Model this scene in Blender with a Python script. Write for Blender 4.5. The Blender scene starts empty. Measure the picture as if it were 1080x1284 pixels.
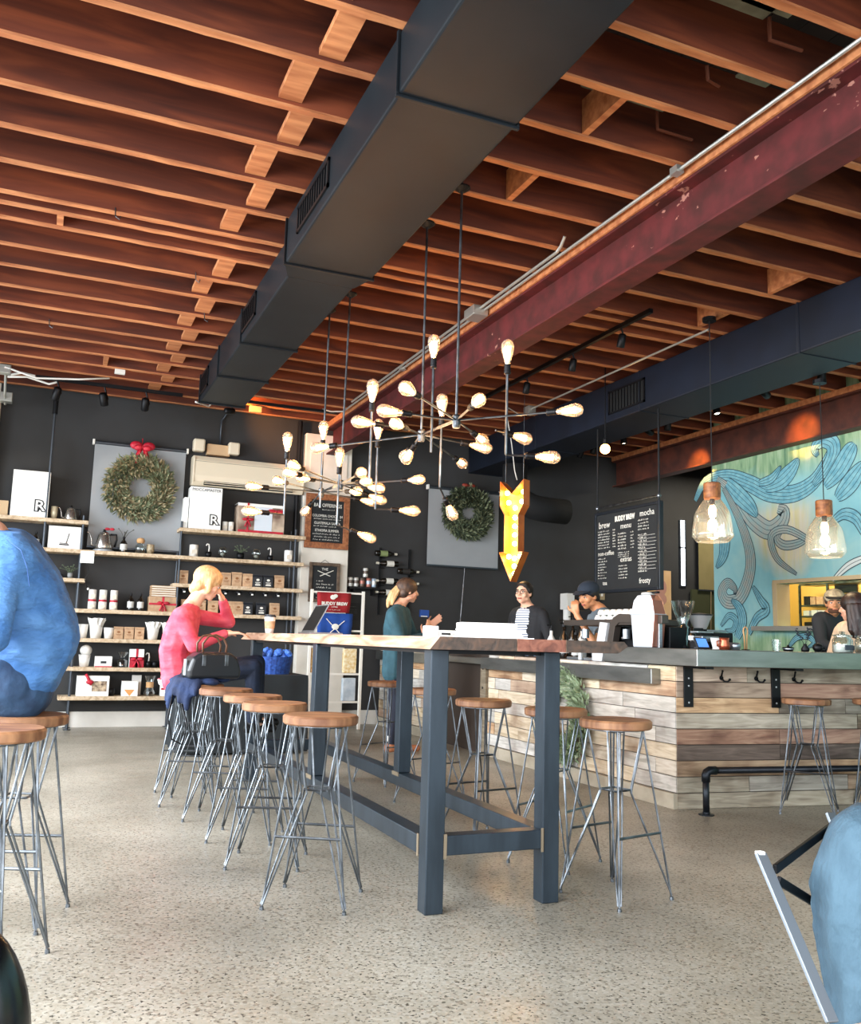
import bpy, bmesh, math, random
from mathutils import Vector as V, Matrix, Quaternion, Euler
R = math.radians
S = bpy.context.scene
C = S.collection
random.seed(7)

# ------------------------------------------------------------------ camera
cd = bpy.data.cameras.new('camera'); cam = bpy.data.objects.new('camera', cd); C.objects.link(cam)
cd.sensor_fit = 'HORIZONTAL'; cd.sensor_width = 36; cd.lens = 36*1130/1080; cd.clip_end = 100; cd.clip_start = .05
yaw, pit, rol = 0.40126, 0.14036, 0.02787
fw = V((math.sin(yaw)*math.cos(pit), math.cos(yaw)*math.cos(pit), math.sin(pit)))
rt = V((math.cos(yaw), -math.sin(yaw), 0)); up = rt.cross(fw)
r2 = math.cos(rol)*rt + math.sin(rol)*up; u2 = -math.sin(rol)*rt + math.cos(rol)*up
cam.matrix_world = Matrix(((r2.x,u2.x,-fw.x,0),(r2.y,u2.y,-fw.y,0),(r2.z,u2.z,-fw.z,1.06),(0,0,0,1)))
S.camera = cam

# ------------------------------------------------------------------ world, daylight, exposure
w = bpy.data.worlds.new('sky'); S.world = w; w.use_nodes = True
bg = w.node_tree.nodes['Background']; bg.inputs[0].default_value = (.80,.90,1.0,1); bg.inputs[1].default_value = 1.6
def area(name, loc, rot, sx, sy, e, col, spread=130):
    l = bpy.data.lights.new(name,'AREA'); l.shape='RECTANGLE'; l.size=sx; l.size_y=sy; l.energy=e; l.color=col; l.spread=R(spread)
    o = bpy.data.objects.new(name,l); C.objects.link(o); o.location=loc; o.rotation_euler=rot
    o.visible_camera = False
    return o
# daylight entering by the storefront glass on the left and behind the camera
area('daylight_left', (-2.75,3.6,1.95), (0,R(-68),0), 2.6, 11.0, 760, (.90,.95,1), 140)
area('daylight_front', (.6,-2.9,1.95), (R(66),0,0), 6.4, 2.6, 150, (.97,.98,1), 140)
S.view_settings.view_transform = 'Standard'; S.view_settings.look = 'None'
S.view_settings.gamma = 1; S.view_settings.use_curve_mapping = False
S.view_settings.exposure = 0.52
S.cycles.max_bounces = 7; S.cycles.diffuse_bounces = 4; S.cycles.transparent_max_bounces = 16
S.cycles.sample_clamp_indirect = 4; S.cycles.use_denoising = True
S.cycles.caustics_reflective = False; S.cycles.caustics_refractive = False

# ------------------------------------------------------------------ materials
def srgb(h):
    h = h.lstrip('#'); c = [int(h[i:i+2],16)/255 for i in (0,2,4)]
    return tuple(x/12.92 if x <= .04045 else ((x+.055)/1.055)**2.4 for x in c)+(1,)
MATS = {}
def newmat(name):
    m = bpy.data.materials.new(name); m.use_nodes = True; nt = m.node_tree
    return m, nt, nt.nodes['Principled BSDF']
def mat(name, col, rough=.55, metal=0, col2=None, scale=8, stretch=(1,1,1), bump=0, emis=0, ecol=None, rnd=0, detail=4, spec=None, lo=.35, hi=.65, sheen=0, alpha=None):
    """noise between col and col2 in object space; rnd varies brightness per object"""
    if name in MATS: return MATS[name]
    m, nt, b = newmat(name); N = nt.nodes; L = nt.links
    c1 = srgb(col)
    b.inputs['Base Color'].default_value = c1
    b.inputs['Roughness'].default_value = rough; b.inputs['Metallic'].default_value = metal
    if spec is not None: b.inputs['Specular IOR Level'].default_value = spec
    out = None
    if col2 or bump:
        tc = N.new('ShaderNodeTexCoord'); mp = N.new('ShaderNodeMapping'); mp.inputs['Scale'].default_value = stretch
        L.new(tc.outputs['Object'], mp.inputs[0])
        if rnd:
            oi = N.new('ShaderNodeObjectInfo'); mu = N.new('ShaderNodeMath'); mu.operation='MULTIPLY'; mu.inputs[1].default_value = 37.
            L.new(oi.outputs['Random'], mu.inputs[0]); L.new(mu.outputs[0], mp.inputs['Location'])
        nz = N.new('ShaderNodeTexNoise'); nz.inputs['Scale'].default_value = scale; nz.inputs['Detail'].default_value = detail
        L.new(mp.outputs[0], nz.inputs['Vector'])
        if col2:
            cr = N.new('ShaderNodeValToRGB'); cr.color_ramp.elements[0].position = lo; cr.color_ramp.elements[1].position = hi
            cr.color_ramp.elements[0].color = c1; cr.color_ramp.elements[1].color = srgb(col2)
            L.new(nz.outputs['Fac'], cr.inputs[0]); out = cr.outputs[0]
        if bump:
            bp = N.new('ShaderNodeBump'); bp.inputs['Strength'].default_value = bump; bp.inputs['Distance'].default_value = .01
            L.new(nz.outputs['Fac'], bp.inputs['Height']); L.new(bp.outputs[0], b.inputs['Normal'])
    if rnd:
        oi = N.new('ShaderNodeObjectInfo'); hs = N.new('ShaderNodeHueSaturation')
        mr = N.new('ShaderNodeMapRange'); mr.inputs[3].default_value = 1-rnd; mr.inputs[4].default_value = 1+rnd
        L.new(oi.outputs['Random'], mr.inputs[0]); L.new(mr.outputs[0], hs.inputs['Value'])
        if out: L.new(out, hs.inputs['Color'])
        else: hs.inputs['Color'].default_value = c1
        out = hs.outputs[0]
    if out: L.new(out, b.inputs['Base Color'])
    if emis:
        b.inputs['Emission Color'].default_value = srgb(ecol or col); b.inputs['Emission Strength'].default_value = emis
    if sheen: b.inputs['Sheen Weight'].default_value = sheen
    MATS[name] = m; return m
def glass(name, tint='#ffffff', amt=.12, rough=.03, body=0):
    """thin clear glass: see-through with a sharp reflection that grows towards the edge"""
    m = bpy.data.materials.new(name); m.use_nodes = True; nt = m.node_tree; N = nt.nodes; L = nt.links
    for n in list(N): N.remove(n)
    o = N.new('ShaderNodeOutputMaterial'); t = N.new('ShaderNodeBsdfTransparent'); t.inputs[0].default_value = srgb(tint)
    g = N.new('ShaderNodeBsdfGlossy'); g.inputs['Roughness'].default_value = rough
    lw = N.new('ShaderNodeLayerWeight'); lw.inputs[0].default_value = .35
    ma = N.new('ShaderNodeMath'); ma.operation='MULTIPLY_ADD'; ma.inputs[1].default_value = .7; ma.inputs[2].default_value = amt; ma.use_clamp = True
    L.new(lw.outputs['Facing'], ma.inputs[0])
    mx = N.new('ShaderNodeMixShader'); L.new(ma.outputs[0], mx.inputs[0]); L.new(t.outputs[0], mx.inputs[1]); L.new(g.outputs[0], mx.inputs[2])
    if body:
        d = N.new('ShaderNodeBsdfDiffuse'); d.inputs[0].default_value = srgb('#ffffff'); m2 = N.new('ShaderNodeMixShader'); m2.inputs[0].default_value = body
        L.new(mx.outputs[0], m2.inputs[1]); L.new(d.outputs[0], m2.inputs[2]); L.new(m2.outputs[0], o.inputs[0])
    else: L.new(mx.outputs[0], o.inputs[0])
    return m

# ------------------------------------------------------------------ mesh helpers
class MB:
    def __init__(s): s.v=[]; s.f=[]; s.mi=[]; s.cur=0
    def add(s, vs, fs):
        n=len(s.v); s.v += [tuple(a) for a in vs]; s.f += [tuple(i+n for i in f) for f in fs]; s.mi += [s.cur]*len(fs); return s
    def box(s, lo, hi, M=None):
        x0,y0,z0=lo; x1,y1,z1=hi
        vs=[V(p) for p in ((x0,y0,z0),(x1,y0,z0),(x1,y1,z0),(x0,y1,z0),(x0,y0,z1),(x1,y0,z1),(x1,y1,z1),(x0,y1,z1))]
        if M is not None: vs=[M@p for p in vs]
        return s.add(vs,[(0,3,2,1),(4,5,6,7),(0,1,5,4),(1,2,6,5),(2,3,7,6),(3,0,4,7)])
    def cbox(s, c, sz, M=None):
        c=V(c); h=V(sz)/2; return s.box(c-h, c+h, M)
    def tube(s, pts, r, n=8, caps=True, radii=None):
        pts=[V(p) for p in pts]; k=len(pts); rings=[]
        d0=(pts[1]-pts[0]).normalized(); a=V((0,0,1)) if abs(d0.z)<.9 else V((1,0,0)); u=d0.cross(a).normalized()
        base=len(s.v); vs=[]
        for i,p in enumerate(pts):
            if i==0: t=pts[1]-p
            elif i==k-1: t=p-pts[i-1]
            else: t=(pts[i+1]-p).normalized()+(p-pts[i-1]).normalized()
            if t.length<1e-9: t=d0
            t=t.normalized(); u=(u-t*u.dot(t)); 
            if u.length<1e-6: u=t.orthogonal()
            u.normalize(); w_=t.cross(u); rr=radii[i] if radii else r
            if 0<i<k-1:
                c=max(.5,t.dot((p-pts[i-1]).normalized())); rr=rr/ (c if c<.98 else 1) if False else rr
            for j in range(n):
                an=2*math.pi*j/n; vs.append(p+u*math.cos(an)*rr+w_*math.sin(an)*rr)
        fs=[(i*n+j, i*n+(j+1)%n, (i+1)*n+(j+1)%n, (i+1)*n+j) for i in range(k-1) for j in range(n)]
        if caps: fs += [tuple(reversed(range(n))), tuple(range((k-1)*n,k*n))]
        return s.add(vs,fs)
    def lathe(s, prof, n=16, M=None, caps=True):
        vs=[]; k=len(prof)
        for r,z in prof:
            for j in range(n):
                an=2*math.pi*j/n; p=V((r*math.cos(an),r*math.sin(an),z)); vs.append(M@p if M is not None else p)
        fs=[(i*n+j,i*n+(j+1)%n,(i+1)*n+(j+1)%n,(i+1)*n+j) for i in range(k-1) for j in range(n)]
        if caps:
            if prof[0][0]>1e-4: fs.append(tuple(reversed(range(n))))
            if prof[-1][0]>1e-4: fs.append(tuple(range((k-1)*n,k*n)))
        return s.add(vs,fs)
    def prism(s, poly, d0, d1, M):
        """poly in local XZ, extruded along local Y d0..d1"""
        n=len(poly); vs=[M@V((x,d0,z)) for x,z in poly]+[M@V((x,d1,z)) for x,z in poly]
        fs=[tuple(range(n)), tuple(reversed(range(n,2*n)))]+[(i,i+n,(i+1)%n+n,(i+1)%n) for i in range(n)]
        return s.add(vs,fs)
    def ball(s, c, rad, n=12, m=8, M=None):
        rad = rad if hasattr(rad,'__len__') else (rad,)*3; c=V(c); vs=[]; 
        for i in range(m+1):
            th=math.pi*i/m
            for j in range(n):
                an=2*math.pi*j/n; q=V((rad[0]*math.sin(th)*math.cos(an),rad[1]*math.sin(th)*math.sin(an),-rad[2]*math.cos(th)))
                if M is not None: q=M@q
                vs.append(c+q)
        fs=[(i*n+j,i*n+(j+1)%n,(i+1)*n+(j+1)%n,(i+1)*n+j) for i in range(m) for j in range(n)]
        return s.add(vs,fs)
    def capsule(s, a, ra, b, rb, n=12):
        a=V(a); b=V(b); s.ball(a,ra,n,8); s.ball(b,rb,n,8)
        if (b-a).length>1e-5: s.tube([a,b],ra,n,True,[ra,rb])
        return s
    def mesh(s, name, mats, smooth=False):
        me=bpy.data.meshes.new(name); me.from_pydata(s.v,[],s.f); 
        for m in (mats if isinstance(mats,(list,tuple)) else [mats]): me.materials.append(m)
        me.polygons.foreach_set('material_index', s.mi)
        bm=bmesh.new(); bm.from_mesh(me); bmesh.ops.remove_doubles(bm,verts=bm.verts,dist=1e-6); bmesh.ops.recalc_face_normals(bm,faces=bm.faces); bm.to_mesh(me); bm.free()
        if smooth: me.polygons.foreach_set('use_smooth',[True]*len(me.polygons))
        me.update(); return me
    def build(s, name, mats, parent=None, smooth=False, bevel=0, loc=None, rot=None, seg=2):
        o=bpy.data.objects.new(name, s.mesh(name,mats,smooth)); C.objects.link(o)
        if parent is not None: o.parent=parent
        if loc is not None: o.location=loc
        if rot is not None: o.rotation_euler=rot
        if bevel:
            b=o.modifiers.new('bevel','BEVEL'); b.width=bevel; b.segments=seg; b.limit_method='ANGLE'
        if smooth and bevel:
            pass
        if smooth == 'auto':
            pass
        return o
def autosmooth(o, ang=40):
    me=o.data; me.polygons.foreach_set('use_smooth',[True]*len(me.polygons))
    bm=bmesh.new(); bm.from_mesh(me)
    for e in bm.edges:
        if len(e.link_faces)==2 and e.calc_face_angle(0)>R(ang): e.smooth=False
    bm.to_mesh(me); bm.free(); return o
def tag(o, label, cat, group=None):
    o['label']=label; o['category']=cat
    if group: o['group']=group
    return o
def thing(name, label, cat, loc=(0,0,0), rz=0, group=None):
    o=bpy.data.objects.new(name,None); C.objects.link(o); o.location=loc; o.rotation_euler=(0,0,rz); o.empty_display_size=.1
    return tag(o,label,cat,group)
def struct(o): o['kind']='structure'; return o
def dup(root, loc=None, rz=None, label=None):
    def cp(o,par):
        c=o.copy(); C.objects.link(c)
        if par is not None: c.parent=par
        for ch in o.children: cp(ch,c)
        return c
    r=cp(root,None)
    if loc is not None: r.location=loc
    if rz is not None: r.rotation_euler=(0,0,rz)
    if label: r['label']=label
    return r
def text(name, s, size, M, m, parent=None, depth=.002, align='CENTER', bold=0, sx=1, shear=0):
    cu=bpy.data.curves.new(name,'FONT'); cu.body=s; cu.size=size; cu.extrude=depth; cu.align_x=align; cu.align_y='CENTER'; cu.offset=bold; cu.shear=shear; cu.resolution_u=2
    o=bpy.data.objects.new(name,cu); C.objects.link(o); bpy.context.view_layer.update()
    me=bpy.data.meshes.new_from_object(o); C.objects.unlink(o); bpy.data.objects.remove(o)
    o=bpy.data.objects.new(name,me); me.materials.clear(); me.materials.append(m); C.objects.link(o)
    o.matrix_world = M @ Matrix.Diagonal((sx,1,1,1))
    if parent is not None: o.parent=parent
    return o
def facing(loc, rz=0):
    """upright text/board frame: local x to the right, local y up, faces -Y when rz=0"""
    return Matrix.Translation(V(loc)) @ Matrix.Rotation(rz,4,'Z') @ Matrix.Rotation(R(90),4,'X')

# common materials
M_black = mat('black_metal','#17181b',.45,.6)
M_white = mat('white_paint','#e9e7e0',.5)
M_paper = mat('white_card','#f2f2ee',.7)
M_steel = mat('brushed_steel','#aab2ba',.32,.85,'#8e979f',30,(1,1,12))
M_rod = mat('bare_steel_rod','#7b8187',.34,.95,'#4c5054',12)
M_red = mat('red_ribbon','#c81f37',.5,col2='#a3142c',scale=20)
M_kraft = mat('kraft_paper','#c5a380',.8,col2='#b39070',scale=30,rnd=.12)
M_dark = mat('dark_paper','#20242b',.6)
M_chalkwhite = mat('chalk_white','#e8e6dc',.9)
M_chalkboard = mat('chalkboard','#14171a',.8,col2='#1c2023',scale=6)
M_clear = glass('clear_glass','#eef6f6',.10)

# ================================================================== SETTING
XL, XR, YF, YB = -2.8, 10.4, -3.0, 10.8
JZ, DZ = 3.70, 3.99
# floor: ground and polished aggregate concrete
m,nt,b = newmat('aggregate_concrete'); N=nt.nodes; L=nt.links
tc=N.new('ShaderNodeTexCoord')
n1=N.new('ShaderNodeTexNoise'); n1.inputs['Scale'].default_value=1.1; n1.inputs['Detail'].default_value=6; L.new(tc.outputs['Object'],n1.inputs[0])
c1=N.new('ShaderNodeValToRGB'); e=c1.color_ramp.elements; e[0].position=.3; e[0].color=srgb('#858075'); e[1].position=.68; e[1].color=srgb('#aaa59a'); L.new(n1.outputs['Fac'],c1.inputs[0])
v1=N.new('ShaderNodeTexVoronoi'); v1.inputs['Scale'].default_value=95; L.new(tc.outputs['Object'],v1.inputs['Vector'])
n2=N.new('ShaderNodeTexNoise'); n2.inputs['Scale'].default_value=75; n2.inputs['Detail'].default_value=2; L.new(tc.outputs['Object'],n2.inputs[0])
c2=N.new('ShaderNodeValToRGB'); e=c2.color_ramp.elements; e[0].position=.34; e[0].color=(.05,.045,.04,1); e[1].position=.40; e[1].color=(1,1,1,1); L.new(n2.outputs['Fac'],c2.inputs[0])
sp=N.new('ShaderNodeSeparateColor'); L.new(v1.outputs['Color'],sp.inputs[0])
c3=N.new('ShaderNodeValToRGB'); c3.color_ramp.interpolation='CONSTANT'; e=c3.color_ramp.elements; e[0].position=0; e[0].color=(.50,.46,.40,1); e[1].position=.10; e[1].color=(.93,.9,.84,1)
e.new(.55).color=(1,1,.98,1); e.new(.72).color=(.84,.80,.72,1); e.new(.9).color=(1.12,1.1,1.05,1); L.new(sp.outputs[0],c3.inputs[0])
def mul(a,bb,f=1):
    x=N.new('ShaderNodeMix'); x.data_type='RGBA'; x.blend_type='MULTIPLY'; x.inputs[0].default_value=f; L.new(a,x.inputs[6]); L.new(bb,x.inputs[7]); return x.outputs[2]
L.new(mul(mul(c1.outputs[0],c3.outputs[0],.8),c2.outputs[0],.9),b.inputs['Base Color'])
n3=N.new('ShaderNodeTexNoise'); n3.inputs['Scale'].default_value=2.3; L.new(tc.outputs['Object'],n3.inputs[0])
mr=N.new('ShaderNodeMapRange'); mr.inputs[1].default_value=.3; mr.inputs[2].default_value=.7; mr.inputs[3].default_value=.30; mr.inputs[4].default_value=.5; L.new(n3.outputs['Fac'],mr.inputs[0]); L.new(mr.outputs[0],b.inputs['Roughness'])
M_floor=m
struct(MB().box((XL-.3,YF-.3,-.1),(XR,YB+.2,0)).build('floor',M_floor))

M_wall = mat('charcoal_wall_paint','#353638',.75,col2='#2b2a29',scale=1.2,bump=.05)
wb = struct(MB().box((-.62,YB,0),(XR,YB+.2,4.05)).build('wall_back',M_wall))
struct(MB().box((XL,YB,0),(-.62,YB+.2,4.05)).build('wall_back_end',mat('pale_wall_paint','#d8d3c4',.7)))
M_base = mat('white_baseboard_paint','#dcdad3',.55,col2='#cfccc4',scale=4)
struct(MB().box((-.5,YB-.03,0),(2.86,YB-.001,.17)).box((3.47,YB-.03,0),(3.93,YB-.001,.17)).build('baseboard_back',M_base,bevel=.004))
# white window casing at the left end of the back wall
struct(MB().box((XL,YB-.12,0),(-.60,YB,3.58)).build('trim_1',mat('cream_casing_paint','#d9cdb4',.6),bevel=.01))
# left wall: piers and sill with shopfront openings; front wall the same behind the camera
M_pier = mat('pale_interior_wall','#c9c5ba',.7)
wl = MB()
wl.box((XL-.2,YF,0),(XL,YB,.18)).box((XL-.2,YF,3.3),(XL,YB,4.05))
for y in (YF,-.4,2.2,4.8,7.4,9.6): wl.box((XL-.2,y,.18),(XL,y+.28,3.3))
struct(wl.build('wall_left',M_pier))
wf = MB(); wf.box((XL,YF-.2,0),(XR,YF,.18)).box((XL,YF-.2,3.3),(XR,YF,4.05))
for x in (XL,-.3,2.3,4.9,7.5,10.1): wf.box((x,YF-.2,.18),(x+.28,YF,3.3))
struct(wf.build('wall_front',M_pier))
struct(MB().box((XL-.6,YF-.6,-.12),(XL-.301,YB,-.1)).build('ground',mat('pavement','#8b8880',.8)))

# ceiling: deck of boards above open joists
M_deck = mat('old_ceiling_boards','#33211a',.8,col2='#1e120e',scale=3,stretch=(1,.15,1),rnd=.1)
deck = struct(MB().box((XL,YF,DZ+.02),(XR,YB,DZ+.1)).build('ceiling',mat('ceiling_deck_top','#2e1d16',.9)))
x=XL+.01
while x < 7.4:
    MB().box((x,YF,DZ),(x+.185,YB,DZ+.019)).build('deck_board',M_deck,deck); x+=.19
def joist_mat():
    m,nt,b=newmat('aged_pine_joist'); N=nt.nodes; L=nt.links
    tc=N.new('ShaderNodeTexCoord'); mp=N.new('ShaderNodeMapping'); mp.inputs['Scale'].default_value=(.35,3,3)
    oi=N.new('ShaderNodeObjectInfo'); mu=N.new('ShaderNodeMath'); mu.operation='MULTIPLY'; mu.inputs[1].default_value=50
    L.new(oi.outputs['Random'],mu.inputs[0]); L.new(mu.outputs[0],mp.inputs['Location']); L.new(tc.outputs['Object'],mp.inputs[0])
    nz=N.new('ShaderNodeTexNoise'); nz.inputs['Scale'].default_value=3.2; nz.inputs['Detail'].default_value=7; nz.inputs['Distortion'].default_value=.8; L.new(mp.outputs[0],nz.inputs[0])
    cr=N.new('ShaderNodeValToRGB'); e=cr.color_ramp.elements; e[0].position=.25; e[0].color=srgb('#401a10'); e[1].position=.75; e[1].color=srgb('#8a4425'); e.new(.5).color=srgb('#642c17'); L.new(nz.outputs['Fac'],cr.inputs[0])
    kn=N.new('ShaderNodeTexVoronoi'); kn.inputs['Scale'].default_value=1.6; mp2=N.new('ShaderNodeMapping'); mp2.inputs['Scale'].default_value=(.6,1,1.6); L.new(mp.outputs[0],mp2.inputs[0]); L.new(tc.outputs['Object'],mp2.inputs[0]); L.new(mp2.outputs[0],kn.inputs['Vector'])
    kr=N.new('ShaderNodeValToRGB'); e=kr.color_ramp.elements; e[0].position=.03; e[0].color=(.16,.1,.08,1); e[1].position=.09; e[1].color=(1,1,1,1); L.new(kn.outputs['Distance'],kr.inputs[0])
    mx=N.new('ShaderNodeMix'); mx.data_type='RGBA'; mx.blend_type='MULTIPLY'; mx.inputs[0].default_value=.7; L.new(cr.outputs[0],mx.inputs[6]); L.new(kr.outputs[0],mx.inputs[7])
    hs=N.new('ShaderNodeHueSaturation'); m2=N.new('ShaderNodeMapRange'); m2.inputs[3].default_value=.8; m2.inputs[4].default_value=1.2; L.new(oi.outputs['Random'],m2.inputs[0]); L.new(m2.outputs[0],hs.inputs['Value']); L.new(mx.outputs[2],hs.inputs['Color'])
    L.new(hs.outputs[0],b.inputs['Base Color']); b.inputs['Roughness'].default_value=.72
    return m
M_joist = joist_mat()
M_edge = mat('pale_joist_edge','#c28152',.7,col2='#9c5c36',scale=5,stretch=(.6,4,4),bump=.1,rnd=.08)  # raw pine tone; light from below on joist undersides is put into the colour
JY = [-2.6,-2.2,-1.8,-1.4,-1.0,-.6,-.2,.2,.6,1.0,1.4,1.8,2.2,2.585,2.985,3.38,3.79,4.20,4.60,5.02,5.42,5.83,5.99,6.22,6.66,7.06,7.50,7.90,8.30,8.68,9.06,9.46,9.84,10.25,10.62]
jm = {}
def joist(y, x0, x1):
    k=(x0,x1)
    if k not in jm:
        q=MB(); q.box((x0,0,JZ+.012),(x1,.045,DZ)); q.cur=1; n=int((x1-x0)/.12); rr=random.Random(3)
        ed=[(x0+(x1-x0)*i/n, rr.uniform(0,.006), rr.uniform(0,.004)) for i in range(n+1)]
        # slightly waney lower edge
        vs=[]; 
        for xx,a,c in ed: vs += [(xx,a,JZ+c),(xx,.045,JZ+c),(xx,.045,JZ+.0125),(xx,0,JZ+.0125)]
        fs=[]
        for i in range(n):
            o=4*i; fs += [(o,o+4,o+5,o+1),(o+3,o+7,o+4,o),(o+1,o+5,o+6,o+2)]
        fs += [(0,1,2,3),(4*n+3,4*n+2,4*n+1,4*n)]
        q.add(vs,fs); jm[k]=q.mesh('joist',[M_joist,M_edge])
    o=bpy.data.objects.new('joist',jm[k]); C.objects.link(o); o.parent=deck; o.location=(0,y,0)
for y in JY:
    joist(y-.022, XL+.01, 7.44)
# flat blocking nailed between the joists
alt=0
blk={}
for i in range(12,len(JY)-2):
    a,b_=JY[i]+.025,JY[i+1]-.025
    if b_-a<.25 : alt^=1; continue
    xc=.985+(.045 if alt else -.045); alt^=1
    MB().box((xc-.06,a,JZ+.03),(xc+.06,b_,JZ+.065)).build('blocking',M_edge,deck)
for x,i in ((-.10,22),(.38,30),(4.85,18),(2.42,15),(2.40,17),(4.86,20)):
    MB().box((x-.02,JY[i]+.025,JZ+.01),(x+.02,JY[i+1]-.025,JZ+.2)).build('blocking',M_edge,deck)
M_strap=mat('rusty_strap','#6b3a26',.6,.3)
for pts in (((2.819,2.862,3.900),(2.831,2.873,3.800),(3.015,2.866,3.800)),((2.838,3.706,3.920),(2.843,3.708,3.820),(3.074,3.709,3.820)),((2.777,3.232,3.880),(2.796,3.249,3.820),(2.879,3.266,3.820)),((6.914,6.060,3.800),(7.205,6.284,3.760),(7.401,6.429,3.760))):
    MB().tube(pts,.011,5).build('metal_strap',M_strap,deck)
for p,w_ in (((2.678,2.959,3.985),.20),((2.836,2.827,3.985),.14),((2.763,3.775,3.985),.16),((2.514,3.735,3.985),.12),((3.168,3.308,3.985),.10),((2.188,3.167,3.985),.12)):
    MB().box((p[0]-w_,p[1]-.08,3.975),(p[0]+w_,p[1]+.08,3.989)).build('pale_patch_board',mat('pale_patch','#a8a287',.8,col2='#7c7762',scale=6),deck)
for x,i in ((.22,21),(.85,24),(1.05,26),(-.15,28)):
    MB().tube([(x,JY[i]-.03,JZ+.03),(x+.005,JY[i]-.03,JZ-.03),(x+.03,JY[i]-.03,JZ-.045),(x+.035,JY[i]-.03,JZ-.02)],.004,5).build('bent_nail',M_rod,deck)
# right wall with the painted mural, service hatch opening Y 6.25..7.68, z 1.31..1.77
M_mural = None
def mural_mat():
    m,nt,b=newmat('mural_ground'); N=nt.nodes; L=nt.links
    tc=N.new('ShaderNodeTexCoord')
    def nz(sc,st,d=3,dist=0):
        mp=N.new('ShaderNodeMapping'); mp.inputs['Scale'].default_value=st; L.new(tc.outputs['Object'],mp.inputs[0])
        n=N.new('ShaderNodeTexNoise'); n.inputs['Scale'].default_value=sc; n.inputs['Detail'].default_value=d; n.inputs['Distortion'].default_value=dist; L.new(mp.outputs[0],n.inputs[0]); return n.outputs['Fac']
    def ramp(f,pts):
        c=N.new('ShaderNodeValToRGB'); e=c.color_ramp.elements
        e[0].position=pts[0][0]; e[0].color=srgb(pts[0][1]); e[1].position=pts[-1][0]; e[1].color=srgb(pts[-1][1])
        for p,h in pts[1:-1]: e.new(p).color=srgb(h)
        L.new(f,c.inputs[0]); return c.outputs[0]
    def mix(f,a,c):
        x=N.new('ShaderNodeMix'); x.data_type='RGBA'; L.new(f,x.inputs[0]); L.new(a,x.inputs[6]); L.new(c,x.inputs[7]); return x.outputs[2]
    blue=ramp(nz(2.2,(1,1,1),5,.6),[(.3,'#7dbcc8'),(.5,'#93cbd0'),(.7,'#abd5d2')])
    green=ramp(nz(5,(1,3,.5),5,.4),[(.3,'#5d8768'),(.5,'#93b58c'),(.7,'#b5caa8')])
    cream=ramp(nz(4,(1,3,.4),4,.3),[(.3,'#d8cf93'),(.55,'#dcd6c2'),(.75,'#e9dd9c')])
    sx=N.new('ShaderNodeSeparateXYZ'); L.new(tc.outputs['Object'],sx.inputs[0])
    def rng(o,a,c,lo=0,hi=1):
        r=N.new('ShaderNodeMapRange'); r.inputs[1].default_value=a; r.inputs[2].default_value=c; r.inputs[3].default_value=lo; r.inputs[4].default_value=hi; r.clamp=True; L.new(o,r.inputs[0]); return r.outputs[0]
    def ad(a,c,op='ADD'):
        x=N.new('ShaderNodeMath'); x.operation=op; x.use_clamp=(op=='MULTIPLY')
        L.new(a,x.inputs[0]); 
        if hasattr(c,'links'): L.new(c,x.inputs[1])
        else: x.inputs[1].default_value=c
        return x.outputs[0]
    wob=ad(nz(1.6,(1,1,1),4,.5),.6,'MULTIPLY')
    # green wash along the top and at the foot
    zt=ad(sx.outputs[2],wob); ft=rng(zt,3.16,3.42)
    zb=ad(sx.outputs[2],wob); fb=rng(zb,1.62,1.45)
    col=mix(ft,blue,green); col=mix(fb,col,green)
    # pale patch in the middle
    dist=N.new('ShaderNodeVectorMath'); dist.operation='DISTANCE'; L.new(tc.outputs['Object'],dist.inputs[0]); dist.inputs[1].default_value=(7.45,7.62,2.34)
    dw=ad(dist.outputs['Value'],wob); fc=rng(dw,.86,.60)
    col=mix(fc,col,cream)
    L.new(col,b.inputs['Base Color']); b.inputs['Roughness'].default_value=.7
    return m
M_mural=mural_mat()
wr=MB(); HY0,HY1,HZ0,HZ1=6.28,7.68,1.31,1.775
wr.box((7.45,YF,0),(7.6,HY0,DZ)).box((7.45,HY1,0),(7.6,8.70,DZ)).box((7.45,HY0,0),(7.6,HY1,HZ0)).box((7.45,HY0,HZ1),(7.6,HY1,DZ))
wall_right=struct(wr.build('wall_right',M_mural))
struct(MB().box((10.2,8.7,0),(10.4,YB,DZ)).box((7.6,8.70,0),(10.2,8.85,DZ)).build('wall_passage',M_wall))
# hatch frame and ledge
hf=struct(MB().box((7.43,HY0-.05,HZ1),(7.62,HY1+.05,HZ1+.04)).box((7.43,HY1-.014,HZ0),(7.62,HY1+.05,HZ1)).box((7.43,HY0-.05,HZ0),(7.62,HY0,HZ1)).build('window_1',mat('hatch_casing','#c9b28a',.6),bevel=.004))
MB().box((7.27,HY0-.1,HZ0-.055),(7.62,HY1+.22,HZ0-.005)).build('window_sill',mat('hatch_steel_ledge','#b9b4a8',.35,.5),hf,bevel=.004)
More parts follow.
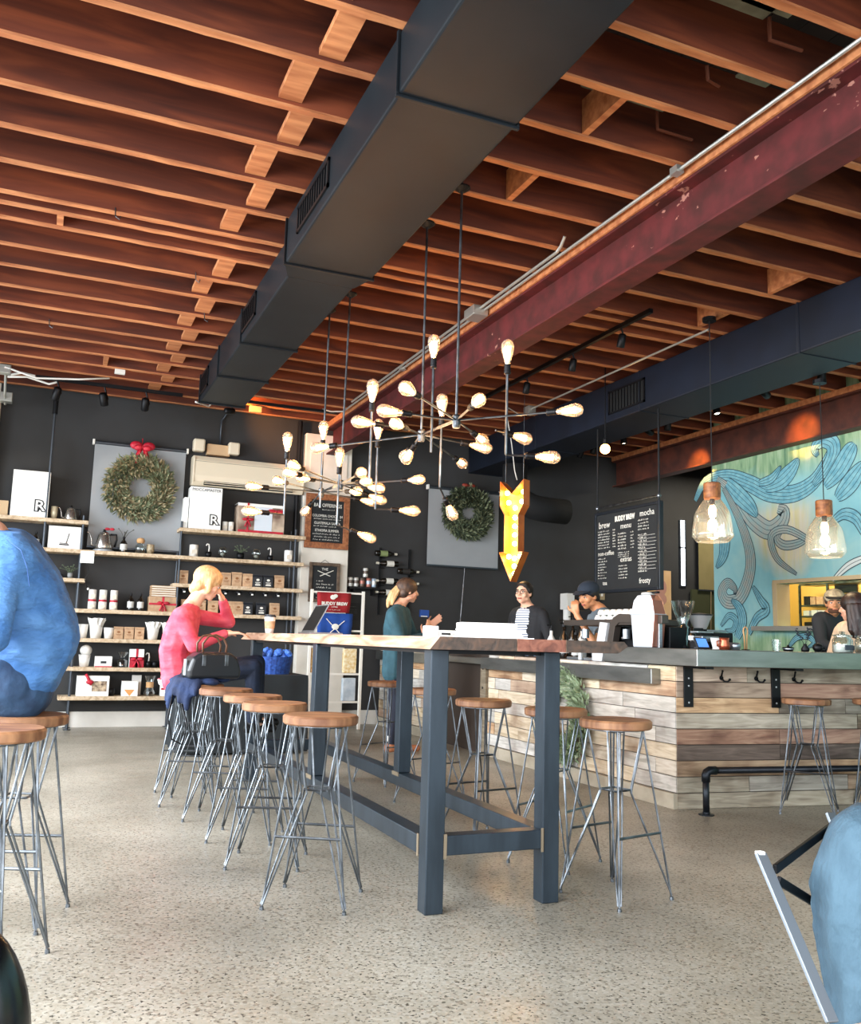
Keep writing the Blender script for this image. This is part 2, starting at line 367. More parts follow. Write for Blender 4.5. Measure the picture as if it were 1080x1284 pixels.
# kitchen behind the hatch
kw=mat('kitchen_yellow_paint','#d9b86a',.6)
kit=struct(MB().box((8.45,5.0,0),(8.55,8.69,2.7)).box((7.6,8.62,0),(8.45,8.69,2.7)).box((7.6,5.0,0),(8.45,5.1,2.7)).box((7.6,5.0,2.6),(8.55,8.69,2.7)).build('wall_kitchen',kw))
kl=bpy.data.lights.new('kitchen_lamp','AREA'); kl.energy=26; kl.size=.5; kl.color=(1,.82,.5); ko=bpy.data.objects.new('kitchen_lamp',kl); C.objects.link(ko); ko.location=(8.0,7.6,2.55)
pl_=bpy.data.lights.new('passage_fill','AREA'); pl_.energy=38; pl_.size=.6; pl_.color=(1,.9,.72); po=bpy.data.objects.new('passage_fill',pl_); C.objects.link(po); po.location=(9.0,9.7,3.6)  # passage: unseen fill light, added to brighten the olive shade and poster
# brown steel beam over the mural
def ibeam(name,label,x0,x1,z0,z1,y0,y1,m,plate):
    t=thing(name,label,'beam',((x0+x1)/2,y0,z0)); xm=(x0+x1)/2; w_=(x1-x0)/2; h=z1-z0; ln=y1-y0
    q=MB(); q.box((-w_,0,0),(w_,ln,.018)).box((-.009,0,.018),(.009,ln,h-.018)).box((-w_,0,h-.018),(w_,ln,h)).build('steel_section',m,t,bevel=.003)
    MB().box((-w_-.012,0,h),(w_+.012,ln,h+plate)).build('timber_nailer',M_edge,t)
    return t,q
M_redbeam = mat('red_oxide_paint','#541f20',.7,col2='#3c1917',scale=7,detail=8,bump=.15,spec=.25)
def chips(m):
    nt=m.node_tree; N=nt.nodes; L=nt.links; b=N['Principled BSDF']; src=b.inputs['Base Color'].links[0].from_socket
    tc=N.new('ShaderNodeTexCoord'); v=N.new('ShaderNodeTexNoise'); v.inputs['Scale'].default_value=22; v.inputs['Detail'].default_value=3
    mp=N.new('ShaderNodeMapping'); mp.inputs['Scale'].default_value=(1,.6,1); L.new(tc.outputs['Object'],mp.inputs[0]); L.new(mp.outputs[0],v.inputs[0])
    n2=N.new('ShaderNodeTexNoise'); n2.inputs['Scale'].default_value=1.7; L.new(tc.outputs['Object'],n2.inputs[0])
    mu=N.new('ShaderNodeMath'); mu.operation='MULTIPLY'; L.new(v.outputs['Fac'],mu.inputs[0]); L.new(n2.outputs['Fac'],mu.inputs[1])
    c=N.new('ShaderNodeValToRGB'); e=c.color_ramp.elements; e[0].position=.43; e[1].position=.45; L.new(mu.outputs[0],c.inputs[0])
    x=N.new('ShaderNodeMix'); x.data_type='RGBA'; L.new(c.outputs[0],x.inputs[0]); L.new(src,x.inputs[6]); x.inputs[7].default_value=srgb('#94665a'); L.new(x.outputs[2],b.inputs['Base Color'])
chips(M_redbeam)
rb,rs = ibeam('steel_beam','long red painted steel beam crossing the ceiling above the chandeliers',3.085,3.27,3.30,3.63,YF,10.66,M_redbeam,.07)
M_brbeam = mat('rust_brown_steel','#5c2f22',.6,col2='#3e211a',scale=6,detail=8,bump=.2)
chips(M_brbeam)
ibeam('steel_beam','rusty brown steel beam running above the blue mural',7.29,7.44,3.27,3.64,YF,10.6,M_brbeam,.06)
# painted white column carrying the red beam
M_col = mat('white_column_plaster','#e6e2d8',.7,col2='#d5d0c4',scale=3)
t=thing('column','white painted column by the shelving under the end of the red beam','column',(3.13,10.66,0))
MB().box((-.30,-.0,0),(.30,.139,3.55)).build('shaft',M_col,t,bevel=.006)
MB().box((-.24,-.014,3.0),(.24,0,3.44)).build('raised_panel',M_col,t,bevel=.005)
# dark full height conduit and corner at the left of the column
tag(MB().tube([(2.76,10.72,2.25),(2.76,10.72,3.7)],.03,10).build('pipe',M_black),'black pipe rising to the ceiling just left of the white column','pipe')

# ================================================================== DUCTS, CONDUITS, TRACKS
M_duct = mat('charcoal_duct_paint','#1c2125',.45,.0,col2='#171b1f',scale=2.5,bump=.06,spec=.12)
M_ductn = mat('navy_duct_paint','#151c2a',.5,.0,col2='#10151f',scale=2,spec=.3)
def duct_section(t,name,x0,x1,z0,z1,y0,y1,m):
    return MB().box((x0,y0,z0),(x1,y1,z1)).build(name,m,t,bevel=.012)
du=thing('air_duct','long charcoal rectangular air duct hanging below the left joists','duct',(1.5,0,0))
def seam(t,x0,x1,z0,z1,y,m,o=.014,wd=.02):
    q=MB(); q.box((x0-o,y,z0-o),(x1+o,y+wd,z0+.001)).box((x0-o,y,z0),(x0+.001,y+wd,z1)).box((x1-.001,y,z0),(x1+o,y+wd,z1)); return q.build('seam_flange',m,t,bevel=.003)
x0,x1=-.26,.32   # relative to 1.5 -> 1.24..1.82
secs=[(-3.0,-1.3),(-1.3,.4),(.4,1.9),(1.9,3.42),(3.42,5.40)]
for a,b_ in secs:
    duct_section(du,'duct_section',x0,x1,3.40,3.70,a,b_-.003,M_duct); seam(du,x0,x1,3.40,3.70,b_-.02,M_duct if b_!=5.4 else M_black)
# tapered joint, then the narrower run
q=MB(); vs=[(x0,5.40,3.40),(x1,5.40,3.40),(x1,5.40,3.70),(x0,5.40,3.70),(-.19,5.62,3.41),(.27,5.62,3.41),(.27,5.62,3.70),(-.19,5.62,3.70)]
q.add(vs,[(0,1,5,4),(1,2,6,5),(3,0,4,7),(2,3,7,6),(0,3,2,1),(4,5,6,7)]).build('taper_joint',M_duct,du)
for a,b_ in ((5.62,7.15),(7.15,8.2),(8.2,9.25)):
    duct_section(du,'duct_section',-.19,.27,3.41,3.70,a,b_-.003,M_duct); seam(du,-.19,.27,3.41,3.70,b_-.02,M_duct)
def grille(t,x,y0,y1,z0,z1,side,m):
    g=MB(); d=.012*side
    g.box((min(x,x+d),y0,z0),(max(x,x+d),y0+.02,z1)).box((min(x,x+d),y1-.02,z0),(max(x,x+d),y1,z1)).box((min(x,x+d),y0,z0),(max(x,x+d),y1,z0+.02)).box((min(x,x+d),y0,z1-.02),(max(x,x+d),y1,z1))
    g=g.build('vent_grille',M_black,t)
    n=int((z1-z0-.05)/.025)
    MB().box((min(x+.001*side,x+.003*side),y0+.02,z0+.02),(max(x+.001*side,x+.003*side),y1-.02,z1-.02)).build('duct_opening',mat('vent_dark','#08090a',.9),t)
    k=int((y1-y0-.04)/.05)
    for i in range(1,k):
        yy=y0+.02+i*(y1-y0-.04)/k
        MB().box((min(x,x+d),yy-.004,z0+.02),(max(x,x+d),yy+.004,z1-.02)).build('louvre',M_black,g)
grille(du,x0,4.45,5.1,3.47,3.64,-1,M_duct); grille(du,-.19,6.6,7.1,3.47,3.66,-1,M_duct); grille(du,-.19,8.75,9.2,3.46,3.66,-1,M_duct)
du2=thing('air_duct','navy painted air duct hanging between the red beam and the mural','duct',(5.4,0,0))
for a,b_ in ((-3,-1),(-1,1),(1,3),(3,5),(5,7),(7,9),(9,10.79)):
    duct_section(du2,'duct_section',-.28,.30,3.29,3.69,a,b_-.003,M_ductn); seam(du2,-.28,.30,3.29,3.69,b_-.02,M_ductn,.006)
grille(du2,-.28,6.9,7.5,3.36,3.6,-1,M_ductn)
# hanging round elbow of the second duct near the back wall
q=MB(); q.tube([(5.4,10.0,3.3),(5.4,10.0,3.0),(5.45,9.95,2.85),(5.6,9.9,2.76),(5.75,9.9,2.74),(6.1,9.9,2.73)],.16,16)
tag(q.build('round_duct',mat('black_round_duct','#0f0f11',.8,.0),None,True),'black round duct elbow dropping behind the arrow sign','duct')
# conduits
M_cond = mat('galvanised_conduit','#b9bab4',.35,.7)
t=thing('conduit','pair of galvanised conduits running along the top of the red beam','conduit',(3.03,0,3.66))
MB().tube([(0,YF,0),(0,9.6,0)],.011,8).build('conduit_pipe',M_cond,t)
MB().tube([(-.035,5.0,.01),(-.035,9.4,.01)],.011,8).build('conduit_pipe',M_cond,t)
MB().tube([(-.035,5.0,.01),(-.035,4.95,.03),(-.035,4.9,.08)],.011,8).build('conduit_pipe',M_cond,t)
MB().box((-.1,6.15,-.05),(.03,6.33,.03)).build('junction_box',M_cond,t,bevel=.006)
MB().tube([(0,9.6,0),(-.02,9.75,-.02),(-.12,9.9,0),(-.2,10.0,.04)],.01,8).build('conduit_bend',M_cond,t)
for y in (3.75,7.9): MB().box((-.03,y,-.02),(.02,y+.06,.02)).build('strap_clamp',M_cond,t)
t=thing('conduit','thin galvanised conduit along the near side of the navy duct','conduit',(4.80,0,3.62))
MB().tube([(0,5.62,0),(0,8.5,0)],.010,8).build('conduit_pipe',M_cond,t)
MB().box((-.05,8.5,-.06),(.04,8.62,.03)).build('junction_box',M_cond,t,bevel=.004)
MB().tube([(0,8.55,-.05),(-.12,8.55,-.09),(-.33,8.45,-.05),(-.38,8.40,-.12),(-.39,8.25,-.5),(-.41,8.14,-.80),(-.39,8.12,-.90)],.006,6).build('cord',mat('white_cord','#cfcdc4',.6),t,True)
# left cable conduits by the pale casing
t=thing('conduit','grey conduit boxes and cables in the far left ceiling corner','conduit',(-.55,10.1,3.5))
MB().tube([(0,0,.18),(0,.2,0),(0,.45,-.05)],.014,8).build('conduit_pipe',M_cond,t)
MB().box((-.05,.3,-.05),(.07,.42,.05)).build('junction_box',M_cond,t,bevel=.006)
MB().box((-.05,-.3,.1),(.06,-.2,.19)).build('junction_box',M_cond,t,bevel=.006)
MB().tube([(.02,.0,.14),(.2,.02,.17),(.42,.05,.13),(.5,.0,.15)],.012,8).build('cable',M_white,t,True)
MB().tube([(.0,-.3,.16),(.3,-.25,.1),(.7,-.3,.13),(1.0,-.28,.19)],.010,8).build('cable',M_white,t,True)
# cable beside the duct end
tag(MB().tube([(1.668,8.149,3.690),(1.636,8.700,3.600),(1.518,9.575,3.550),(1.485,9.758,3.500),(1.28,9.3,3.42)],.010,6).build('cable',M_white,None,True),'white cable looped beside the far end of the charcoal duct','cable')
def spot_head(t, p, aim, scale=1., lit=True, warm='#fff0d8', nm='lamp_head'):
    """small black can on a yoke; p = point on the track"""
    p=V(p); d=(V(aim)-p).normalized(); c=p+V((0,0,-.11))*scale
    MB().tube([p,c+V((.035,0,.0))*scale],.008*scale,6).build('yoke',M_black,t)
    q=Matrix.Translation(c)@d.to_track_quat('Z','Y').to_matrix().to_4x4()
    h=MB().lathe([(.018,-.06),(.032,-.05),(.034,.05),(.030,.055),(.028,.03)],12,q@Matrix.Scale(scale,4)).build(nm,M_black,t,True)
    MB().lathe([(.027,.034),(.027,.038)],12,q@Matrix.Scale(scale,4)).build('lamp_lens',mat('lit_lamp_lens','#fff3dd',.4,emis=14,ecol='#ffe9c4') if lit else mat('unlit_lens','#d8d8d0',.2),h)
    return c,d
def spot(c,d,e,col,ang=35,blend=.6,name='spot_light'):
    l=bpy.data.lights.new(name,'SPOT'); l.energy=e; l.color=col; l.spot_size=R(ang); l.spot_blend=blend; l.shadow_soft_size=.03
    o=bpy.data.objects.new(name,l); C.objects.link(o); o.location=V(c)+V(d)*.08; o.rotation_euler=V(d).to_track_quat('-Z','Y').to_euler()
tr=thing('track_light','black ceiling track with three small spot heads over the left shelving','track light',(0,0,0))
MB().box((-.26,10.06,3.655),(1.24,10.095,3.69)).build('track',M_black,tr)
MB().tube([(-.27,10.08,3.68),(-.4,10.06,3.69),(-.52,10.1,3.66)],.012,6).build('cable',M_white,tr)
for x,aim in ((-.05,(-.3,10.7,2.6)),(.42,(.8,10.8,2.4)),(.85,(.9,10.8,2.6))):
    c,d=spot_head(tr,(x,10.078,3.655),aim,1.25); spot(c,d,6,(1,.86,.66),60)
tr=thing('track_light','black ceiling track with spot heads between the red beam and the navy duct','track light')
MB().box((4.20,5.6,3.655),(4.235,8.6,3.69)).build('track',M_black,tr)
for y in (6.0,6.75,7.6): spot_head(tr,(4.217,y,3.655),(4.4,y+1,1.5),1.0)
tr=thing('track_light','black ceiling track with lit spot heads over the counter under the navy duct','track light')
MB().box((6.30,4.6,3.655),(6.335,10.2,3.69)).build('track',M_black,tr)
for y,aim in ((6.6,(7.29,7.10,3.50)),(5.9,(6.6,6.5,1.5)),(7.3,(6.2,6.6,1.5)),(8.45,(7.29,8.80,3.43)),(8.1,(6.5,8.6,1.6)),(8.95,(6.3,8.6,1.5)),(9.6,(6.0,10,1.6)),(9.9,(5.9,10.6,1.8))):
    c,d=spot_head(tr,(6.317,y,3.655),aim,1.15)
    if y in (6.6,8.45): spot(c,d,300,(1,.40,.07),25,.9)
    elif y in (5.9,8.1): spot(c,d,14,(1,.75,.45),55)
# small spot by the duct end lighting the joists orange
tr=thing('track_light','single spot head beside the far end of the charcoal duct','track light')
MB().box((1.55,9.98,3.66),(3.0,10.01,3.69)).build('track',M_black,tr)
c,d=spot_head(tr,(1.75,9.995,3.66),(2.15,10.22,3.74),1.1); spot(c,d,60,(1,.36,.06),90,.8)
tag(MB().box(tuple(V((1.595,10.860,3.620))-V((.05,.03,.03))),tuple(V((1.595,10.860,3.620))+V((.05,.03,.03)))).build('ceiling_box',M_cond,None,bevel=.004) if False else MB().box((2.02,10.2,3.62),(2.16,10.26,3.69)).build('ceiling_box',mat('tan_box','#a08870',.6),None,bevel=.004),'small tan junction box on a joist by the orange glow','junction box')
tag(MB().box((.48,9.2+.25,3.655),(.58,9.5,3.70)).build('ceiling_tag',M_white,None,bevel=.003),'small white box fixed beneath a joist on the left','junction box')
# bare globe lamp above the menu board
t=thing('globe_lamp','small lit round lamp bulb glowing near the menu board','lamp',(5.033,7.442,2.990))
MB().ball((0,0,0),.05,16,12).build('bulb',mat('globe_glow','#ffb868',.4,emis=18,ecol='#ffab5a'),t,True)
MB().lathe([(.022,.045),(.022,.10),(.006,.11),(.006,3.99-t.location.z)],10).build('socket',M_black,t)

# ================================================================== COMMUNAL TABLE
M_blue = mat('blued_steel_tube','#323d47',.34,.35,col2='#252f38',scale=5,stretch=(3,3,.6),bump=.03)
M_weld = mat('weld_patch','#8d7f6b',.5,.6)
tb=thing('communal_table','long bar height table with live edge wood top on a blue grey steel frame','table',(1.76,3.35,0))
def TL(x,y): return (x-1.76,y-3.35)
def leg(x0,y0,z0,z1,nm='leg'):
    a,b_=TL(x0,y0); MB().box((a,b_,z0),(a+.078,b_+.078,z1)).build(nm,M_blue,tb,bevel=.004)
for x in (1.452,1.975):
    leg(x,3.37,0,1.02); leg(x,6.72,0,1.02); leg(x,5.03,.286,1.02,'post')
for x in (1.452,1.975):
    a,b_=TL(x,3.448); q=MB().box((a,b_,.212),(a+.078,6.72-3.35,.285)).build('side_rail',M_blue,tb,bevel=.004)
for y in (3.37,6.72):
    a,b_=TL(1.53,y); MB().box((a,b_+.004,.216),(a+.445,b_+.074,.292)).build('cross_rail',M_blue,tb,bevel=.004)
a,b_=TL(1.53,3.37)
MB().box((a-.006,b_+.0,.205),(a+.01,b_+.0035,.30)).build('weld',M_weld,tb); MB().box((a+.438,b_,.205),(a+.452,b_+.0035,.30)).build('weld',M_weld,tb)
for x in (1.452,1.975):
    a,b_=TL(x,3.448); MB().box((a-.004,b_-.002,.205),(a-.0005,b_+.014,.292)).build('weld',M_weld,tb)
    a,b_=TL(x,5.03); MB().box((a-.004,b_-.012,.268),(a-.0005,b_+.09,.29)).build('weld',M_weld,tb)
# apron plate under the top
a,b_=TL(1.452,3.40); MB().box((a+.02,b_,1.004),(a+.58,6.74-3.35,1.019)).build('mounting_plate',M_black,tb)
def plank_mat(nm,c1,c2,c3):
    m,nt,b=newmat(nm); N=nt.nodes; L=nt.links
    tc=N.new('ShaderNodeTexCoord'); mp=N.new('ShaderNodeMapping'); mp.inputs['Scale'].default_value=(5,.8,5); L.new(tc.outputs['Object'],mp.inputs[0])
    nz=N.new('ShaderNodeTexNoise'); nz.inputs['Scale'].default_value=4; nz.inputs['Detail'].default_value=8; nz.inputs['Distortion'].default_value=1.2; L.new(mp.outputs[0],nz.inputs[0])
    cr=N.new('ShaderNodeValToRGB'); e=cr.color_ramp.elements; e[0].position=.3; e[0].color=srgb(c1); e[1].position=.7; e[1].color=srgb(c3); e.new(.5).color=srgb(c2); L.new(nz.outputs['Fac'],cr.inputs[0]); L.new(cr.outputs[0],b.inputs['Base Color'])
    bp=N.new('ShaderNodeBump'); bp.inputs['Strength'].default_value=.4; bp.inputs['Distance'].default_value=.006; L.new(nz.outputs['Fac'],bp.inputs['Height']); L.new(bp.outputs[0],b.inputs['Normal']); b.inputs['Roughness'].default_value=.5
    return m
M_live=plank_mat('live_edge_wood','#866650','#b38f76','#cfb39b'); M_end=plank_mat('end_grain_wood','#2c241f','#4a3a30','#624838'); M_end2=plank_mat('end_grain_red_wood','#5c342a','#86503e','#9a6450')
# live edge slab: wandering bevelled side outlines, planks side by side
rr=random.Random(11); ny=44; y0,y1=3.25,6.95
def edgex(side,y):
    k=(y-y0)/(y1-y0)
    if side<0: return 1.405+.012*math.sin(5*k*3.1)+.008*math.sin(17*k)+ .02*k
    return 2.30+.018*math.sin(4*k*3.1+1)+.008*math.sin(19*k)
def slab(nm,fx0,fx1,m,lo=0,hi=0,yfront=0):
    q=MB(); vs=[]; 
    for i in range(ny+1):
        y=y0+(y1-y0)*i/ny; yb=y+(yfront if i==0 else 0)
        xa,xb=fx0(y),fx1(y)
        vs += [TL(xa-lo*0+ (.030 if lo else 0),y)+(1.072,), TL(xb-(.02 if hi else 0),y)+(1.072,), TL(xb+(.0 if hi else 0),yb)+(1.03,) if False else TL(xb,yb)+(1.052 if hi else 1.03,), TL(xb-(.05 if hi else 0),yb+.0)+(1.022,), TL(xa-(.012 if lo else 0),yb)+(1.022,)]
    for i in range(ny):
        o=5*i
        for j in range(5): vs_=(o+j,o+(j+1)%5,o+5+(j+1)%5,o+5+j); q.f.append(vs_); q.mi.append(0)
    q.f.append((0,4,3,2,1)); q.mi.append(1); q.f.append(tuple(5*ny+j for j in range(5))); q.mi.append(1)
    q.v=[tuple(a) for a in vs]
    return q.build(nm,m,tb)
slab('top_plank',lambda y:edgex(-1,y),lambda y:1.775,[M_live,M_end],lo=1)
slab('top_plank',lambda y:1.778,lambda y:2.005,[M_live,M_end2])
slab('top_plank',lambda y:2.008,lambda y:edgex(1,y),[M_live,M_end],hi=1)

# ================================================================== STOOLS
M_seat = mat('round_wood_seat','#a07350',.55,col2='#6c452e',scale=5,stretch=(1,6,1),bump=.12,rnd=.14)
def make_stool(label):
    t=thing('bar_stool',label,'stool',(0,0,0),0,'round wood seats on wire legs')
    s=MB().lathe([(.0,.700),(.150,.700),(.156,.706),(.157,.730),(.150,.738),(.0,.738)],28).build('seat',M_seat,t); autosmooth(s,30)
    MB().lathe([(.0,.694),(.125,.694),(.125,.6995),(.0,.6995)],20).build('mounting_plate',M_rod,t)
    rf=.232; rs_=.118; rn=.066; zn=.44; r=.0046
    fs=[V((rf*math.cos(a),rf*math.sin(a),0)) for a in (R(45),R(135),R(225),R(315))]
    ss=[V((rs_*math.cos(a),rs_*math.sin(a),.694)) for a in (R(45),R(135),R(225),R(315))]
    ns=[V((rn*math.cos(a),rn*math.sin(a),zn)) for a in (R(45),R(135),R(225),R(315))]
    for i in range(4):
        f,s_,n=fs[i],ss[i],ns[i]; tn=V((-math.sin(R(45+90*i)),math.cos(R(45+90*i)),0))
        q=MB()
        q.tube([s_,f+V((0,0,.006))],r,6)
        for sg in (-1,1):
            q.tube([s_+tn*.028*sg, n+tn*.022*sg, n+tn*.024*sg-V((0,0,.012)), f+tn*.006*sg+V((0,0,.02))],r*.9,6)
        q.tube([s_+tn*-.03,s_+tn*.03],r,6)
        q.lathe([(.007,.0),(.009,.0),(.008,.012),(.005,.014)],8,Matrix.Translation(f))
        q.build('leg',M_rod,t)
    q=MB()
    for i in range(4): q.tube([ns[i],ns[(i+1)%4]],r,6)
    q.build('ring_brace',M_rod,t)
    zf=.27; k=1-zf/.694
    for i in (0,2):
        a=fs[i].lerp(ss[i],1-k); b_=fs[(i+1)%4].lerp(ss[(i+1)%4],1-k)
        MB().tube([a,b_],.0058,6).build('footrest_bar',M_rod,t)
    return t
stool0=make_stool('nearest stool on the left side of the long table')
spots=[(1.10,3.70,-30,'nearest stool on the left side of the long table'),
(1.067,4.372,-22,'second stool back on the left side of the long table'),
(1.078,4.916,-25,'third stool back on the left side of the long table'),
(1.04,5.478,-25,'fourth stool back, just in front of the handbag'),
(.96,5.98,-20,'stool under the navy jacket and black handbag'),
(.99,6.52,-18,'stool the woman in the coral sweater sits on'),
(-.03,3.80,-20,'stool the man in the blue shirt sits on'),
(-.112,3.30,-24,'empty stool at the left edge of the photo before the man in blue'),
(2.34,3.38,14,'nearest stool on the right side of the long table'),
(2.395,3.973,30,'stool half hidden behind the right front table leg'),
(2.298,4.584,10,'stool on the right side seen between the two front table legs'),
(2.42,5.58,20,'stool behind the left front table leg, before the gate'),
(2.438,6.471,25,'farthest stool, in front of the standing customer'),
(4.742,4.654,-50,'stool at the plank bar front beneath the hooks'),
(5.30,4.57,-48,'stool at the plank bar cut by the right photo edge')]
for i,(x,y,a,lb) in enumerate(spots):
    if i==0: o=stool0; o.location=(x,y,0); o.rotation_euler=(0,0,R(a)); 
    else: o=dup(stool0,(x,y,0),R(a),lb)

# ================================================================== BAR
BX,BY=3.93,4.98; ba=R(-6.93); bd=V((math.cos(ba),math.sin(ba),0)); bn=V((-bd.y,bd.x,0)) # bn points inside
def pm(nm,c1,c2,c3,rnd=.22):
    m,nt,b=newmat(nm); N=nt.nodes; L=nt.links
    tc=N.new('ShaderNodeTexCoord'); oi=N.new('ShaderNodeObjectInfo'); mu=N.new('ShaderNodeMath'); mu.operation='MULTIPLY'; mu.inputs[1].default_value=60; L.new(oi.outputs['Random'],mu.inputs[0])
    mp=N.new('ShaderNodeMapping'); mp.inputs['Scale'].default_value=(1.2,1.2,11); L.new(tc.outputs['Object'],mp.inputs[0]); L.new(mu.outputs[0],mp.inputs['Location'])
    nz=N.new('ShaderNodeTexNoise'); nz.inputs['Scale'].default_value=2.2; nz.inputs['Detail'].default_value=8; nz.inputs['Distortion'].default_value=1.5; L.new(mp.outputs[0],nz.inputs[0])
    cr=N.new('ShaderNodeValToRGB'); e=cr.color_ramp.elements; e[0].position=.28; e[0].color=srgb(c1); e[1].position=.72; e[1].color=srgb(c3); e.new(.5).color=srgb(c2); L.new(nz.outputs['Fac'],cr.inputs[0])
    n2=N.new('ShaderNodeTexNoise'); n2.inputs['Scale'].default_value=2.6; n2.inputs['Detail'].default_value=3; mp3=N.new('ShaderNodeMapping'); L.new(tc.outputs['Object'],mp3.inputs[0]); L.new(mu.outputs[0],mp3.inputs['Location']); L.new(mp3.outputs[0],n2.inputs[0])
    c2_=N.new('ShaderNodeValToRGB'); e=c2_.color_ramp.elements; e[0].position=.33; e[0].color=(.45,.36,.31,1); e[1].position=.5; e[1].color=(1,1,1,1); L.new(n2.outputs['Fac'],c2_.inputs[0])
    mx=N.new('ShaderNodeMix'); mx.data_type='RGBA'; mx.blend_type='MULTIPLY'; mx.inputs[0].default_value=.85; L.new(cr.outputs[0],mx.inputs[6]); L.new(c2_.outputs[0],mx.inputs[7])
    wn=N.new('ShaderNodeTexWhiteNoise'); wn.noise_dimensions='1D'; L.new(oi.outputs['Random'],wn.inputs['W'])
    hs=N.new('ShaderNodeHueSaturation'); r1=N.new('ShaderNodeMapRange'); r1.inputs[3].default_value=1-rnd; r1.inputs[4].default_value=1+rnd; L.new(wn.outputs['Value'],r1.inputs[0]); L.new(r1.outputs[0],hs.inputs['Value'])
    r2_=N.new('ShaderNodeMapRange'); r2_.inputs[3].default_value=.6; r2_.inputs[4].default_value=1.05; L.new(oi.outputs['Random'],r2_.inputs[0]); L.new(r2_.outputs[0],hs.inputs['Saturation'])
    L.new(mx.outputs[2],hs.inputs['Color']); L.new(hs.outputs[0],b.inputs['Base Color']); b.inputs['Roughness'].default_value=.75
    bp=N.new('ShaderNodeBump'); bp.inputs['Strength'].default_value=.25; bp.inputs['Distance'].default_value=.004; L.new(nz.outputs['Fac'],bp.inputs['Height']); L.new(bp.outputs[0],b.inputs['Normal'])
    return m
PM=[pm('pallet_wood_tan','#8a6a48','#b3906a','#c9ab84'),pm('pallet_wood_grey','#7d7264','#a39885','#bdb3a0'),pm('pallet_wood_rust','#7a4c34','#9c6c4c','#b58a66'),pm('pallet_wood_dark','#4a382c','#685242','#84695a')]
PML=[pm('pallet_wood_cream','#a8916f','#cdbb9c','#ddd0b8',.12),pm('pallet_wood_pale_grey','#9a958a','#bfbab0','#d4d0c6',.12),pm('pallet_wood_honey','#9c7450','#bb9670','#cdb08c',.14)]
bar=thing('bar_counter_base','service bar front clad in reclaimed pallet planks in mixed browns','bar',(BX,BY,0))
core=MB(); e2=bd*3.3; 
core.add([(.012,.012,0),(.012,5.75,0),(.012,5.75,.93),(.012,.012,.93),(.3,.012,0),(.3,5.75,0),(.3,5.75,.93),(.3,.012,.93)],[(0,1,2,3),(4,7,6,5),(1,5,6,2),(0,3,7,4),(3,2,6,7)])
p0=V((.012,.012,0)); pts=[p0,p0+e2,p0+e2+bn*.25,p0+bn*.25]
core.add([p+V((0,0,z)) for z in (0,.93) for p in pts],[(0,1,5,4),(1,2,6,5),(2,3,7,6),(4,5,6,7)])
core.build('bar_carcass',mat('bar_carcass_dark','#3a3029',.8),bar)
rr=random.Random(5); NR=9; rh=.93/NR; nail=[]
def plank(origin,dirv,nrm,a,b_,z0,z1,m,proud):
    g=.0028; o=origin; 
    c=[o+dirv*(a+g),o+dirv*(b_-g)]; q=MB()
    vs=[]
    for z in (z0+g,z1-g):
        vs += [c[0]+nrm*.012+V((0,0,z)), c[1]+nrm*.012+V((0,0,z)), c[1]-nrm*proud+V((0,0,z)), c[0]-nrm*proud+V((0,0,z))]
    q.add(vs,[(0,1,2,3),(4,7,6,5),(2,6,7,3),(0,3,7,4),(1,5,6,2),(0,4,5,1)])
    return q.build('plank',m,bar)
O=V((0,0,0)); zero=V((0,0,0))
forced={0:3,3:3,4:0}
for r in range(NR):
    z0,z1=r*rh,(r+1)*rh; x=0.0
    while x<3.25:
        ln=rr.choice([.55,.8,.95,1.2,1.45]); x2=min(x+ln,3.3)
        if 3.3-x2<.25: x2=3.3
        if r==3: mm=PM[3]
        elif r in (1,8): mm=PM[rr.choice([0,1,0])]
        elif r==7: mm=PM[rr.choice([2,2,0])]
        else: mm=PM[rr.choice([0,0,1,2,1])]
        plank(O,bd,bn,x,x2,z0,z1,mm,rr.uniform(.001,.006)); x=x2
bl=V((0,1,0)); nl=V((1,0,0))
for r in range(NR):
    z0,z1=r*rh,(r+1)*rh
    if z0<.05: 
        continue
    y=0.0; 
    while y<5.75:
        ln=rr.choice([.22,.3,.45,.6,.75,.9]); y2=min(y+ln,5.75)
        if y<2.76<y2: y2=2.76
        if 2.76<=y<3.95: y=3.95; continue
        if 5.75-y2<.15: y2=5.75
        if y2-y>.03:
            zz1=z1 if (y2<.6 or r<7) else z1
            plank(O,bl,nl,y,y2,z0,z1,PML[rr.choice([0,0,1,0,2,1])],rr.uniform(.001,.006))
        y=y2
# concrete kerb along the left face
MB().box((-.03,.0,0),(.011,2.76,rh-.004)).box((-.03,3.95,0),(.011,5.75,rh-.004)).build('kerb',mat('kerb_concrete','#b3aa98',.8,col2='#9a917f',scale=6),bar,bevel=.004)
# gate opening with weathered boards, post and blue panel
M_gate=pm('gate_wood','#5d5344','#7b705d','#8f8571',.06)
gt=thing('bar_gate','grey wooden half gate in the bar side before the customer','gate',(3.93,7.80,0))
for z in (.53,.66,.79): MB().box((.05,.02,z),(.075,1.06,z+.125)).build('board',M_gate,gt)
MB().box((-.035,-.06,0),(.05,.05,.90)).build('post',M_gate,gt,bevel=.004)
for z in (.62,.80): MB().tube([(-.04,-.005,z),(-.0349,-.005,z)],.012,8).build('bolt',M_black,gt)
MB().box((.02,.08,.0),(.05,.62,.50)).build('cupboard_door',mat('blue_grey_panel','#66717c',.5),gt,bevel=.003); MB().box((.02,.64,.0),(.05,1.1,.50)).build('cupboard_door',mat('dark_panel','#22262a',.6),gt,bevel=.003)
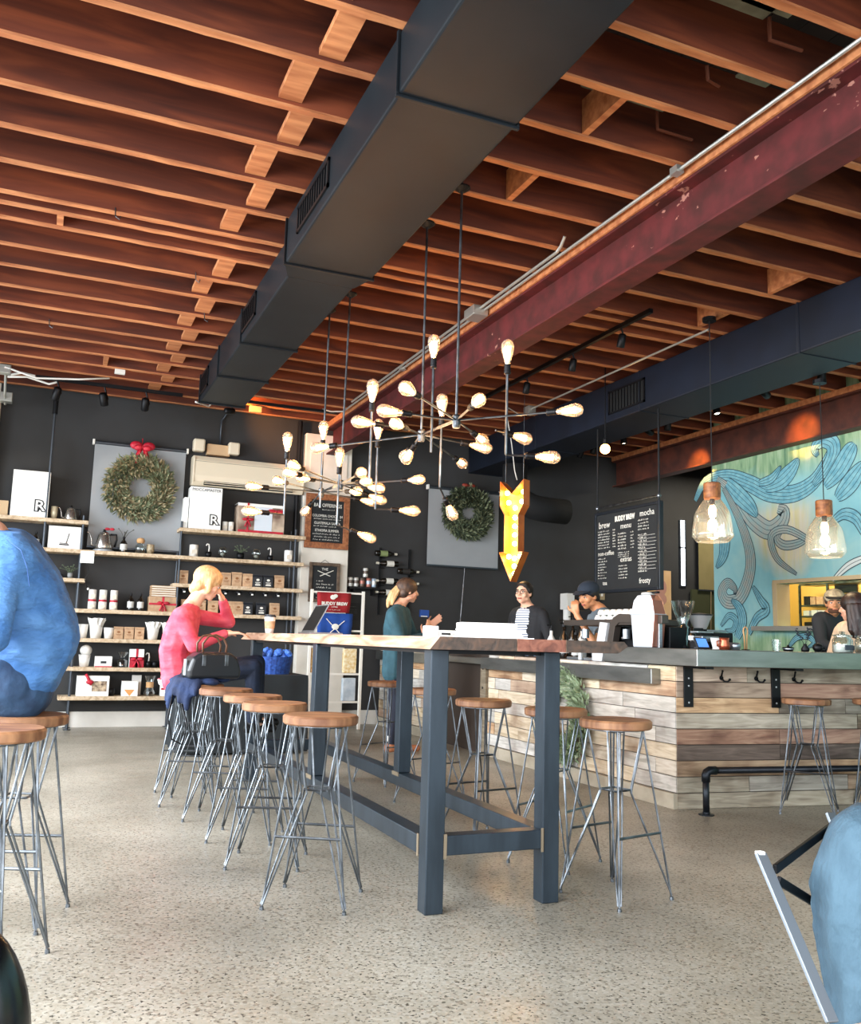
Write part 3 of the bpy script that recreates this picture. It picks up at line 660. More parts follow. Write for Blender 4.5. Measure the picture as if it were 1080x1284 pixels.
# stainless tops
M_ss = mat('stainless_fascia','#9a9c9a',.3,.85,col2='#7c7f7d',scale=2.2,stretch=(1,1,5),bump=.02)
ct=thing('steel_countertop','raised stainless steel countertop on the corner of the plank bar','countertop',(3.87,4.69,0))
zt0,zt1=.935,1.045
A=V((0,0,0)); B=bd*3.45; Cc=B+bn*.78; D=A+bn*.78; 
def slabp(poly,z0,z1,nm,par,m,bev=.004):
    n=len(poly); q=MB(); q.add([V(p)+V((0,0,z)) for z in (z0,z1) for p in poly],[tuple(reversed(range(n))),tuple(range(n,2*n))]+[(i,(i+1)%n,(i+1)%n+n,i+n) for i in range(n)]); return q.build(nm,m,par,bevel=bev)
slabp([A,B,Cc,V((.78,.78,0)),V((.78,1.05,0)),V((0,1.05,0))],zt0,zt1,'steel_top',ct,M_ss)
lc=thing('steel_ledge','lower stainless steel work counter along the bar side','countertop',(3.85,5.14,0))
MB().box((0,0,.80),(.65,2.62,.905)).build('steel_top',M_ss,lc,bevel=.004)
MB().box((0,3.85,.80),(.65,5.55,.905)).build('steel_top',M_ss,lc,bevel=.004)
MB().box((.01,2.63,.84),(.4,3.84,.9)).build('steel_flap',M_ss,lc,bevel=.004)
# flat black brackets
for i,(s_,lb) in enumerate(((.085,'black bolted steel bracket at the plank bar corner'),(.77,'black bolted steel bracket behind the bar stool'),(1.75,'black bolted steel bracket beyond the right photo edge'))):
    if i==2: continue
    o=V((BX,BY,0))+bd*s_-bn*.008; t=thing('bracket',lb,'bracket',o,ba)
    MB().box((-.035,-.012,.66),(.035,-.001,.934)).build('plate',M_black,t,bevel=.002)
    MB().box((-.03,-.26,.918),(.03,-.012,.934)).build('arm',M_black,t,bevel=.002)
    for z in (.69,.80,.85): MB().ball((0,-.013,z),(.007,.004,.007),8,6).build('bolt',mat('bright_bolt','#b9bcc0',.3,.8),t,True)
# coat hooks
M_hook=mat('cast_iron','#121316',.4,.7)
for i,(px_,lb) in enumerate((( .40,'black double coat hook on the bar front, leftmost'),(.745-.10+.0,'black double coat hook on the bar front, left of the second bracket'),(1.06,'black double coat hook on the bar front, right of the second bracket'))):
    px_=(.345,.62,.925)[i]
    o=V((BX,BY,.855))+bd*px_-bn*.006; t=thing('coat_hook',lb,'hook',o,ba,'coat hooks on the bar front')
    MB().lathe([(.0,0),(.016,0),(.014,.006),(.0,.007)],10,Matrix.Rotation(R(90),4,'X')).build('back_plate',M_hook,t)
    q=MB(); q.tube([(0,-.006,.01),(-.01,-.02,.015),(-.014,-.03,.03),(-.012,-.034,.045)],.006,6); q.tube([(0,-.006,-.005),(.012,-.02,-.022),(.03,-.03,-.024),(.042,-.036,-.01)],.0065,6); q.ball((-.012,-.034,.047),.008,8,6); q.ball((.042,-.036,-.008),.0085,8,6)
    q.build('hook_prong',M_hook,t,True)
# foot rail of black iron pipe
M_pipe=mat('black_iron_pipe','#2b3036',.4,.7,col2='#20242a',scale=9)
o=V((3.993,4.771,0.000)); t=thing('foot_rail','black iron pipe foot rail along the plank bar front','foot rail',o,ba)
r=.021; h=.275
MB().tube([(0,0,.01),(0,0,h-.05)],r,12).build('upright',M_pipe,t,True)
MB().tube([(.05,0,h),(3.0,0,h)],r,12).build('rail',M_pipe,t,True)
q=MB(); q.tube([(0,0,h-.07),(0,0,h-.03),(.008,0,h-.012),(.03,0,h),(.075,0,h)],.028,12); q.build('elbow',M_pipe,t,True)
MB().lathe([(.0,0),(.05,0),(.05,.006),(.024,.008),(.024,.02),(0,.02)],14).build('floor_flange',M_pipe,t)
MB().tube([(2.2,0,.0),(2.2,0,h)],r,12).build('upright',M_pipe,t,True)

# ================================================================== CHANDELIERS
M_amber = glass('amber_bulb_glass','#ffe3c4',.10,.05,.10)
M_fil = mat('glowing_filament','#ffd9a8',.4,emis=42,ecol='#ffc98c')
M_core = mat('glow_core','#fff0cf',.4,emis=60,ecol='#ffd08a')
def bulb_meshes():
    prof=[(.013,0),(.015,.012),(.026,.05),(.035,.085),(.0375,.105),(.034,.128),(.022,.143),(.008,.150),(.0,.151)]
    g=MB().lathe(prof,14,caps=False).mesh('bulb_glass',M_amber,True)
    f=MB()
    for k in range(7):
        a=k*2*math.pi/7; f.tube([(.010*math.cos(a),.010*math.sin(a),.035),(.017*math.cos(a+.2),.017*math.sin(a+.2),.108)],.0022,5)
    f.tube([(0,0,.0),(0,0,.11)],.0035,6)
    return g,f.mesh('filament',M_fil,True),MB().lathe([(.0,-.052),(.017,-.052),(.019,-.04),(.0165,-.03),(.019,-.022),(.0165,-.012),(.019,-.004),(.017,.004),(.0,.004)],12).mesh('socket',M_black,True)
BG,BF,BS=bulb_meshes()
def frame_to(p,d):
    return Matrix.Translation(V(p))@V(d).to_track_quat('Z','Y').to_matrix().to_4x4()
def link(name,me,par,M=None):
    o=bpy.data.objects.new(name,me); C.objects.link(o); o.parent=par
    if M is not None: o.matrix_local=M
    return o
def chandelier(label,hubs,rods_top,arms,verts,direct):
    """hubs: two hub points; arms: (start, socket) horizontal; verts: (x,y,ztop,zbot, bottom bulb dir or None)"""
    cx=(V(hubs[0])+V(hubs[1]))/2; t=thing('chandelier',label,'chandelier',(cx.x,cx.y,3.7),0,'industrial bulb chandeliers')
    o=V((cx.x,cx.y,3.7)); r=.0075
    for h,tp in zip(hubs,rods_top):
        h=V(h)-o; tp=V(tp)-o
        MB().tube([tp+V((0,0,.285)),h],.008,8).build('stem',M_rod,t)
        MB().lathe([(0,0),(.05,0),(.05,-.008),(.02,-.03),(0,-.03)],14,Matrix.Translation(tp)).build('ceiling_canopy',M_black,t)
        MB().lathe([(0,.03),(.02,.03),(.024,.02),(.024,-.03),(.018,-.045),(0,-.045)],12,Matrix.Translation(h)).build('hub',M_rod,t)
    MB().tube([V(hubs[0])-o,V(hubs[1])-o],.009,8).build('hub_bar',M_rod,t)
    def bulb(p,d):
        M=frame_to(p,d); s=link('socket',BS,t,M); b=link('bulb',BG,s); f=link('filament',BF,s)
    for a,s_ in arms:
        a=V(a)-o; s_=V(s_)-o; d=(s_-a).normalized()
        MB().tube([a,s_-d*.045],r*.8,6).build('arm',M_rod,t); bulb(s_,d)
    for (x,y,zt,zb,bd_) in verts:
        a=V((x,y,zt))-o; b=V((x,y,zb))-o
        MB().tube([b,a-V((0,0,.045))],r,6).build('arm',M_rod,t); bulb(a,V((0,0,1)))
        if bd_:
            d=V(bd_).normalized(); e=b+d*.16; MB().tube([b,e-d*.045],r*.8,6).build('arm',M_rod,t); bulb(e,d)
    for p,d in direct:
        p=V(p)-o; d=V(d).normalized(); bulb(p,d); MB().tube([p-d*.05,p-d*.12],r*.8,6).build('arm',M_rod,t)
    return t
H1=(2.07,4.54,2.294); H2=(2.07,5.057,2.314)
chandelier('near wide chandelier of amber filament bulbs on steel rods',(H1,H2),((2.07,4.54,3.7),(2.067,5.057,3.7)),
 [(H1,(2.47,4.12,2.30)),((2.04,4.62,2.30),(2.05,4.20,2.30)) if False else (H1,(2.02,4.22,2.30)),
  (H2,(1.64,5.57,2.29)),
  (H1,(1.66,4.16,2.30)),
  (H1,(1.75,4.56,2.30)),(H2,(1.87,4.86,2.30)),
  (H2,(2.07,5.20,2.25)),(H2,(2.12,5.40,2.28)),
  (H1,(2.28,4.72,2.27)),(H2,(2.36,4.98,2.27)),
  (H2,(2.52,5.50,2.28))],
 [(1.97,4.66,2.67,2.12,None),
   (1.72,5.00,2.455,1.99,None),
   (2.28,4.33,2.59,2.08,(1,-.25,.0)),
   (2.17,4.98,2.42,1.98,(.55,.55,-.45)) ],
 [((1.74,4.98,2.325),(-1,.1,.05)),((2.36,4.42,2.22),(1,.25,-.05))])
K1=(1.98,6.417,2.166+.03); K2=(1.98,6.928,2.188+.02)
chandelier('far chandelier of glowing filament bulbs before the white column',(K1,K2),((2.0,6.42,3.7),(1.956,6.826,3.7)),
 [(K2,(1.46,6.72,2.17)),(K1,(1.53,5.90,2.19)),(K1,(1.55,6.05,2.17)),(K1,(1.68,6.18,2.17)),(K2,(1.55,6.42,2.17)),
  (K1,(2.30,5.85,2.17)),(K1,(1.92,5.82,2.17)),(K1,(2.03,6.10,2.17)),(K1,(2.13,6.22,2.16)),(K1,(2.20,6.40,2.13)),
  (K2,(2.3,6.9,2.17)),(K2,(2.10,6.55,2.17)),(K2,(1.95,7.15,2.12))],
 [(1.80,6.31,2.49,1.99,None),(1.52,6.25,2.36,1.91,(-1,-.1,0)),(1.93,6.30,2.30,1.87,(.6,-.1,-.2)),(2.03,5.75,2.41,1.93,(1,-.25,0))],
 [])
for i,p in enumerate(((2.05,4.8,2.3),(1.98,6.6,2.17))):
    l=bpy.data.lights.new('chandelier_glow','POINT'); l.energy=16; l.color=(1,.62,.32); l.shadow_soft_size=.35
    o=bpy.data.objects.new('chandelier_glow',l); C.objects.link(o); o.location=p

# ================================================================== PENDANTS
M_cap=plank_mat('walnut_cap','#6b3c20','#95592f','#b3763f')
M_shade=glass('pendant_glass','#f6f2ea',.16,.04,.04)
for loc,lb,zt in (((4.756,5.56,1.875),'clear glass pendant lamp with wooden cap, left of the pair',3.69),((5.777,5.42,1.805),'clear glass pendant lamp with wooden cap, right of the pair',3.28)):
    t=thing('pendant_lamp',lb,'pendant lamp',loc,0,'glass pendants over the bar')
    MB().lathe([(.0,.335),(.062,.335),(.066,.345),(.066,.455),(.060,.463),(.0,.463)],20).build('wooden_cap',M_cap,t)
    prof=[(.060,.335),(.066,.33),(.09,.295),(.128,.235),(.138,.20),(.158,.055),(.158,.04),(.125,.0),(.118,-.003)]
    pi=[(r_-.004,z_) for r_,z_ in reversed(prof)]
    MB().lathe(prof,28,caps=False).build('glass_shade',M_shade,t,True)
    q=MB().lathe([(.0,.335),(.018,.335),(.020,.29),(.0,.285)],12).build('lamp_holder',M_black,t)
    MB().ball((0,0,.245),(.030,.030,.042),14,10).build('bulb',mat('warm_pendant_bulb','#ffe2ad',.4,emis=22,ecol='#ffca7e'),t,True)
    MB().tube([(0,0,.463),(0,0,zt-loc[2])],.004,6).build('cord',mat('black_cord','#0d0d0f',.6),t)
    MB().lathe([(0,zt-loc[2]),(.055,zt-loc[2]),(.055,zt-loc[2]-.03),(0,zt-loc[2]-.03)],14).build('ceiling_canopy',M_black,t)
    l=bpy.data.lights.new('pendant_light','POINT'); l.energy=9; l.color=(1,.76,.45); l.shadow_soft_size=.04
    o=bpy.data.objects.new('pendant_light',l); C.objects.link(o); o.parent=t; o.location=(0,0,.12)

# ================================================================== ARROW MARQUEE SIGN
M_orange=mat('orange_enamel','#c4712e',.5,col2='#a85a22',scale=8); M_yel=mat('yellow_sign_face','#e0a52e',.5)
# front faces the seating area; outline in local x (width), z (height)
ar=thing('arrow_sign','lit orange marquee arrow with bulbs pointing down above the barista','sign',(4.40,8.10,1.66),R(-62))
out=[(-.145,1.04),(0,.90),(.145,1.04),(.145,.78),(.085,.68),(.085,.30),(.145,.30),(0,.0),(-.145,.30),(-.085,.30),(-.085,.68),(-.145,.78)]
I=Matrix.Identity(4)
q=MB(); n=len(out)
q.add([(x,.012,z) for x,z in out],[tuple(range(n))]); q.build('sign_back',M_yel,ar)
q=MB(); 
for i in range(n):
    x0_,z0_=out[i]; x1_,z1_=out[(i+1)%n]; q.add([(x0_,-.10,z0_),(x1_,-.10,z1_),(x1_,.015,z1_),(x0_,.015,z0_)],[(0,1,2,3)])
o=q.build('sign_rim',M_orange,ar); so=o.modifiers.new('s','SOLIDIFY'); so.thickness=.006
bm_=mat('sign_bulb_glow','#fff2c4',.3,emis=30,ecol='#ffdf9a')
gb=MB().ball((0,0,0),.024,12,8).mesh('sign_bulb',bm_,True)
for x,z in ((-.10,.92),(.10,.92),(-.08,.82),(.08,.82),(0,.76),(0,.66),(0,.57),(0,.48),(0,.39),(-.07,.26),(.07,.26),(0,.24),(0,.16),(0,.085)):
    link('bulb',gb,ar,Matrix.Translation((x,-.03,z)))
MB().tube([(.11,-.05,1.0),(.11,-.05,2.02)],.003,5).build('hanging_wire',M_rod,ar); MB().tube([(-.11,-.05,1.0),(-.11,-.05,2.02)],.003,5).build('hanging_wire',M_rod,ar)
l=bpy.data.lights.new('sign_glow','POINT'); l.energy=9; l.color=(1,.72,.35); l.shadow_soft_size=.1; o=bpy.data.objects.new('sign_glow',l); C.objects.link(o); o.parent=ar; o.location=(0,-.16,.5)

# ================================================================== BACK WALL: SHELVING
WY=10.8; SF=10.50; M_shelf=plank_mat('pale_shelf_board','#a98f70','#c9b293','#dccab0')
M_spipe=mat('grey_shelf_pipe','#454b52',.4,.6)
sh=thing('shelving_unit','tall wall shelving of pale boards on dark iron pipes','shelving',(0,10.5,0))
def board(x0,x1,z,nm='shelf_board'): MB().box((x0,0,z-.042),(x1,.285,z)).build(nm,M_shelf,sh,bevel=.004)
ZA,ZB,ZC,ZD,ZE,ZF,ZG,ZH=2.245,1.925,1.61,1.285,.97,.662,.352,2.245
board(-.56,.385,ZA); board(-.56,2.83,ZB); board(-.56,.40,ZC); board(.27,1.36,ZD); board(1.33,2.83,ZC); board(1.33,2.83,ZD); board(.30,1.42,ZE); board(.28,1.42,ZF); board(.22,1.42,ZG); board(1.36,2.84,ZH)
for x,y0_,z0_,z1_ in ((-.05,.03,ZB,3.69),(-.05,.25,ZB,2.3),(.335,.03,0,2.30),(.335,.25,0,2.30),(1.385,.03,.0,2.32),(1.385,.25,.0,2.32),(2.72,.03,.0,2.32),(2.72,.25,.0,2.32)):
    MB().tube([(x,y0_,z0_),(x,y0_,z1_)],.014,10).build('pipe_post',M_spipe,sh)
    if z0_==0: MB().lathe([(0,0),(.04,0),(.04,.008),(.018,.01),(0,.01)],12,Matrix.Translation((x,y0_,0))).build('floor_flange',M_spipe,sh)
MB().tube([(-.05,.03,3.69),(-.05,.03,3.40)],.028,10).build('pipe_fitting',M_black,sh)

# ---- goods makers (origin at the base centre, front faces -Y)
def put(nm,lb,cat,x,z,y=10.63,rz=0,grp=None): return thing(nm,lb,cat,(x,y,z),R(rz),grp)
def carton(lb,x,z,w_,h,d=.16,m=None,y=10.62,rz=0,cat='box',nm='carton',grp=None):
    t=put(nm,lb,cat,x,z,y,rz,grp)
    MB().box((-w_/2,-d/2,0),(w_/2,d/2,h)).build('box_body',m or M_paper,t,bevel=.003)
    MB().box((-w_/2-.001,-.003,h-.0005),(w_/2+.001,.003,h+.0008)).build('lid_seam',mat('seam_tape','#d9d5cc',.6),t)
    return t
def ribbon(t,w_,h,d,x=0,both=True,bow=True,bz=None):
    q=MB(); q.box((x-.012,-d/2-.003,-.0),(x+.012,-d/2-.001,h+.002)).box((x-.012,-d/2-.003,h+.001),(x+.012,d/2,h+.003))
    if both: q.box((-w_/2-.002,-d/2-.003,h*.5-.012),(w_/2+.002,-d/2-.001,h*.5+.012))
    q.build('ribbon',M_red,t)
    if bow:
        bz=h*.5 if bz is None else bz; q=MB(); c=V((x,-d/2-.016,bz))
        q.ball(c,(.012,.012,.012),8,6)
        for s in (-1,1):
            q.ball(c+V((s*.035,0,.012)),(.034,.012,.018),10,6); q.tube([c,c+V((s*.02,0,-.04)),c+V((s*.035,0,-.075))],.009,5)
        q.build('bow',M_red,t,True)
def kraft_bag(lb,x,z,w_=.115,h=.14,dark=False,grp='coffee bags on the shelves',rz=0,m=None):
    t=put('coffee_bag',lb,'coffee bag',x,z,10.60,rz,grp); d=.07; mm=M_dark if dark else M_kraft
    q=MB(); q.add([(-w_/2,-d/2,0),(w_/2,-d/2,0),(w_/2,d/2,0),(-w_/2,d/2,0),(-w_/2,-d/2,h*.8),(w_/2,-d/2,h*.8),(w_/2,d/2,h*.8),(-w_/2,d/2,h*.8),(-w_/2,-.006,h),(w_/2,-.006,h),(w_/2,.006,h),(-w_/2,.006,h)],
      [(0,3,2,1),(0,1,5,4),(1,2,6,5),(2,3,7,6),(3,0,4,7),(4,5,9,8),(6,7,11,10),(8,9,10,11),(5,6,10,9),(7,4,8,11)]); q.build('bag_body',mm,t,bevel=.004)
    MB().box((-w_/2-.002,-.012,h-.02),(w_/2+.002,.012,h+.004)).build('folded_top',mm,t)
    lm=M_chalkwhite if dark else mat('brown_print','#8a5a35',.8)
    q=MB(); y_=-d/2-.0012
    q.ball((0,y_,h*.58),(w_*.17,.001,h*.09),10,6); q.box((-w_*.27,y_-.0005,h*.36),(w_*.27,y_,h*.40)); q.box((-w_*.2,y_-.0005,h*.28),(w_*.2,y_,h*.31)); 
    if dark: q.box((-w_*.27,y_-.0005,h*.14),(w_*.27,y_,h*.24))
    q.build('printed_label',lm,t)
    return t
M_wax=mat('white_ceramic','#eae8e2',.4)
def candle(lb,x,z,r=.042,h=.125,grp=None,nm='candle_jar',band=False,cat='candle'):
    t=put(nm,lb,cat,x,z,10.60,0,grp)
    MB().lathe([(0,0),(r,0),(r,h*.93),(r*.95,h),(r*.8,h),(r*.8,h*.95),(0,h*.95)],18).build('jar_body',M_wax,t,True); 
    MB().box((-r*.6,-r-.002,h*.25),(r*.6,-r*.78,h*.6)).build('paper_label',mat('cream_label','#d9d0c0',.8),t)
    if band: MB().lathe([(r+.001,.0),(r+.001,.022)],18,caps=False).build('red_band',M_red,t)
    return t
M_amb=mat('dark_bottle_glass','#17130f',.12,spec=.8)
def bottle(lb,x,z,h=.20,r=.034,grp=None,spr=False,y=10.60):
    t=put('dark_bottle',lb,'bottle',x,z,y,0,grp)
    MB().lathe([(0,0),(r,0),(r*1.05,h*.08),(r*1.05,h*.55),(r*.7,h*.68),(r*.32,h*.75),(r*.32,h*.86),(0,h*.86)],16).build('bottle_body',M_amb,t,True)
    MB().lathe([(0,h*.84),(r*.42,h*.84),(r*.42,h*.93),(r*.15,h*.95),(r*.15,h),(0,h)],12).build('pump_cap',M_black,t)
    MB().lathe([(r*1.07,h*.16),(r*1.07,h*.5)],16,Matrix.Identity(4),caps=False).build('paper_label',mat('grey_label','#c9cbc9',.7),t)
    if spr:
        q=MB(); rr=random.Random(4)
        for i in range(9):
            a=rr.uniform(0,6.28); b=V((0,0,h*.8)); e_=b+V((math.cos(a)*rr.uniform(.03,.12),math.sin(a)*.04,rr.uniform(.06,.12))); q.tube([b,(b+e_)/2+V((0,0,.02)),e_],.0022,4); q.ball(e_,.006,6,4)
        q.build('twigs',mat('dried_twig','#4a4a3c',.8),t)
    return t
def kettle(lb,x,z,s=1.,base=True,grp=None,bow=False):
    t=put('gooseneck_kettle',lb,'kettle',x,z,10.62,0,grp); ks=mat('kettle_steel','#b5b2ad',.22,.9)
    z0=.02*s if base else 0
    if base: MB().lathe([(0,0),(.095*s,0),(.095*s,.016*s),(.08*s,.02*s),(0,.02*s)],20).build('kettle_base',mat('kettle_base_grey','#9aa0a6',.4),t)
    MB().lathe([(0,z0),(.078*s,z0),(.082*s,z0+.02*s),(.06*s,z0+.13*s),(.045*s,z0+.165*s),(0,z0+.17*s)],20).build('kettle_body',ks,t,True)
    MB().lathe([(0,z0+.165*s),(.03*s,z0+.168*s),(.012*s,z0+.18*s),(.014*s,z0+.195*s),(0,z0+.2*s)],12).build('lid_knob',M_black,t,True)
    MB().tube([(-.07*s,0,z0+.03*s),(-.11*s,0,z0+.04*s),(-.115*s,0,z0+.10*s),(-.135*s,0,z0+.155*s),(-.16*s,0,z0+.16*s)],.007*s,8).build('spout',ks,t,True)
    MB().tube([(.055*s,0,z0+.15*s),(.11*s,0,z0+.15*s),(.115*s,0,z0+.10*s),(.10*s,0,z0+.03*s)],.010*s,8).build('handle',M_black,t,True)
    if bow:
        q=MB(); 
        for s_ in (-1,1): q.ball((.05+s_*.025,-.03,z0+.2*s),(.028,.012,.016),8,6)
        q.build('bow',M_red,t,True)
    return t
def pot(lb,x,z,r=.04,h=.07,m=None,plant=None,grp=None,nm='small_pot',cat='pot',cane=False):
    t=put(nm,lb,cat,x,z,10.60,0,grp)
    MB().lathe([(0,0),(r*.75,0),(r,h*.5),(r*.95,h),(r*.8,h),(r*.75,h*.7),(0,h*.7)],16).build('pot_body',m or M_black,t,True)
    if plant:
        q=MB(); rr=random.Random(hash(lb)%99)
        for i in range(14):
            a=rr.uniform(0,6.28); e_=V((math.cos(a)*rr.uniform(.02,.11),math.sin(a)*.05,h+rr.uniform(.02,.09))); q.tube([(0,0,h*.7),(e_.x*.4,e_.y*.4,h+.03),e_],.002,4); q.ball(e_,(.010,.006,.006),6,4)
        q.build('sprig',mat('dusty_green_sprig','#5d6a52',.8),t)
    if cane:
        MB().tube([(0,-.0,h*.6),(.005,-.0,h+.05),(.0,0,h+.085),(-.02,0,h+.09),(-.032,0,h+.07)],.008,8).build('candy_cane',mat('cane_white','#e6e2dc',.4),t,True)
    return t
def clearjar(lb,x,z,r=.05,h=.12,lid=None,globe=False,y=10.60):
    t=put('glass_jar',lb,'jar',x,z,y)
    if globe: MB().lathe([(.02,0),(.03,.004),(.01,.02),(r*.6,.03),(r,.03+r),(r*.8,.03+r*1.7),(r*.45,.03+r*1.95)],16,caps=False).build('glass_body',M_clear,t,True); MB().ball((0,0,.05),(r*.5,r*.5,r*.35),10,6).build('filling',mat('pale_pebbles','#b9b5ab',.8),t,True)
    else:
        MB().lathe([(0,0),(r,0),(r,h*.75),(r*.6,h*.9),(r*.6,h)],16,caps=False).build('glass_body',M_clear,t,True); MB().lathe([(0,.003),(r*.9,.003),(r*.9,h*.35),(0,h*.35)],14).build('filling',mat('dark_beans','#2a2019',.7),t)
    if lid: MB().lathe([(0,h*.98),(r*.7,h*.98),(r*.85,h*1.25),(r*.6,h*1.45),(0,h*1.5)],14).build('lid',lid,t,True)
    return t
M_cork=mat('cork','#c49a6c',.8)
def outline_R(t,x,y,z,s):
    """bold outlined slab-serif letter R printed on a box"""
    M=facing((0,y,0)); 
    text('printed_letter','R',s,Matrix.Translation((x,0,z))@M,mat('print_black','#15161a',.6),t,.0006,bold=s*.085,sx=1.1)
    text('printed_letter_inside','R',s,Matrix.Translation((x,-.001,z))@M,M_paper,t,.0006,bold=s*.012,sx=1.1)
def pt(t,nm,s,size,x,z,y,m,**k):
    return text(nm,s,size,Matrix.Translation((x,0,z))@facing((0,y,0)),m,t,.0006,**k)
M_print=mat('print_black','#15161a',.6)
# shelf A
t=carton('tall white appliance carton with outlined black letter on the top left shelf',-.22,ZA,.37,.50,.2); outline_R(t,.10,-.1015,.12,.16)
for o in t.children: pass
t=carton('narrow white carton at the far left end of the top shelf',-.475,ZA,.09,.16,.12,mat('tan_card','#c3a884',.8))
pot('pale twin tin beside the gooseneck kettle on the top left shelf',.03,ZA,.035,.14,mat('pale_tin','#cfc4a8',.4,.3),cane=False)
kettle('steel gooseneck kettle standing on the top left shelf',.20,ZA,.85,False)
# shelf B left
bottle('dark soap bottle at the left on the long shelf behind the man',-.40,ZB,.18)
t=carton('small gift carton tied with a red bow on the long shelf left end',-.26,ZB,.14,.13,.1,M_kraft); ribbon(t,.14,.13,.1,bow=True,bz=.12)
bottle('dark soap bottle between the red bow gift and the pipe on the long shelf',-.13,ZB,.18)
t=carton('white kettle carton with a small kettle drawing on the long shelf',.155,ZB,.33,.245,.14)
q=MB(); q.tube([(.02,-.0715,.06),(.03,-.0715,.10),(.045,-.0715,.17)],.004,5); q.tube([(-.05,-.0715,.045),(.05,-.0715,.045)],.007,5); q.tube([(-.045,-.0715,.06),(.035,-.0715,.06)],.004,5); q.build('kettle_drawing',M_print,t)
kettle('large steel gooseneck kettle with red bow on the long shelf',.565,ZB,1.15,True,bow=True)
bottle('dark soap bottle holding dried twigs before the grey screen',.775,ZB,.19,.036,spr=True)
clearjar('glass jar with a cork stopper before the grey screen',.955,ZB,.055,.12,M_cork)
pot('small mottled jar beside the cork stoppered jar on the long shelf',1.065,ZB,.045,.11,mat('mottled_jar','#b9a98c',.5,col2='#7c6a4e',scale=40))
# shelf B right
candle('white pillar candle at the left below the appliance carton',1.545,ZB,.05,.14)
pot('black pot with a white candy cane right of the left pillar candle',1.715,ZB,.038,.07,cane=True)
clearjar('round glass terrarium between the black pots',1.875,ZB,.055,.1,globe=True)
pot('black pot with dusty green sprigs in the middle of the long shelf',2.085,ZB,.045,.08,plant=True)
clearjar('round glass terrarium right of the sprig pot',2.27,ZB,.055,.1,globe=True)
pot('black pot with a white candy cane beside the right pillar candle',2.44,ZB,.038,.07,cane=True)
candle('white pillar candle at the right end of the long shelf',2.66,ZB,.05,.145)
# shelf H
t=carton('tall white coffee machine carton with outlined black letter under the air conditioner',1.64,ZH,.36,.49,.22,y=10.63); outline_R(t,.10,-.1115,.11,.15); pt(t,'printed_name','MOCCAMASTER',.045,0,.455,-.1115,M_print,sx=1.0)
t=carton('slim white carton edge left of the coffee machine carton',1.425,ZH,.05,.36,.2,y=10.66)
candle('short pale tin left of the red ribboned gift box',1.885,ZH,.032,.115,nm='pale_tin',cat='tin'); candle('short pale tin touching the red ribboned gift box',1.955,ZH,.032,.115,nm='pale_tin',cat='tin')
t=carton('large gift box showing cups with red ribbon and bows, top right shelf',2.29,ZH,.56,.34,.2,mat('gift_photo_print','#6d5245',.5,col2='#c9b6a0',scale=6,detail=2)); 
MB().box((-.08,-.104,.02),(.13,-.101,.31)).build('white_panel',mat('pale_blue_panel','#d5dfe8',.6),t); MB().box((-.28,-.106,.31),(.28,.1,.345)).build('box_lid',M_paper,t,bevel=.003)
MB().box((-.27,-.106,.0),(.27,-.104,.028)).build('ribbon',M_red,t); ribbon(t,.56,.345,.215,x=-.16,both=False,bz=.14)
q=MB(); 
for s_ in (-1,1): q.ball((.17+s_*.05,-.12,.27),(.05,.014,.024),10,6)
q.ball((.17,-.125,.27),.016,8,6); q.build('bow',M_red,t,True)
# shelf C left
pot('white lidded cup on the short left shelf beside the man',.03,ZC,.06,.11,M_wax,nm='white_cup',cat='cup'); pot('tiny dark dish by the white cup on the short shelf',.135,ZC,.035,.04); 
pot('small glass vase with pale twigs on the short left shelf',.245,ZC,.03,.06,mat('smoky_vase','#8a8d8c',.2),plant=True,nm='bud_vase',cat='vase')
t=thing('hanging_tag','white paper tag with cord hanging from the shelf pipe','tag',(.40,10.488,1.78)); MB().box((-.07,-.003,0),(.07,.003,.13)).build('paper',M_paper,t); MB().tube([(.0,-.004,.0),(.03,-.01,-.10),(-.01,-.008,-.18),(.03,-.004,-.27)],.004,5).build('cord',mat('black_cord','#0d0d0f',.6),t,True); MB().ball((.035,-.004,-.28),.014,8,6).build('tassel_ball',M_paper,t,True); MB().tube([(0,0,.1),(0,.02,.13)],.003,4).build('hook',M_black,t)
# shelf D left
for i,x in enumerate((.49,.60,.715)):
    nm_=('left','middle','right')[i]
    candle('white jar with a red band, %s of the lower row of three'%nm_,x,ZD,.043,.085,band=False,grp='white jars stacked in two rows'); t=candle('white candle, %s of the upper row resting on the jars'%nm_,x,ZD+.086,.040,.13,band=True,grp='white jars stacked in two rows')
bottle('dark bottle left of the pair beside the stacked gift boxes',.895,ZD,.20,.034,grp='dark bottles by the gift boxes'); bottle('dark bottle right of the pair, next to the stacked gift boxes',1.0,ZD,.20,.034,grp='dark bottles by the gift boxes')
t=carton('kraft gift box with red ribbon under the stack of flat boxes',1.235,ZD,.30,.165,.2,M_kraft); ribbon(t,.30,.165,.2,x=.0,bow=True)
for k in range(5):
    t=carton('flat cream box, number %s from the bottom of the stack on the gift'%('one','two','three','four','five')[k],1.235,ZD+.1675+k*.025,.27,.022,.19,M_kraft,grp='flat boxes stacked on the ribboned gift'); MB().box((-.13,-.0965,.003),(.13,-.0955,.016)).build('box_label',mat('cream_label','#d9d0c0',.8),t)
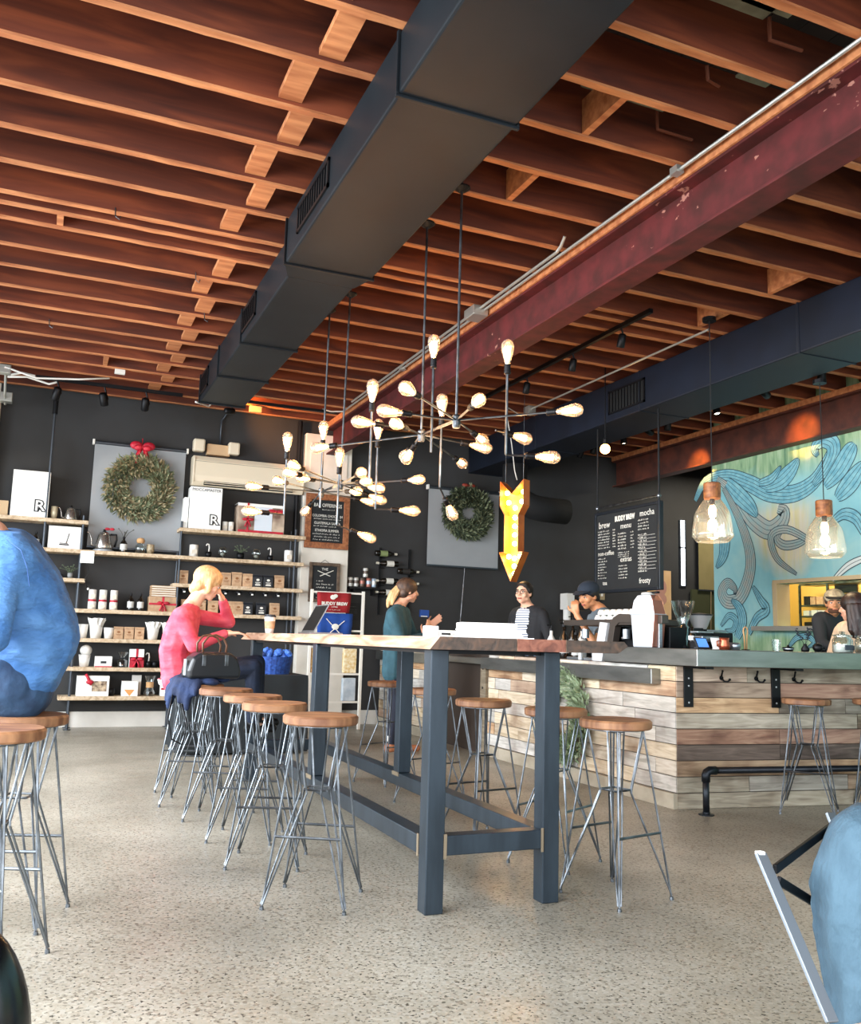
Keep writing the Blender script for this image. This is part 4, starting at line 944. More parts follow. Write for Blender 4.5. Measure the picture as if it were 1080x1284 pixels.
# shelf D right (two rows of coffee bags)
for i,(x,dk) in enumerate(((1.44,0),(1.66,0),(1.80,0),(1.93,0),(2.055,0),(2.18,0),(2.30,1),(2.425,1),(2.56,0))):
    kraft_bag('%s coffee bag on the upper bag shelf, %s from the left'%(('brown kraft','dark navy')[dk],('first','second','third','fourth','fifth','sixth','seventh','eighth','ninth')[i]),x,ZC,.115,.15+.01*(i==4),dk)
for i,(x,dk) in enumerate(((1.50,0),(1.66,0),(1.80,0),(1.98,0),(2.09,0),(2.20,1),(2.36,1),(2.52,0))):
    kraft_bag('%s coffee bag on the lower bag shelf, %s from the left'%(('brown kraft','dark navy')[dk],('first','second','third','fourth','fifth','sixth','seventh','eighth')[i]),x,ZD,.115,.145,dk)
for i in range(8):
    t=put('hanging_cup','small black and white cup hanging under the upper bag shelf, %s from the left'%('first','second','third','fourth','fifth','sixth','seventh','eighth')[i],'cup',1.46+i*.155,ZC-.043-.06,10.56,0,'cups hanging under the bag shelf')
    MB().lathe([(0,0),(.018,0),(.034,.022),(.038,.045),(.034,.045),(.03,.025),(0,.006)],14).build('cup_body',M_black,t,True); MB().box((-.012,-.034,.004),(.012,-.028,.02)).build('cup_label',M_paper,t); MB().tube([(.03,0,.03),(.045,0,.04),(.04,0,.06)],.004,6).build('hook_handle',M_black,t)
# shelf E
def paperpot(lb,x,z,h=.15,r=.06,pap=True,grp=None):
    t=put('white_planter',lb,'planter',x,z,10.61,0,grp); MB().lathe([(0,0),(r*.72,0),(r,h),(r*.92,h),(r*.65,.02),(0,.02)],18).build('planter_body',M_wax,t,True)
    if pap:
        q=MB(); k=20; vs=[];rr=random.Random(int(x*100))
        for i in range(k): a=i*2*math.pi/k; vs.append((r*.85*math.cos(a),r*.85*math.sin(a),h*.7))
        for i in range(k): a=i*2*math.pi/k; q_=1.1+.25*(i%2); vs.append((r*q_*math.cos(a),r*q_*math.sin(a),h*(1.2+.15*rr.random())))
        q.add(vs,[(i,(i+1)%k,k+(i+1)%k,k+i) for i in range(k)]); q.build('crumpled_paper',M_paper,t)
    return t
paperpot('plain white planter at the left end of the planter shelf',.42,ZE,.15,.055,False); paperpot('white planter stuffed with paper, second from the left',.555,ZE,.17,.075)
paperpot('low white planter before the kraft gift bags',.69,ZE,.12,.06,False)
for i,x in enumerate((.79,.90,1.01)): 
    t=kraft_bag('patterned cream gift bag on the planter shelf, %s of three'%('left','middle','right')[i],x,ZE,.10,.13,False,'cream gift bags on the planter shelf')
paperpot('white pail stuffed with paper left of the woman\'s back',1.155,ZE,.15,.07); paperpot('white pail stuffed with paper just behind the woman\'s back',1.32,ZE,.15,.065)
# shelf F
t=put('white_vase','white vase with a round white ball resting in its mouth','vase',.46,ZF); MB().lathe([(0,0),(.045,0),(.062,.13),(.055,.13),(.04,.02),(0,.02)],18).build('vase_body',M_wax,t,True); MB().ball((.01,0,.175),(.062,.062,.06),16,10).build('ball',M_wax,t,True)
t=carton('low white carton with a small dark picture on the second lowest shelf',.655,ZF,.175,.115,.14); MB().box((-.03,-.0715,.04),(.03,-.0705,.065)).build('picture',M_print,t); MB().box((-.0875,-.0715,0),(.0875,-.0705,.012)).build('red_stripe',M_red,t)
t=put('pour_over_dripper','clear glass pour over dripper stand on the second lowest shelf','dripper',.855,ZF); MB().lathe([(.05,0),(.055,.07),(.02,.09),(.018,.10),(.06,.165)],16,caps=False).build('glass_body',M_clear,t,True); MB().lathe([(.0,.0),(.05,0),(.05,.012),(0,.012)],14).build('base',M_black,t); MB().lathe([(.018,.088),(.024,.088),(.024,.104),(.018,.104)],14).build('collar',M_black,t)
t=carton('white and red gift box tied with a red bow on the second lowest shelf',1.0,ZF,.15,.20,.13); ribbon(t,.15,.20,.13,bow=True,bz=.08); MB().box((-.0755,-.068,.0),(.0755,-.067,.115)).build('red_front',M_red,t)
for i,x in enumerate((1.13,1.2,1.28)): pot('small black mug with a white cane, %s on the second lowest shelf'%('first of three','middle of three','last of three')[i],x,ZF,.035,.07,cane=(i!=1),grp='small black mugs',nm='black_mug',cat='mug')
# shelf G
t=carton('large white gift box with a red bow on the lowest shelf',.565,ZG,.33,.215,.16); MB().box((-.01,-.0815,.05),(.14,-.0805,.16)).build('picture',mat('brown_picture','#5a4436',.6,col2='#cdb89a',scale=30),t)
q=MB(); q.tube([(-.08,-.085,.235),(-.05,-.09,.18),(-.02,-.09,.12)],.016,6); q.ball((-.035,-.095,.15),(.04,.012,.025),8,6); q.build('bow',M_red,t,True)
pot('small black cup between the cartons on the lowest shelf',.76,ZG,.04,.08)
t=carton('white filter paper carton with an orange cone on the lowest shelf',.95,ZG,.17,.16,.12); q=MB(); q.add([(-.06,-.0615,.07),(.05,-.0615,.07),(.0,-.0615,.0)],[(0,1,2)]); q.build('cone_picture',mat('orange_print','#d99a5b',.7),t)
carton('white carton standing behind the filter paper carton',1.03,ZG,.1,.22,.05,y=10.73)
t=put('hourglass_brewer','hourglass glass coffee brewer with a wooden collar on the lowest shelf','brewer',1.165,ZG); MB().lathe([(.0,0),(.055,0),(.065,.03),(.025,.12),(.062,.22)],18,caps=False).build('glass_body',M_clear,t,True); MB().lathe([(.03,.09),(.042,.09),(.04,.12),(.042,.15),(.03,.15)],16).build('wooden_collar',M_cork,t); MB().lathe([(0,.004),(.055,.004),(.05,.05),(0,.05)],14).build('coffee',mat('coffee','#2c1a10',.3),t)
t=carton('white carton with a red stripe at the right end of the lowest shelf',1.33,ZG,.10,.22,.14); MB().box((-.05,-.0715,.07),(.05,-.0705,.09)).build('red_stripe',M_red,t)

# ================================================================== BACK WALL: SCREENS, WREATHS, AC
M_screen=mat('grey_screen_cloth','#9b9fa3',.7,col2='#8f9498',scale=1.5)
def screen(lb,x0,x1,z0,z1,y,m,cat='screen',rot=0):
    t=thing('roller_screen',lb,cat,((x0+x1)/2,y,z0),0); w_=(x1-x0)/2; h=z1-z0
    MB().box((-w_+.015,-.004,0),(w_-.015,0,h)).build('screen_cloth',m,t); MB().box((-w_+.01,-.010,-.018),(w_-.01,.006,.004)).build('bottom_bar',M_spipe,t,bevel=.002)
    MB().tube([(-w_,0,h+.015),(w_,0,h+.015)],.022,12).build('roller',M_spipe,t); 
    for s in (-1,1): MB().box((s*w_-.012,-.03,h-.015),(s*w_+.012,.03,h+.045)).build('end_bracket',M_white,t,bevel=.003)
    return t
screen('grey roller screen on the back wall left of the air conditioner',.38,1.42,1.99,3.16,10.74,M_screen)
s2=screen('grey roller screen hanging on the dark wall behind the chandelier',4.50,5.56,2.02,3.02,10.72,M_screen)
tag(MB().tube([(5.06,10.72,2.0),(5.0,10.72,1.12)],.006,6).build('pull_cord',M_rod),'thin grey pull rod hanging below the second screen','cord')
M_needle=[mat('fir_green','#626f52',.8,col2='#8a9070',scale=14),mat('dry_fir_brown','#9c8d6c',.8,col2='#b9ad8a',scale=20),mat('deep_fir_green','#2e3a2c',.8,col2='#46523a',scale=14)]
def wreath(lb,loc,Rr,r,mats,n,M3=None,ln=.075,seed=1,bow=False,wd=.016):
    t=thing('wreath',lb,'wreath',loc); rr=random.Random(seed); q=MB()
    for i in range(n):
        a=rr.uniform(0,2*math.pi); ph=rr.uniform(0,2*math.pi); rad=r*rr.uniform(.35,1)
        c=V(((Rr+rad*math.cos(ph))*math.cos(a), -abs(rad*math.sin(ph))*.75-.012, (Rr+rad*math.cos(ph))*math.sin(a)))
        d=V((math.cos(a)*math.cos(ph),-abs(math.sin(ph)),math.sin(a)*math.cos(ph)))*.8+V((rr.uniform(-1,1),rr.uniform(-.7,.1),rr.uniform(-1,1)))*.75
        tg=V((-math.sin(a),0,math.cos(a)))*.6; d=(d+tg).normalized(); sd=d.cross(V((rr.uniform(-1,1),rr.uniform(-1,1),rr.uniform(-1,1)))).normalized()*wd*rr.uniform(.6,1)
        l=ln*rr.uniform(.6,1.2); q.cur=0 if rr.random()<.6 else 1
        nn=d.cross(sd).normalized()*.002
        q.add([c,c+d*l*.45+sd,c+d*l,c+d*l*.45-sd,c+d*l*.45+nn*2],[(0,1,4),(1,2,4),(2,3,4),(3,0,4)])
    o=q.build('foliage',mats,t); o['kind']='stuff'
    MB().tube([(Rr*math.cos(a*.2618),-.02,Rr*math.sin(a*.2618)) for a in range(25)],.012,6).build('wire_ring',mat('twig_ring','#4a3a28',.9),t)
    if bow:
        b=MB(); z=Rr+r*.9; 
        for s in (-1,1): b.ball((s*.07,-.05,z+.12),(.07,.03,.05),12,8); b.ball((s*.05,-.07,z+.09),(.05,.025,.035),12,8); b.tube([(s*.02,-.055,z+.09),(s*.05,-.06,z-.0),(s*.06,-.055,z-.09)],.024,4)
        b.ball((0,-.055,z+.10),(.022,.022,.022),8,6); b.build('bow',M_red,t,True); MB().tube([(0,-.01,z+.09),(0,.02,z+.22)],.006,5).build('hanging_ribbon',M_red,t)
    return t
wreath('round olive and brown wreath with a red bow on the left grey screen',(.905,10.70,2.68),.265,.115,[M_needle[0],M_needle[1]],4300,ln=.08,bow=True)
t=wreath('round dark green wreath on the second screen behind the chandelier',(5.05,10.68,2.72),.235,.115,[M_needle[2],M_needle[0]],4200,ln=.075,seed=2)
b=MB(); 
for s in (-1,1): b.ball((s*.05,-.05,.37),(.05,.018,.025),10,6)
b.tube([(0,-.04,.37),(0,.0,.33)],.006,5).tube([(0,.0,.28),(0,.035,.36)],.004,5)
b.build('bow',mat('dull_red_bow','#8a3324',.6),t,True)
wb_=wreath('fresh green wreath hung on the plank bar side behind the table',(3.90,6.30,.50),.27,.085,[mat('fresh_fir','#7d926c',.8,col2='#9db08e',scale=14),mat('fresh_fir_light','#b3c0a6',.8,col2='#8fa181',scale=14)],2600,ln=.075,seed=3)
wb_.rotation_euler=(0,0,R(-90))
# air conditioner
M_ac=mat('warm_white_plastic','#e3d6bd',.4)
t=thing('air_conditioner','long cream wall air conditioner above the top right shelf','air conditioner',(2.14,10.8,2.76))
q=MB(); prof=[(-.001,.02),(-.17,.0),(-.215,.05),(-.225,.12),(-.22,.30),(-.19,.355),(-.001,.36)]
vs=[(x,y,z) for x in (-.665,.665) for y,z in prof]; n=len(prof); q.add(vs,[tuple(range(n)),tuple(reversed(range(n,2*n)))]+[(i,i+n,(i+1)%n+n,(i+1)%n) for i in range(n)]); q.build('casing',M_ac,t,bevel=.008)
MB().box((-.53,-.219,.015),(.53,-.17,.06)).build('outlet_slot',mat('vent_dark','#08090a',.9),t)
for z in (.024,.045): MB().box((-.53,-.236,z),(.53,-.215,z+.007)).build('louvre',M_ac,t)
MB().box((-.66,-.2275,.285),(.66,-.2225,.289)).build('casing_seam',mat('ac_seam','#8f8676',.6),t)
for x in (-.6649,.6451): MB().box((x,-.23,.04),(x+.02,-.02,.33)).build('end_cap',M_ac,t,bevel=.006)
t=thing('emergency_light','cream twin head emergency light sitting above the air conditioner','emergency light',(1.76,10.8,3.16))
MB().box((-.12,-.1,.0),(.15,0,.13)).build('housing',mat('tan_housing','#cfae86',.5),t,bevel=.006)
for s,x in ((-1,-.21),(1,.20)): MB().box((x-.075,-.15,.02),(x+.06,-.03,.17)).build('lamp_head',M_ac,t,bevel=.02,rot=None)
tag(MB().tube([(1.80,10.77,3.28),(1.80,10.77,3.60),(1.84,10.77,3.66),(1.86,10.72,3.72)],.012,8).build('conduit',M_spipe,None,True),'dark conduit rising from the emergency light to the ceiling','conduit')
# ---- column signs
def chalk(name,lb,x0,x1,z0,z1,y,fm,fw_=.045,cat='sign',d=.03,bm=None):
    t=thing(name,lb,cat,((x0+x1)/2,y,z0)); w_=(x1-x0)/2; h=z1-z0
    MB().box((-w_+fw_*.6,-d*.5,fw_*.6),(w_-fw_*.6,-.002,h-fw_*.6)).build('board',bm or M_chalkboard,t)
    for k,(a,b_) in enumerate((((-w_,-d,0),(w_,0,fw_)),((-w_,-d,h-fw_),(w_,0,h)),((-w_,-d,fw_),(-w_+fw_,0,h-fw_)),((w_-fw_,-d,fw_),(w_,0,h-fw_)))): MB().box(a,b_).build('frame_rail',fm,t,bevel=.006)
    return t,w_,h
def scribble(t,rows,y,m=None,seed=1):
    """chalk rows too small to read: short strokes; rows = (x0,x1,z,height)"""
    rr=random.Random(seed); q=MB()
    for x0_,x1_,z,hh in rows:
        x=x0_
        while x<x1_:
            l=rr.uniform(.3,1)*hh
            q.tube([(x,y,z-hh*.4),(x+hh*.15,y,z+hh*rr.uniform(-.1,.45)),(x+l*.6,y,z-hh*rr.uniform(.1,.4))],hh*.09,3)
            x+=l*.8+ (hh*.7 if rr.random()<.2 else hh*.12)
    o=q.build('chalk_writing',m or M_chalkwhite,t); o['kind']='stuff'; return o
M_oak=plank_mat('brown_oak_frame','#6d3d22','#8f5532','#a86c43')
t,w_,h=chalk('chalkboard_sign','oak framed chalkboard of drink offerings on the white column',2.84,3.40,2.12,2.79,10.60,M_oak,.075)
pt(t,'chalk_title','BAR OFFERINGS',.062,0,h-.14,-.017,M_chalkwhite,sx=.8); pt(t,'chalk_line','COLOMBIA CHOCO  $4',.045,0,h-.27,-.017,M_chalkwhite,sx=.8); pt(t,'chalk_line','GUATEMALA SANTA',.045,0,h-.36,-.017,M_chalkwhite,sx=.8); pt(t,'chalk_line','ETHIOPIA SUMMER',.045,0,h-.45,-.017,M_chalkwhite,sx=.8)
scribble(t,[(-.07,.08,h-.19,.02),(-.17,.17,h-.305,.022),(-.17,.12,h-.395,.022),(-.18,.18,h-.49,.022),(-.16,.17,h-.525,.022),(-.17,.16,h-.56,.022)],-.017)
t,w_,h=chalk('chalkboard_sign','smaller dark framed chalkboard below the oak one on the column',2.93,3.32,1.47,1.95,10.63,mat('weathered_frame','#4a3c31',.7,col2='#6d5a49',scale=20),.04)
pt(t,'chalk_title','THE',.045,0,h-.08,-.017,M_chalkwhite); q=MB(); q.tube([(-.09,-.017,h-.10),(.07,-.017,h-.16)],.005,4); q.tube([(.11,-.017,h-.09),(-.06,-.017,h-.165)],.005,4); q.build('crossed_tools',M_chalkwhite,t)
scribble(t,[(-.10,-.0,h-.22,.025),(-.10,.11,h-.26,.025),(-.10,.09,h-.30,.025),(-.10,-.01,h-.38,.025),(0,.11,h-.38,.025),(-.10,.03,h-.42,.025)],-.017,seed=4)
MB().tube([(-.05,-.01,h),(0,-.008,h+.035),(.05,-.01,h)],.003,4).build('hanging_wire',M_rod,t)
t=thing('poster_card','small black printed card on the dark wall right of the column','sign',(3.545,10.79,1.27)); MB().box((-.10,-.008,0),(.10,0,.215)).build('card',mat('poster_black','#0f1012',.6),t); scribble(t,[(-.05,.05,.17,.012),(-.07,.07,.13,.008),(-.06,.06,.11,.008),(-.07,.07,.09,.008),(-.04,.04,.06,.008)],-.0095,mat('dim_print','#77787a',.8),6)
# ---- merchandise rack with hanging shirts, in front of the column
M_rackw=mat('white_rack_paint','#e8e4da',.5)
rk=thing('merchandise_rack','white ladder rack holding shirts and bags before the column','rack',(3.16,10.2,0))
for x in (-.30,.33): MB().box((x-.015,-.02,0),(x+.015,.02,1.60)).build('upright',M_rackw,rk,bevel=.002)
for z in (.30,.62,.97,1.12,1.56): MB().box((-.285,-.012,z),(.315,.012,z+.022)).build('rung',M_rackw,rk)
def shirt(nm,lb,x,z,w_,h,m,y=10.17):
    t=thing(nm,lb,'shirt',(x,y,z)); q=MB(); k=9; vs=[]
    for i in range(k+1):
        u_=-w_/2+w_*i/k; d=-.012-.010*math.sin(i*1.9)
        vs += [(u_*.94,d,0),(u_,d-.004,h*.5),(u_,-.012,h),(u_*.94,.006,0),(u_,.004,h)]
    for i in range(k):
        o=5*i; q.f+=[(o,o+5,o+6,o+1),(o+1,o+6,o+7,o+2),(o+2,o+7,o+9,o+4),(o+4,o+9,o+8,o+3),(o+3,o+8,o+5,o)]
    q.f+=[(0,1,2,4,3),(5*k,5*k+3,5*k+4,5*k+2,5*k+1)]; q.v=vs; q.mi=[0]*len(q.f); q.build('cloth',m,t,True); return t
M_redsh=mat('red_shirt_cotton','#9c1f25',.85); M_blush=mat('blue_shirt_cotton','#1d4a9c',.85)
t=shirt('folded_shirt','red coffee shop shirt hanging on the white rack',3.12,1.34,.41,.23,M_redsh)
pt(t,'shirt_print','BUDDY BREW',.052,0,.10,-.032,M_chalkwhite,bold=.002,sx=.95); pt(t,'shirt_print','COFFEE',.022,0,.062,-.032,M_chalkwhite); q=MB(); q.ball((-.02,-.03,.175),(.035,.004,.028),10,6); q.ball((.01,-.03,.19),(.028,.004,.022),10,6); q.build('cup_emblem',M_chalkwhite,t)
scribble(t,[(-.07,.07,.03,.014)],-.032,seed=3)
t=shirt('folded_shirt','blue shirt printed with crossed tools hanging below the red one',3.14,1.075,.43,.255,M_blush)
q=MB(); q.tube([(-.11,-.03,.19),(.06,-.032,.02)],.005,5); q.tube([(.11,-.03,.17),(-.06,-.032,.03)],.005,5); q.ball((0,-.032,.10),(.045,.004,.035),10,6); q.build('crossed_tools_print',M_chalkwhite,t)
carton('yellow and white patterned bag standing on the rack rung',3.36,.645,.15,.28,.08,mat('yellow_pattern','#d8b46a',.7,col2='#efe3c4',scale=25),y=10.24,nm='paper_bag',cat='bag'); carton('pale blue grey bag standing on the lowest rack rung',3.36,.325,.15,.26,.08,mat('pale_blue_bag','#a9b8c4',.7,col2='#c9d2d8',scale=12),y=10.24,nm='paper_bag',cat='bag')
carton('orange patterned bag on the rack behind the black table leg',2.93,.645,.08,.28,.08,mat('orange_pattern','#d39a4e',.7,col2='#efd8a4',scale=25),y=10.24,nm='paper_bag',cat='bag')
# ---- small shelf with tins and a wine rack on the dark wall
t=thing('wall_shelf','small black wall shelf holding tins right of the column','shelf',(3.66,10.8,1.655)); MB().box((-.20,-.16,0),(.20,0,.028)).build('board',M_black,t,bevel=.002); 
for x in (-.13,.13): MB().box((x-.006,-.13,-.07),(x+.006,0,-.0005)).build('bracket',M_black,t)
tins=[mat('tin_white','#cfcfc9',.4,.3),mat('tin_dark','#5b5048',.4,.3),mat('tin_rust','#a5685a',.4,.3),mat('tin_blue','#9fb1c2',.4,.3)]
for i,(x,z,m_) in enumerate(((3.49,0,0),(3.565,0,0),(3.645,0,1),(3.73,0,2),(3.80,0,3),(3.685,.125,0))):
    lb='%s tin on the small black shelf, %s'%(('pale','pale','dark banded','rust coloured','bluish','tall cream')[i],('at its left end','second from the left','third from the left','fourth from the left','at its right end','standing on the others')[i])
    t=thing('drink_tin',lb,'tin',(x,10.72,1.684+z),0,'tins on the small black shelf'); MB().lathe([(0,0),(.03,0),(.033,.008),(.033,.105),(.028,.115),(0,.115)],16).build('tin_body',tins[m_],t,True); MB().lathe([(.0335,.04),(.0335,.08)],16,caps=False).build('band',tins[(m_+1)%4],t)
t=thing('wine_rack','black metal wine rack strips fixed on the dark wall','wine rack',(0,10.78,0))
for x in (3.90,4.30): MB().box((x-.012,-.01,1.35),(x+.012,.012,2.2)).build('rail',M_black,t)
for (x,z) in ((3.90,2.11),(3.90,1.985),(3.90,1.765),(3.90,1.62),(4.30,1.90),(4.30,1.75)): MB().tube([(x-.04,-.06,z-.045),(x+.04,-.06,z-.045)],.005,5).tube([(x,-.0,z-.045),(x,-.065,z-.045)],.005,5).build('cradle',M_black,t)
def wine(lb,x,z,lab,side=1):
    t=thing('wine_bottle',lb,'bottle',(x,10.70,z),0,'wine bottles on the wall rack'); M=Matrix.Rotation(R(90)*side,4,'Y')
    MB().lathe([(0,-.13),(.036,-.13),(.037,-.12),(.037,.05),(.03,.08),(.014,.10),(.014,.16),(0,.162)],14,M).build('bottle_body',M_amb,t,True); MB().lathe([(.038,-.07),(.038,.03)],14,M,caps=False).build('paper_label',lab,t); MB().lathe([(.0155,.125),(.0155,.163),(0,.164)],10,M,caps=False).build('foil',mat('foil_grey','#cfc9b8',.4),t)
Lw=mat('bottle_label_white','#d9d6cc',.7); Lg=mat('bottle_label_green','#7c8a5a',.7)
wine('green labelled bottle at the top of the wall wine rack',3.93,2.12,Lg); wine('white labelled bottle, upper of two on the left rail',3.98,1.995,Lw,-1); wine('white labelled bottle, lower of two on the left rail',3.98,1.775,Lw,-1); wine('pale labelled bottle just behind the customer\'s hair',3.98,1.63,Lw,-1)
wine('dark bottle with pale foil, upper one on the right rail',4.24,1.91,mat('dark_label','#26221f',.7)); wine('dark bottle with pale foil, lower one on the right rail',4.24,1.76,mat('dark_label','#26221f',.7))
# ---- black cloth table with blue basket
M_cloth=mat('black_table_cloth','#14191c',.9,col2='#1b2226',scale=3)
bt=thing('cloth_table','table covered to the floor by a black cloth behind the woman','table',(1.74,8.6,0))
q=MB(); k=64; vs=[]; a_,b_=.56,.40
def rrp(i,o=0):
    t_=i/k*4; s_=int(t_); f=t_-s_; c=[(-a_,-b_),(a_,-b_),(a_,b_),(-a_,b_),(-a_,-b_)]; x=c[s_][0]*(1-f)+c[s_+1][0]*f; y=c[s_][1]*(1-f)+c[s_+1][1]*f; wv=1+o*(.03*math.sin(i*1.55)+.03); return x*wv,y*wv
for i in range(k): x,y=rrp(i); vs.append((x,y,.70))
for i in range(k): x,y=rrp(i,.3); vs.append((x,y,.66))
for i in range(k): x,y=rrp(i,1); vs.append((x,y,.02))
q.add(vs,[(j*k+i,j*k+(i+1)%k,(j+1)*k+(i+1)%k,(j+1)*k+i) for j in range(2) for i in range(k)]+[tuple(range(k))]); autosmooth(q.build('cloth_skirt',M_cloth,bt),50)
for x in (-.50,.50): MB().tube([(x,-.3,0),(x,-.3,.68)],.014,8).build('leg',M_spipe,bt)
M_bask=mat('blue_wrapped_goods','#1f4fae',.6,col2='#4f7fd0',scale=30,bump=.5)
t=thing('gift_basket','basket piled with crinkled blue wrapping on the black cloth table','basket',(2.02,8.5,.70)); q=MB().lathe([(0,0),(.17,0),(.20,.16),(.19,.16),(.16,.02),(0,.02)],24).build('basket_body',mat('blue_basket_weave','#16377c',.7,col2='#2c59b0',scale=40,bump=.6),t)
q=MB(); rr=random.Random(2)
for i in range(26): q.ball((rr.uniform(-.14,.14),rr.uniform(-.13,.13),.15+rr.uniform(0,.06)),(.05,.04,.03),7,5,Euler((rr.random()*3,rr.random()*3,0)).to_matrix())
q.build('crinkled_wrap',M_bask,t)
t=carton('white tray with blue tissue on the black cloth table by the woman',1.72,.701,.36,.035,.22,y=8.45,nm='paper_tray',cat='tray'); q=MB(); rr=random.Random(4)
for i in range(10): q.ball((.08+rr.uniform(-.07,.07),rr.uniform(-.08,.08),.06),(.04,.03,.025),7,5)
q.build('blue_tissue',M_bask,t)
# passage at the far right: lit slit window, shade, paper
t=screen('olive roller shade at the end of the passage left of the mural',8.88,9.52,1.90,2.92,10.72,mat('olive_shade_cloth','#857a52',.8,col2='#7a7049',scale=3),'shade')
tag(MB().tube([(9.12,10.72,1.905),(9.10,10.72,1.0)],.006,6).build('pull_cord',mat('tan_cord','#8d7a5a',.7)),'thin tan pull rod hanging below the olive shade','cord')
win=struct(MB().box((8.60,10.78,1.95),(8.625,10.799,2.92)).box((8.70,10.78,1.95),(8.725,10.799,2.92)).box((8.60,10.78,1.93),(8.725,10.799,1.95)).box((8.60,10.78,2.5),(8.725,10.799,2.52)).build('window_2',M_spipe))
MB().box((8.626,10.785,1.951),(8.699,10.795,2.919)).build('lit_pane',mat('daylit_pane','#f4f8ff',.4,emis=3.2,ecol='#eef5ff'),win)
win=struct(MB().box((9.28,10.78,.95),(9.30,10.799,1.89)).box((9.44,10.78,.95),(9.46,10.799,1.89)).build('window_3',M_black)); MB().box((9.301,10.785,.95),(9.439,10.795,1.89)).build('lit_pane',mat('warm_lit_pane','#f1e3b8',.5,emis=.8,ecol='#f3e2b0'),win)
for i in range(7): MB().box((9.30,10.776,1.05+i*.12),(9.44,10.784,1.056+i*.12)).build('glazing_bar',M_black,win)
struct(MB().box((8.78,10.74,.9),(9.25,10.775,1.9)).build('door_1',mat('olive_green_door','#3c4026',.7)))
t=thing('paper_poster','tan paper poster with a reddish drawing behind the espresso machine','poster',(8.22,10.77,1.35)); MB().box((-.21,0,0),(.21,.01,.80)).build('sheet',mat('tan_paper','#dcb98e',.8,col2='#cfa878',scale=4),t); q=MB(); q.ball((.03,-.002,.55),(.10,.002,.12),12,8); q.ball((.0,-.002,.38),(.13,.002,.10),12,8); q.build('drawing',mat('rose_drawing','#b9897a',.8),t)

# ================================================================== PEOPLE
def remesh(o, vox, sm=6, sub=False):
    m=o.modifiers.new('skin','REMESH'); m.mode='VOXEL'; m.voxel_size=vox; m.use_smooth_shade=True
    s=o.modifiers.new('smooth','SMOOTH'); s.factor=.5; s.iterations=sm
    return o
def sweep(q, pts, n=3):
    """pts: list of (left, right, radius): fills a flattened body section between the points, bridged"""
    for (a,b,r),(c,d,r2) in zip(pts,pts[1:]):
        a,b,c,d=V(a),V(b),V(c),V(d); k=max(2,int((a-c).length/.03))
        for i in range(k+1):
            f=i/k; p,s_=a.lerp(c,f),b.lerp(d,f); rr=r+(r2-r)*f; q.capsule(p,rr,s_,rr,10)
def hand(q, w, d, n, curl=.5, side=1, s=1., spread=1.):
    w=V(w); d=V(d).normalized(); n=V(n); n=(n-d*n.dot(d)).normalized(); sd=d.cross(n)*side
    q.capsule(w-d*.02*s,.024*s,w+d*.02*s,.025*s,8)
    for k in range(4):
        b=w+d*.082*s+sd*(.027-.018*k)*s
        q.capsule(w+d*.015*s+sd*(.016-.011*k)*s,.0145*s,b,.0125*s,8)
        L_=(.040,.046,.042,.033)[k]*s; p=b; dd=(d+sd*(.10-.07*k)*spread).normalized(); a=curl*(.8+.12*k)
        for j in range(3):
            ax=dd.cross(n).normalized(); dd=(Quaternion(-(-ax),-a*.0) @ dd); dd=(dd*math.cos(a)+n*math.sin(a)).normalized() if j==0 else (dd*math.cos(a)+dd.cross(ax)*(-1)*math.sin(a)).normalized()
            e=p+dd*L_*(1,.72,.58)[j]; q.capsule(p,.0095*s*(1-.08*j),e,.009*s*(1-.1*j),7); p=e
            n_=n
    b=w+d*.025*s+sd*.026*s; t1=b+(d*.6+sd*.8+n*.25).normalized()*.042*s; t2=t1+(d*.95+sd*.25+n*.35).normalized()*.036*s
    q.capsule(b,.013*s,t1,.0115*s,8); q.capsule(t1,.011*s,t2,.009*s,8)
def head_frame(c,f,u=(0,0,1)):
    f=V(f).normalized(); u=V(u); u=(u-f*u.dot(f)).normalized(); r=f.cross(u)
    return Matrix(((r.x,f.x,u.x,c[0]),(r.y,f.y,u.y,c[1]),(r.z,f.z,u.z,c[2]),(0,0,0,1)))
def head(q,H,s=1.):
    P=lambda x,y,z: H@V((x*s,y*s,z*s)); R3=H.to_3x3()
    def el(c,r): q.ball(P(*c),tuple(a*s for a in r),16,12,R3)
    el((0,-.012,.030),(.074,.092,.082)); el((0,.022,.005),(.063,.066,.075)); el((0,.030,-.045),(.050,.052,.055)); el((0,.052,-.082),(.027,.025,.022))
    el((0,.062,.028),(.052,.022,.016)); q.capsule(P(0,.084,.018),.008*s,P(0,.104,-.022),.0115*s,8); q.capsule(P(-.012,.090,-.026),.008*s,P(.012,.090,-.026),.008*s,8)
    for k in (-1,1):
        el((k*.040,.055,-.022),(.022,.022,.024)); el((k*.074,-.006,-.006),(.010,.018,.030)); el((k*.045,.005,-.060),(.020,.04,.022))
    q.capsule(P(-.016,.079,-.052),.0075*s,P(.016,.079,-.052),.0075*s,8); q.capsule(P(-.012,.077,-.062),.0075*s,P(.012,.077,-.062),.0075*s,8)
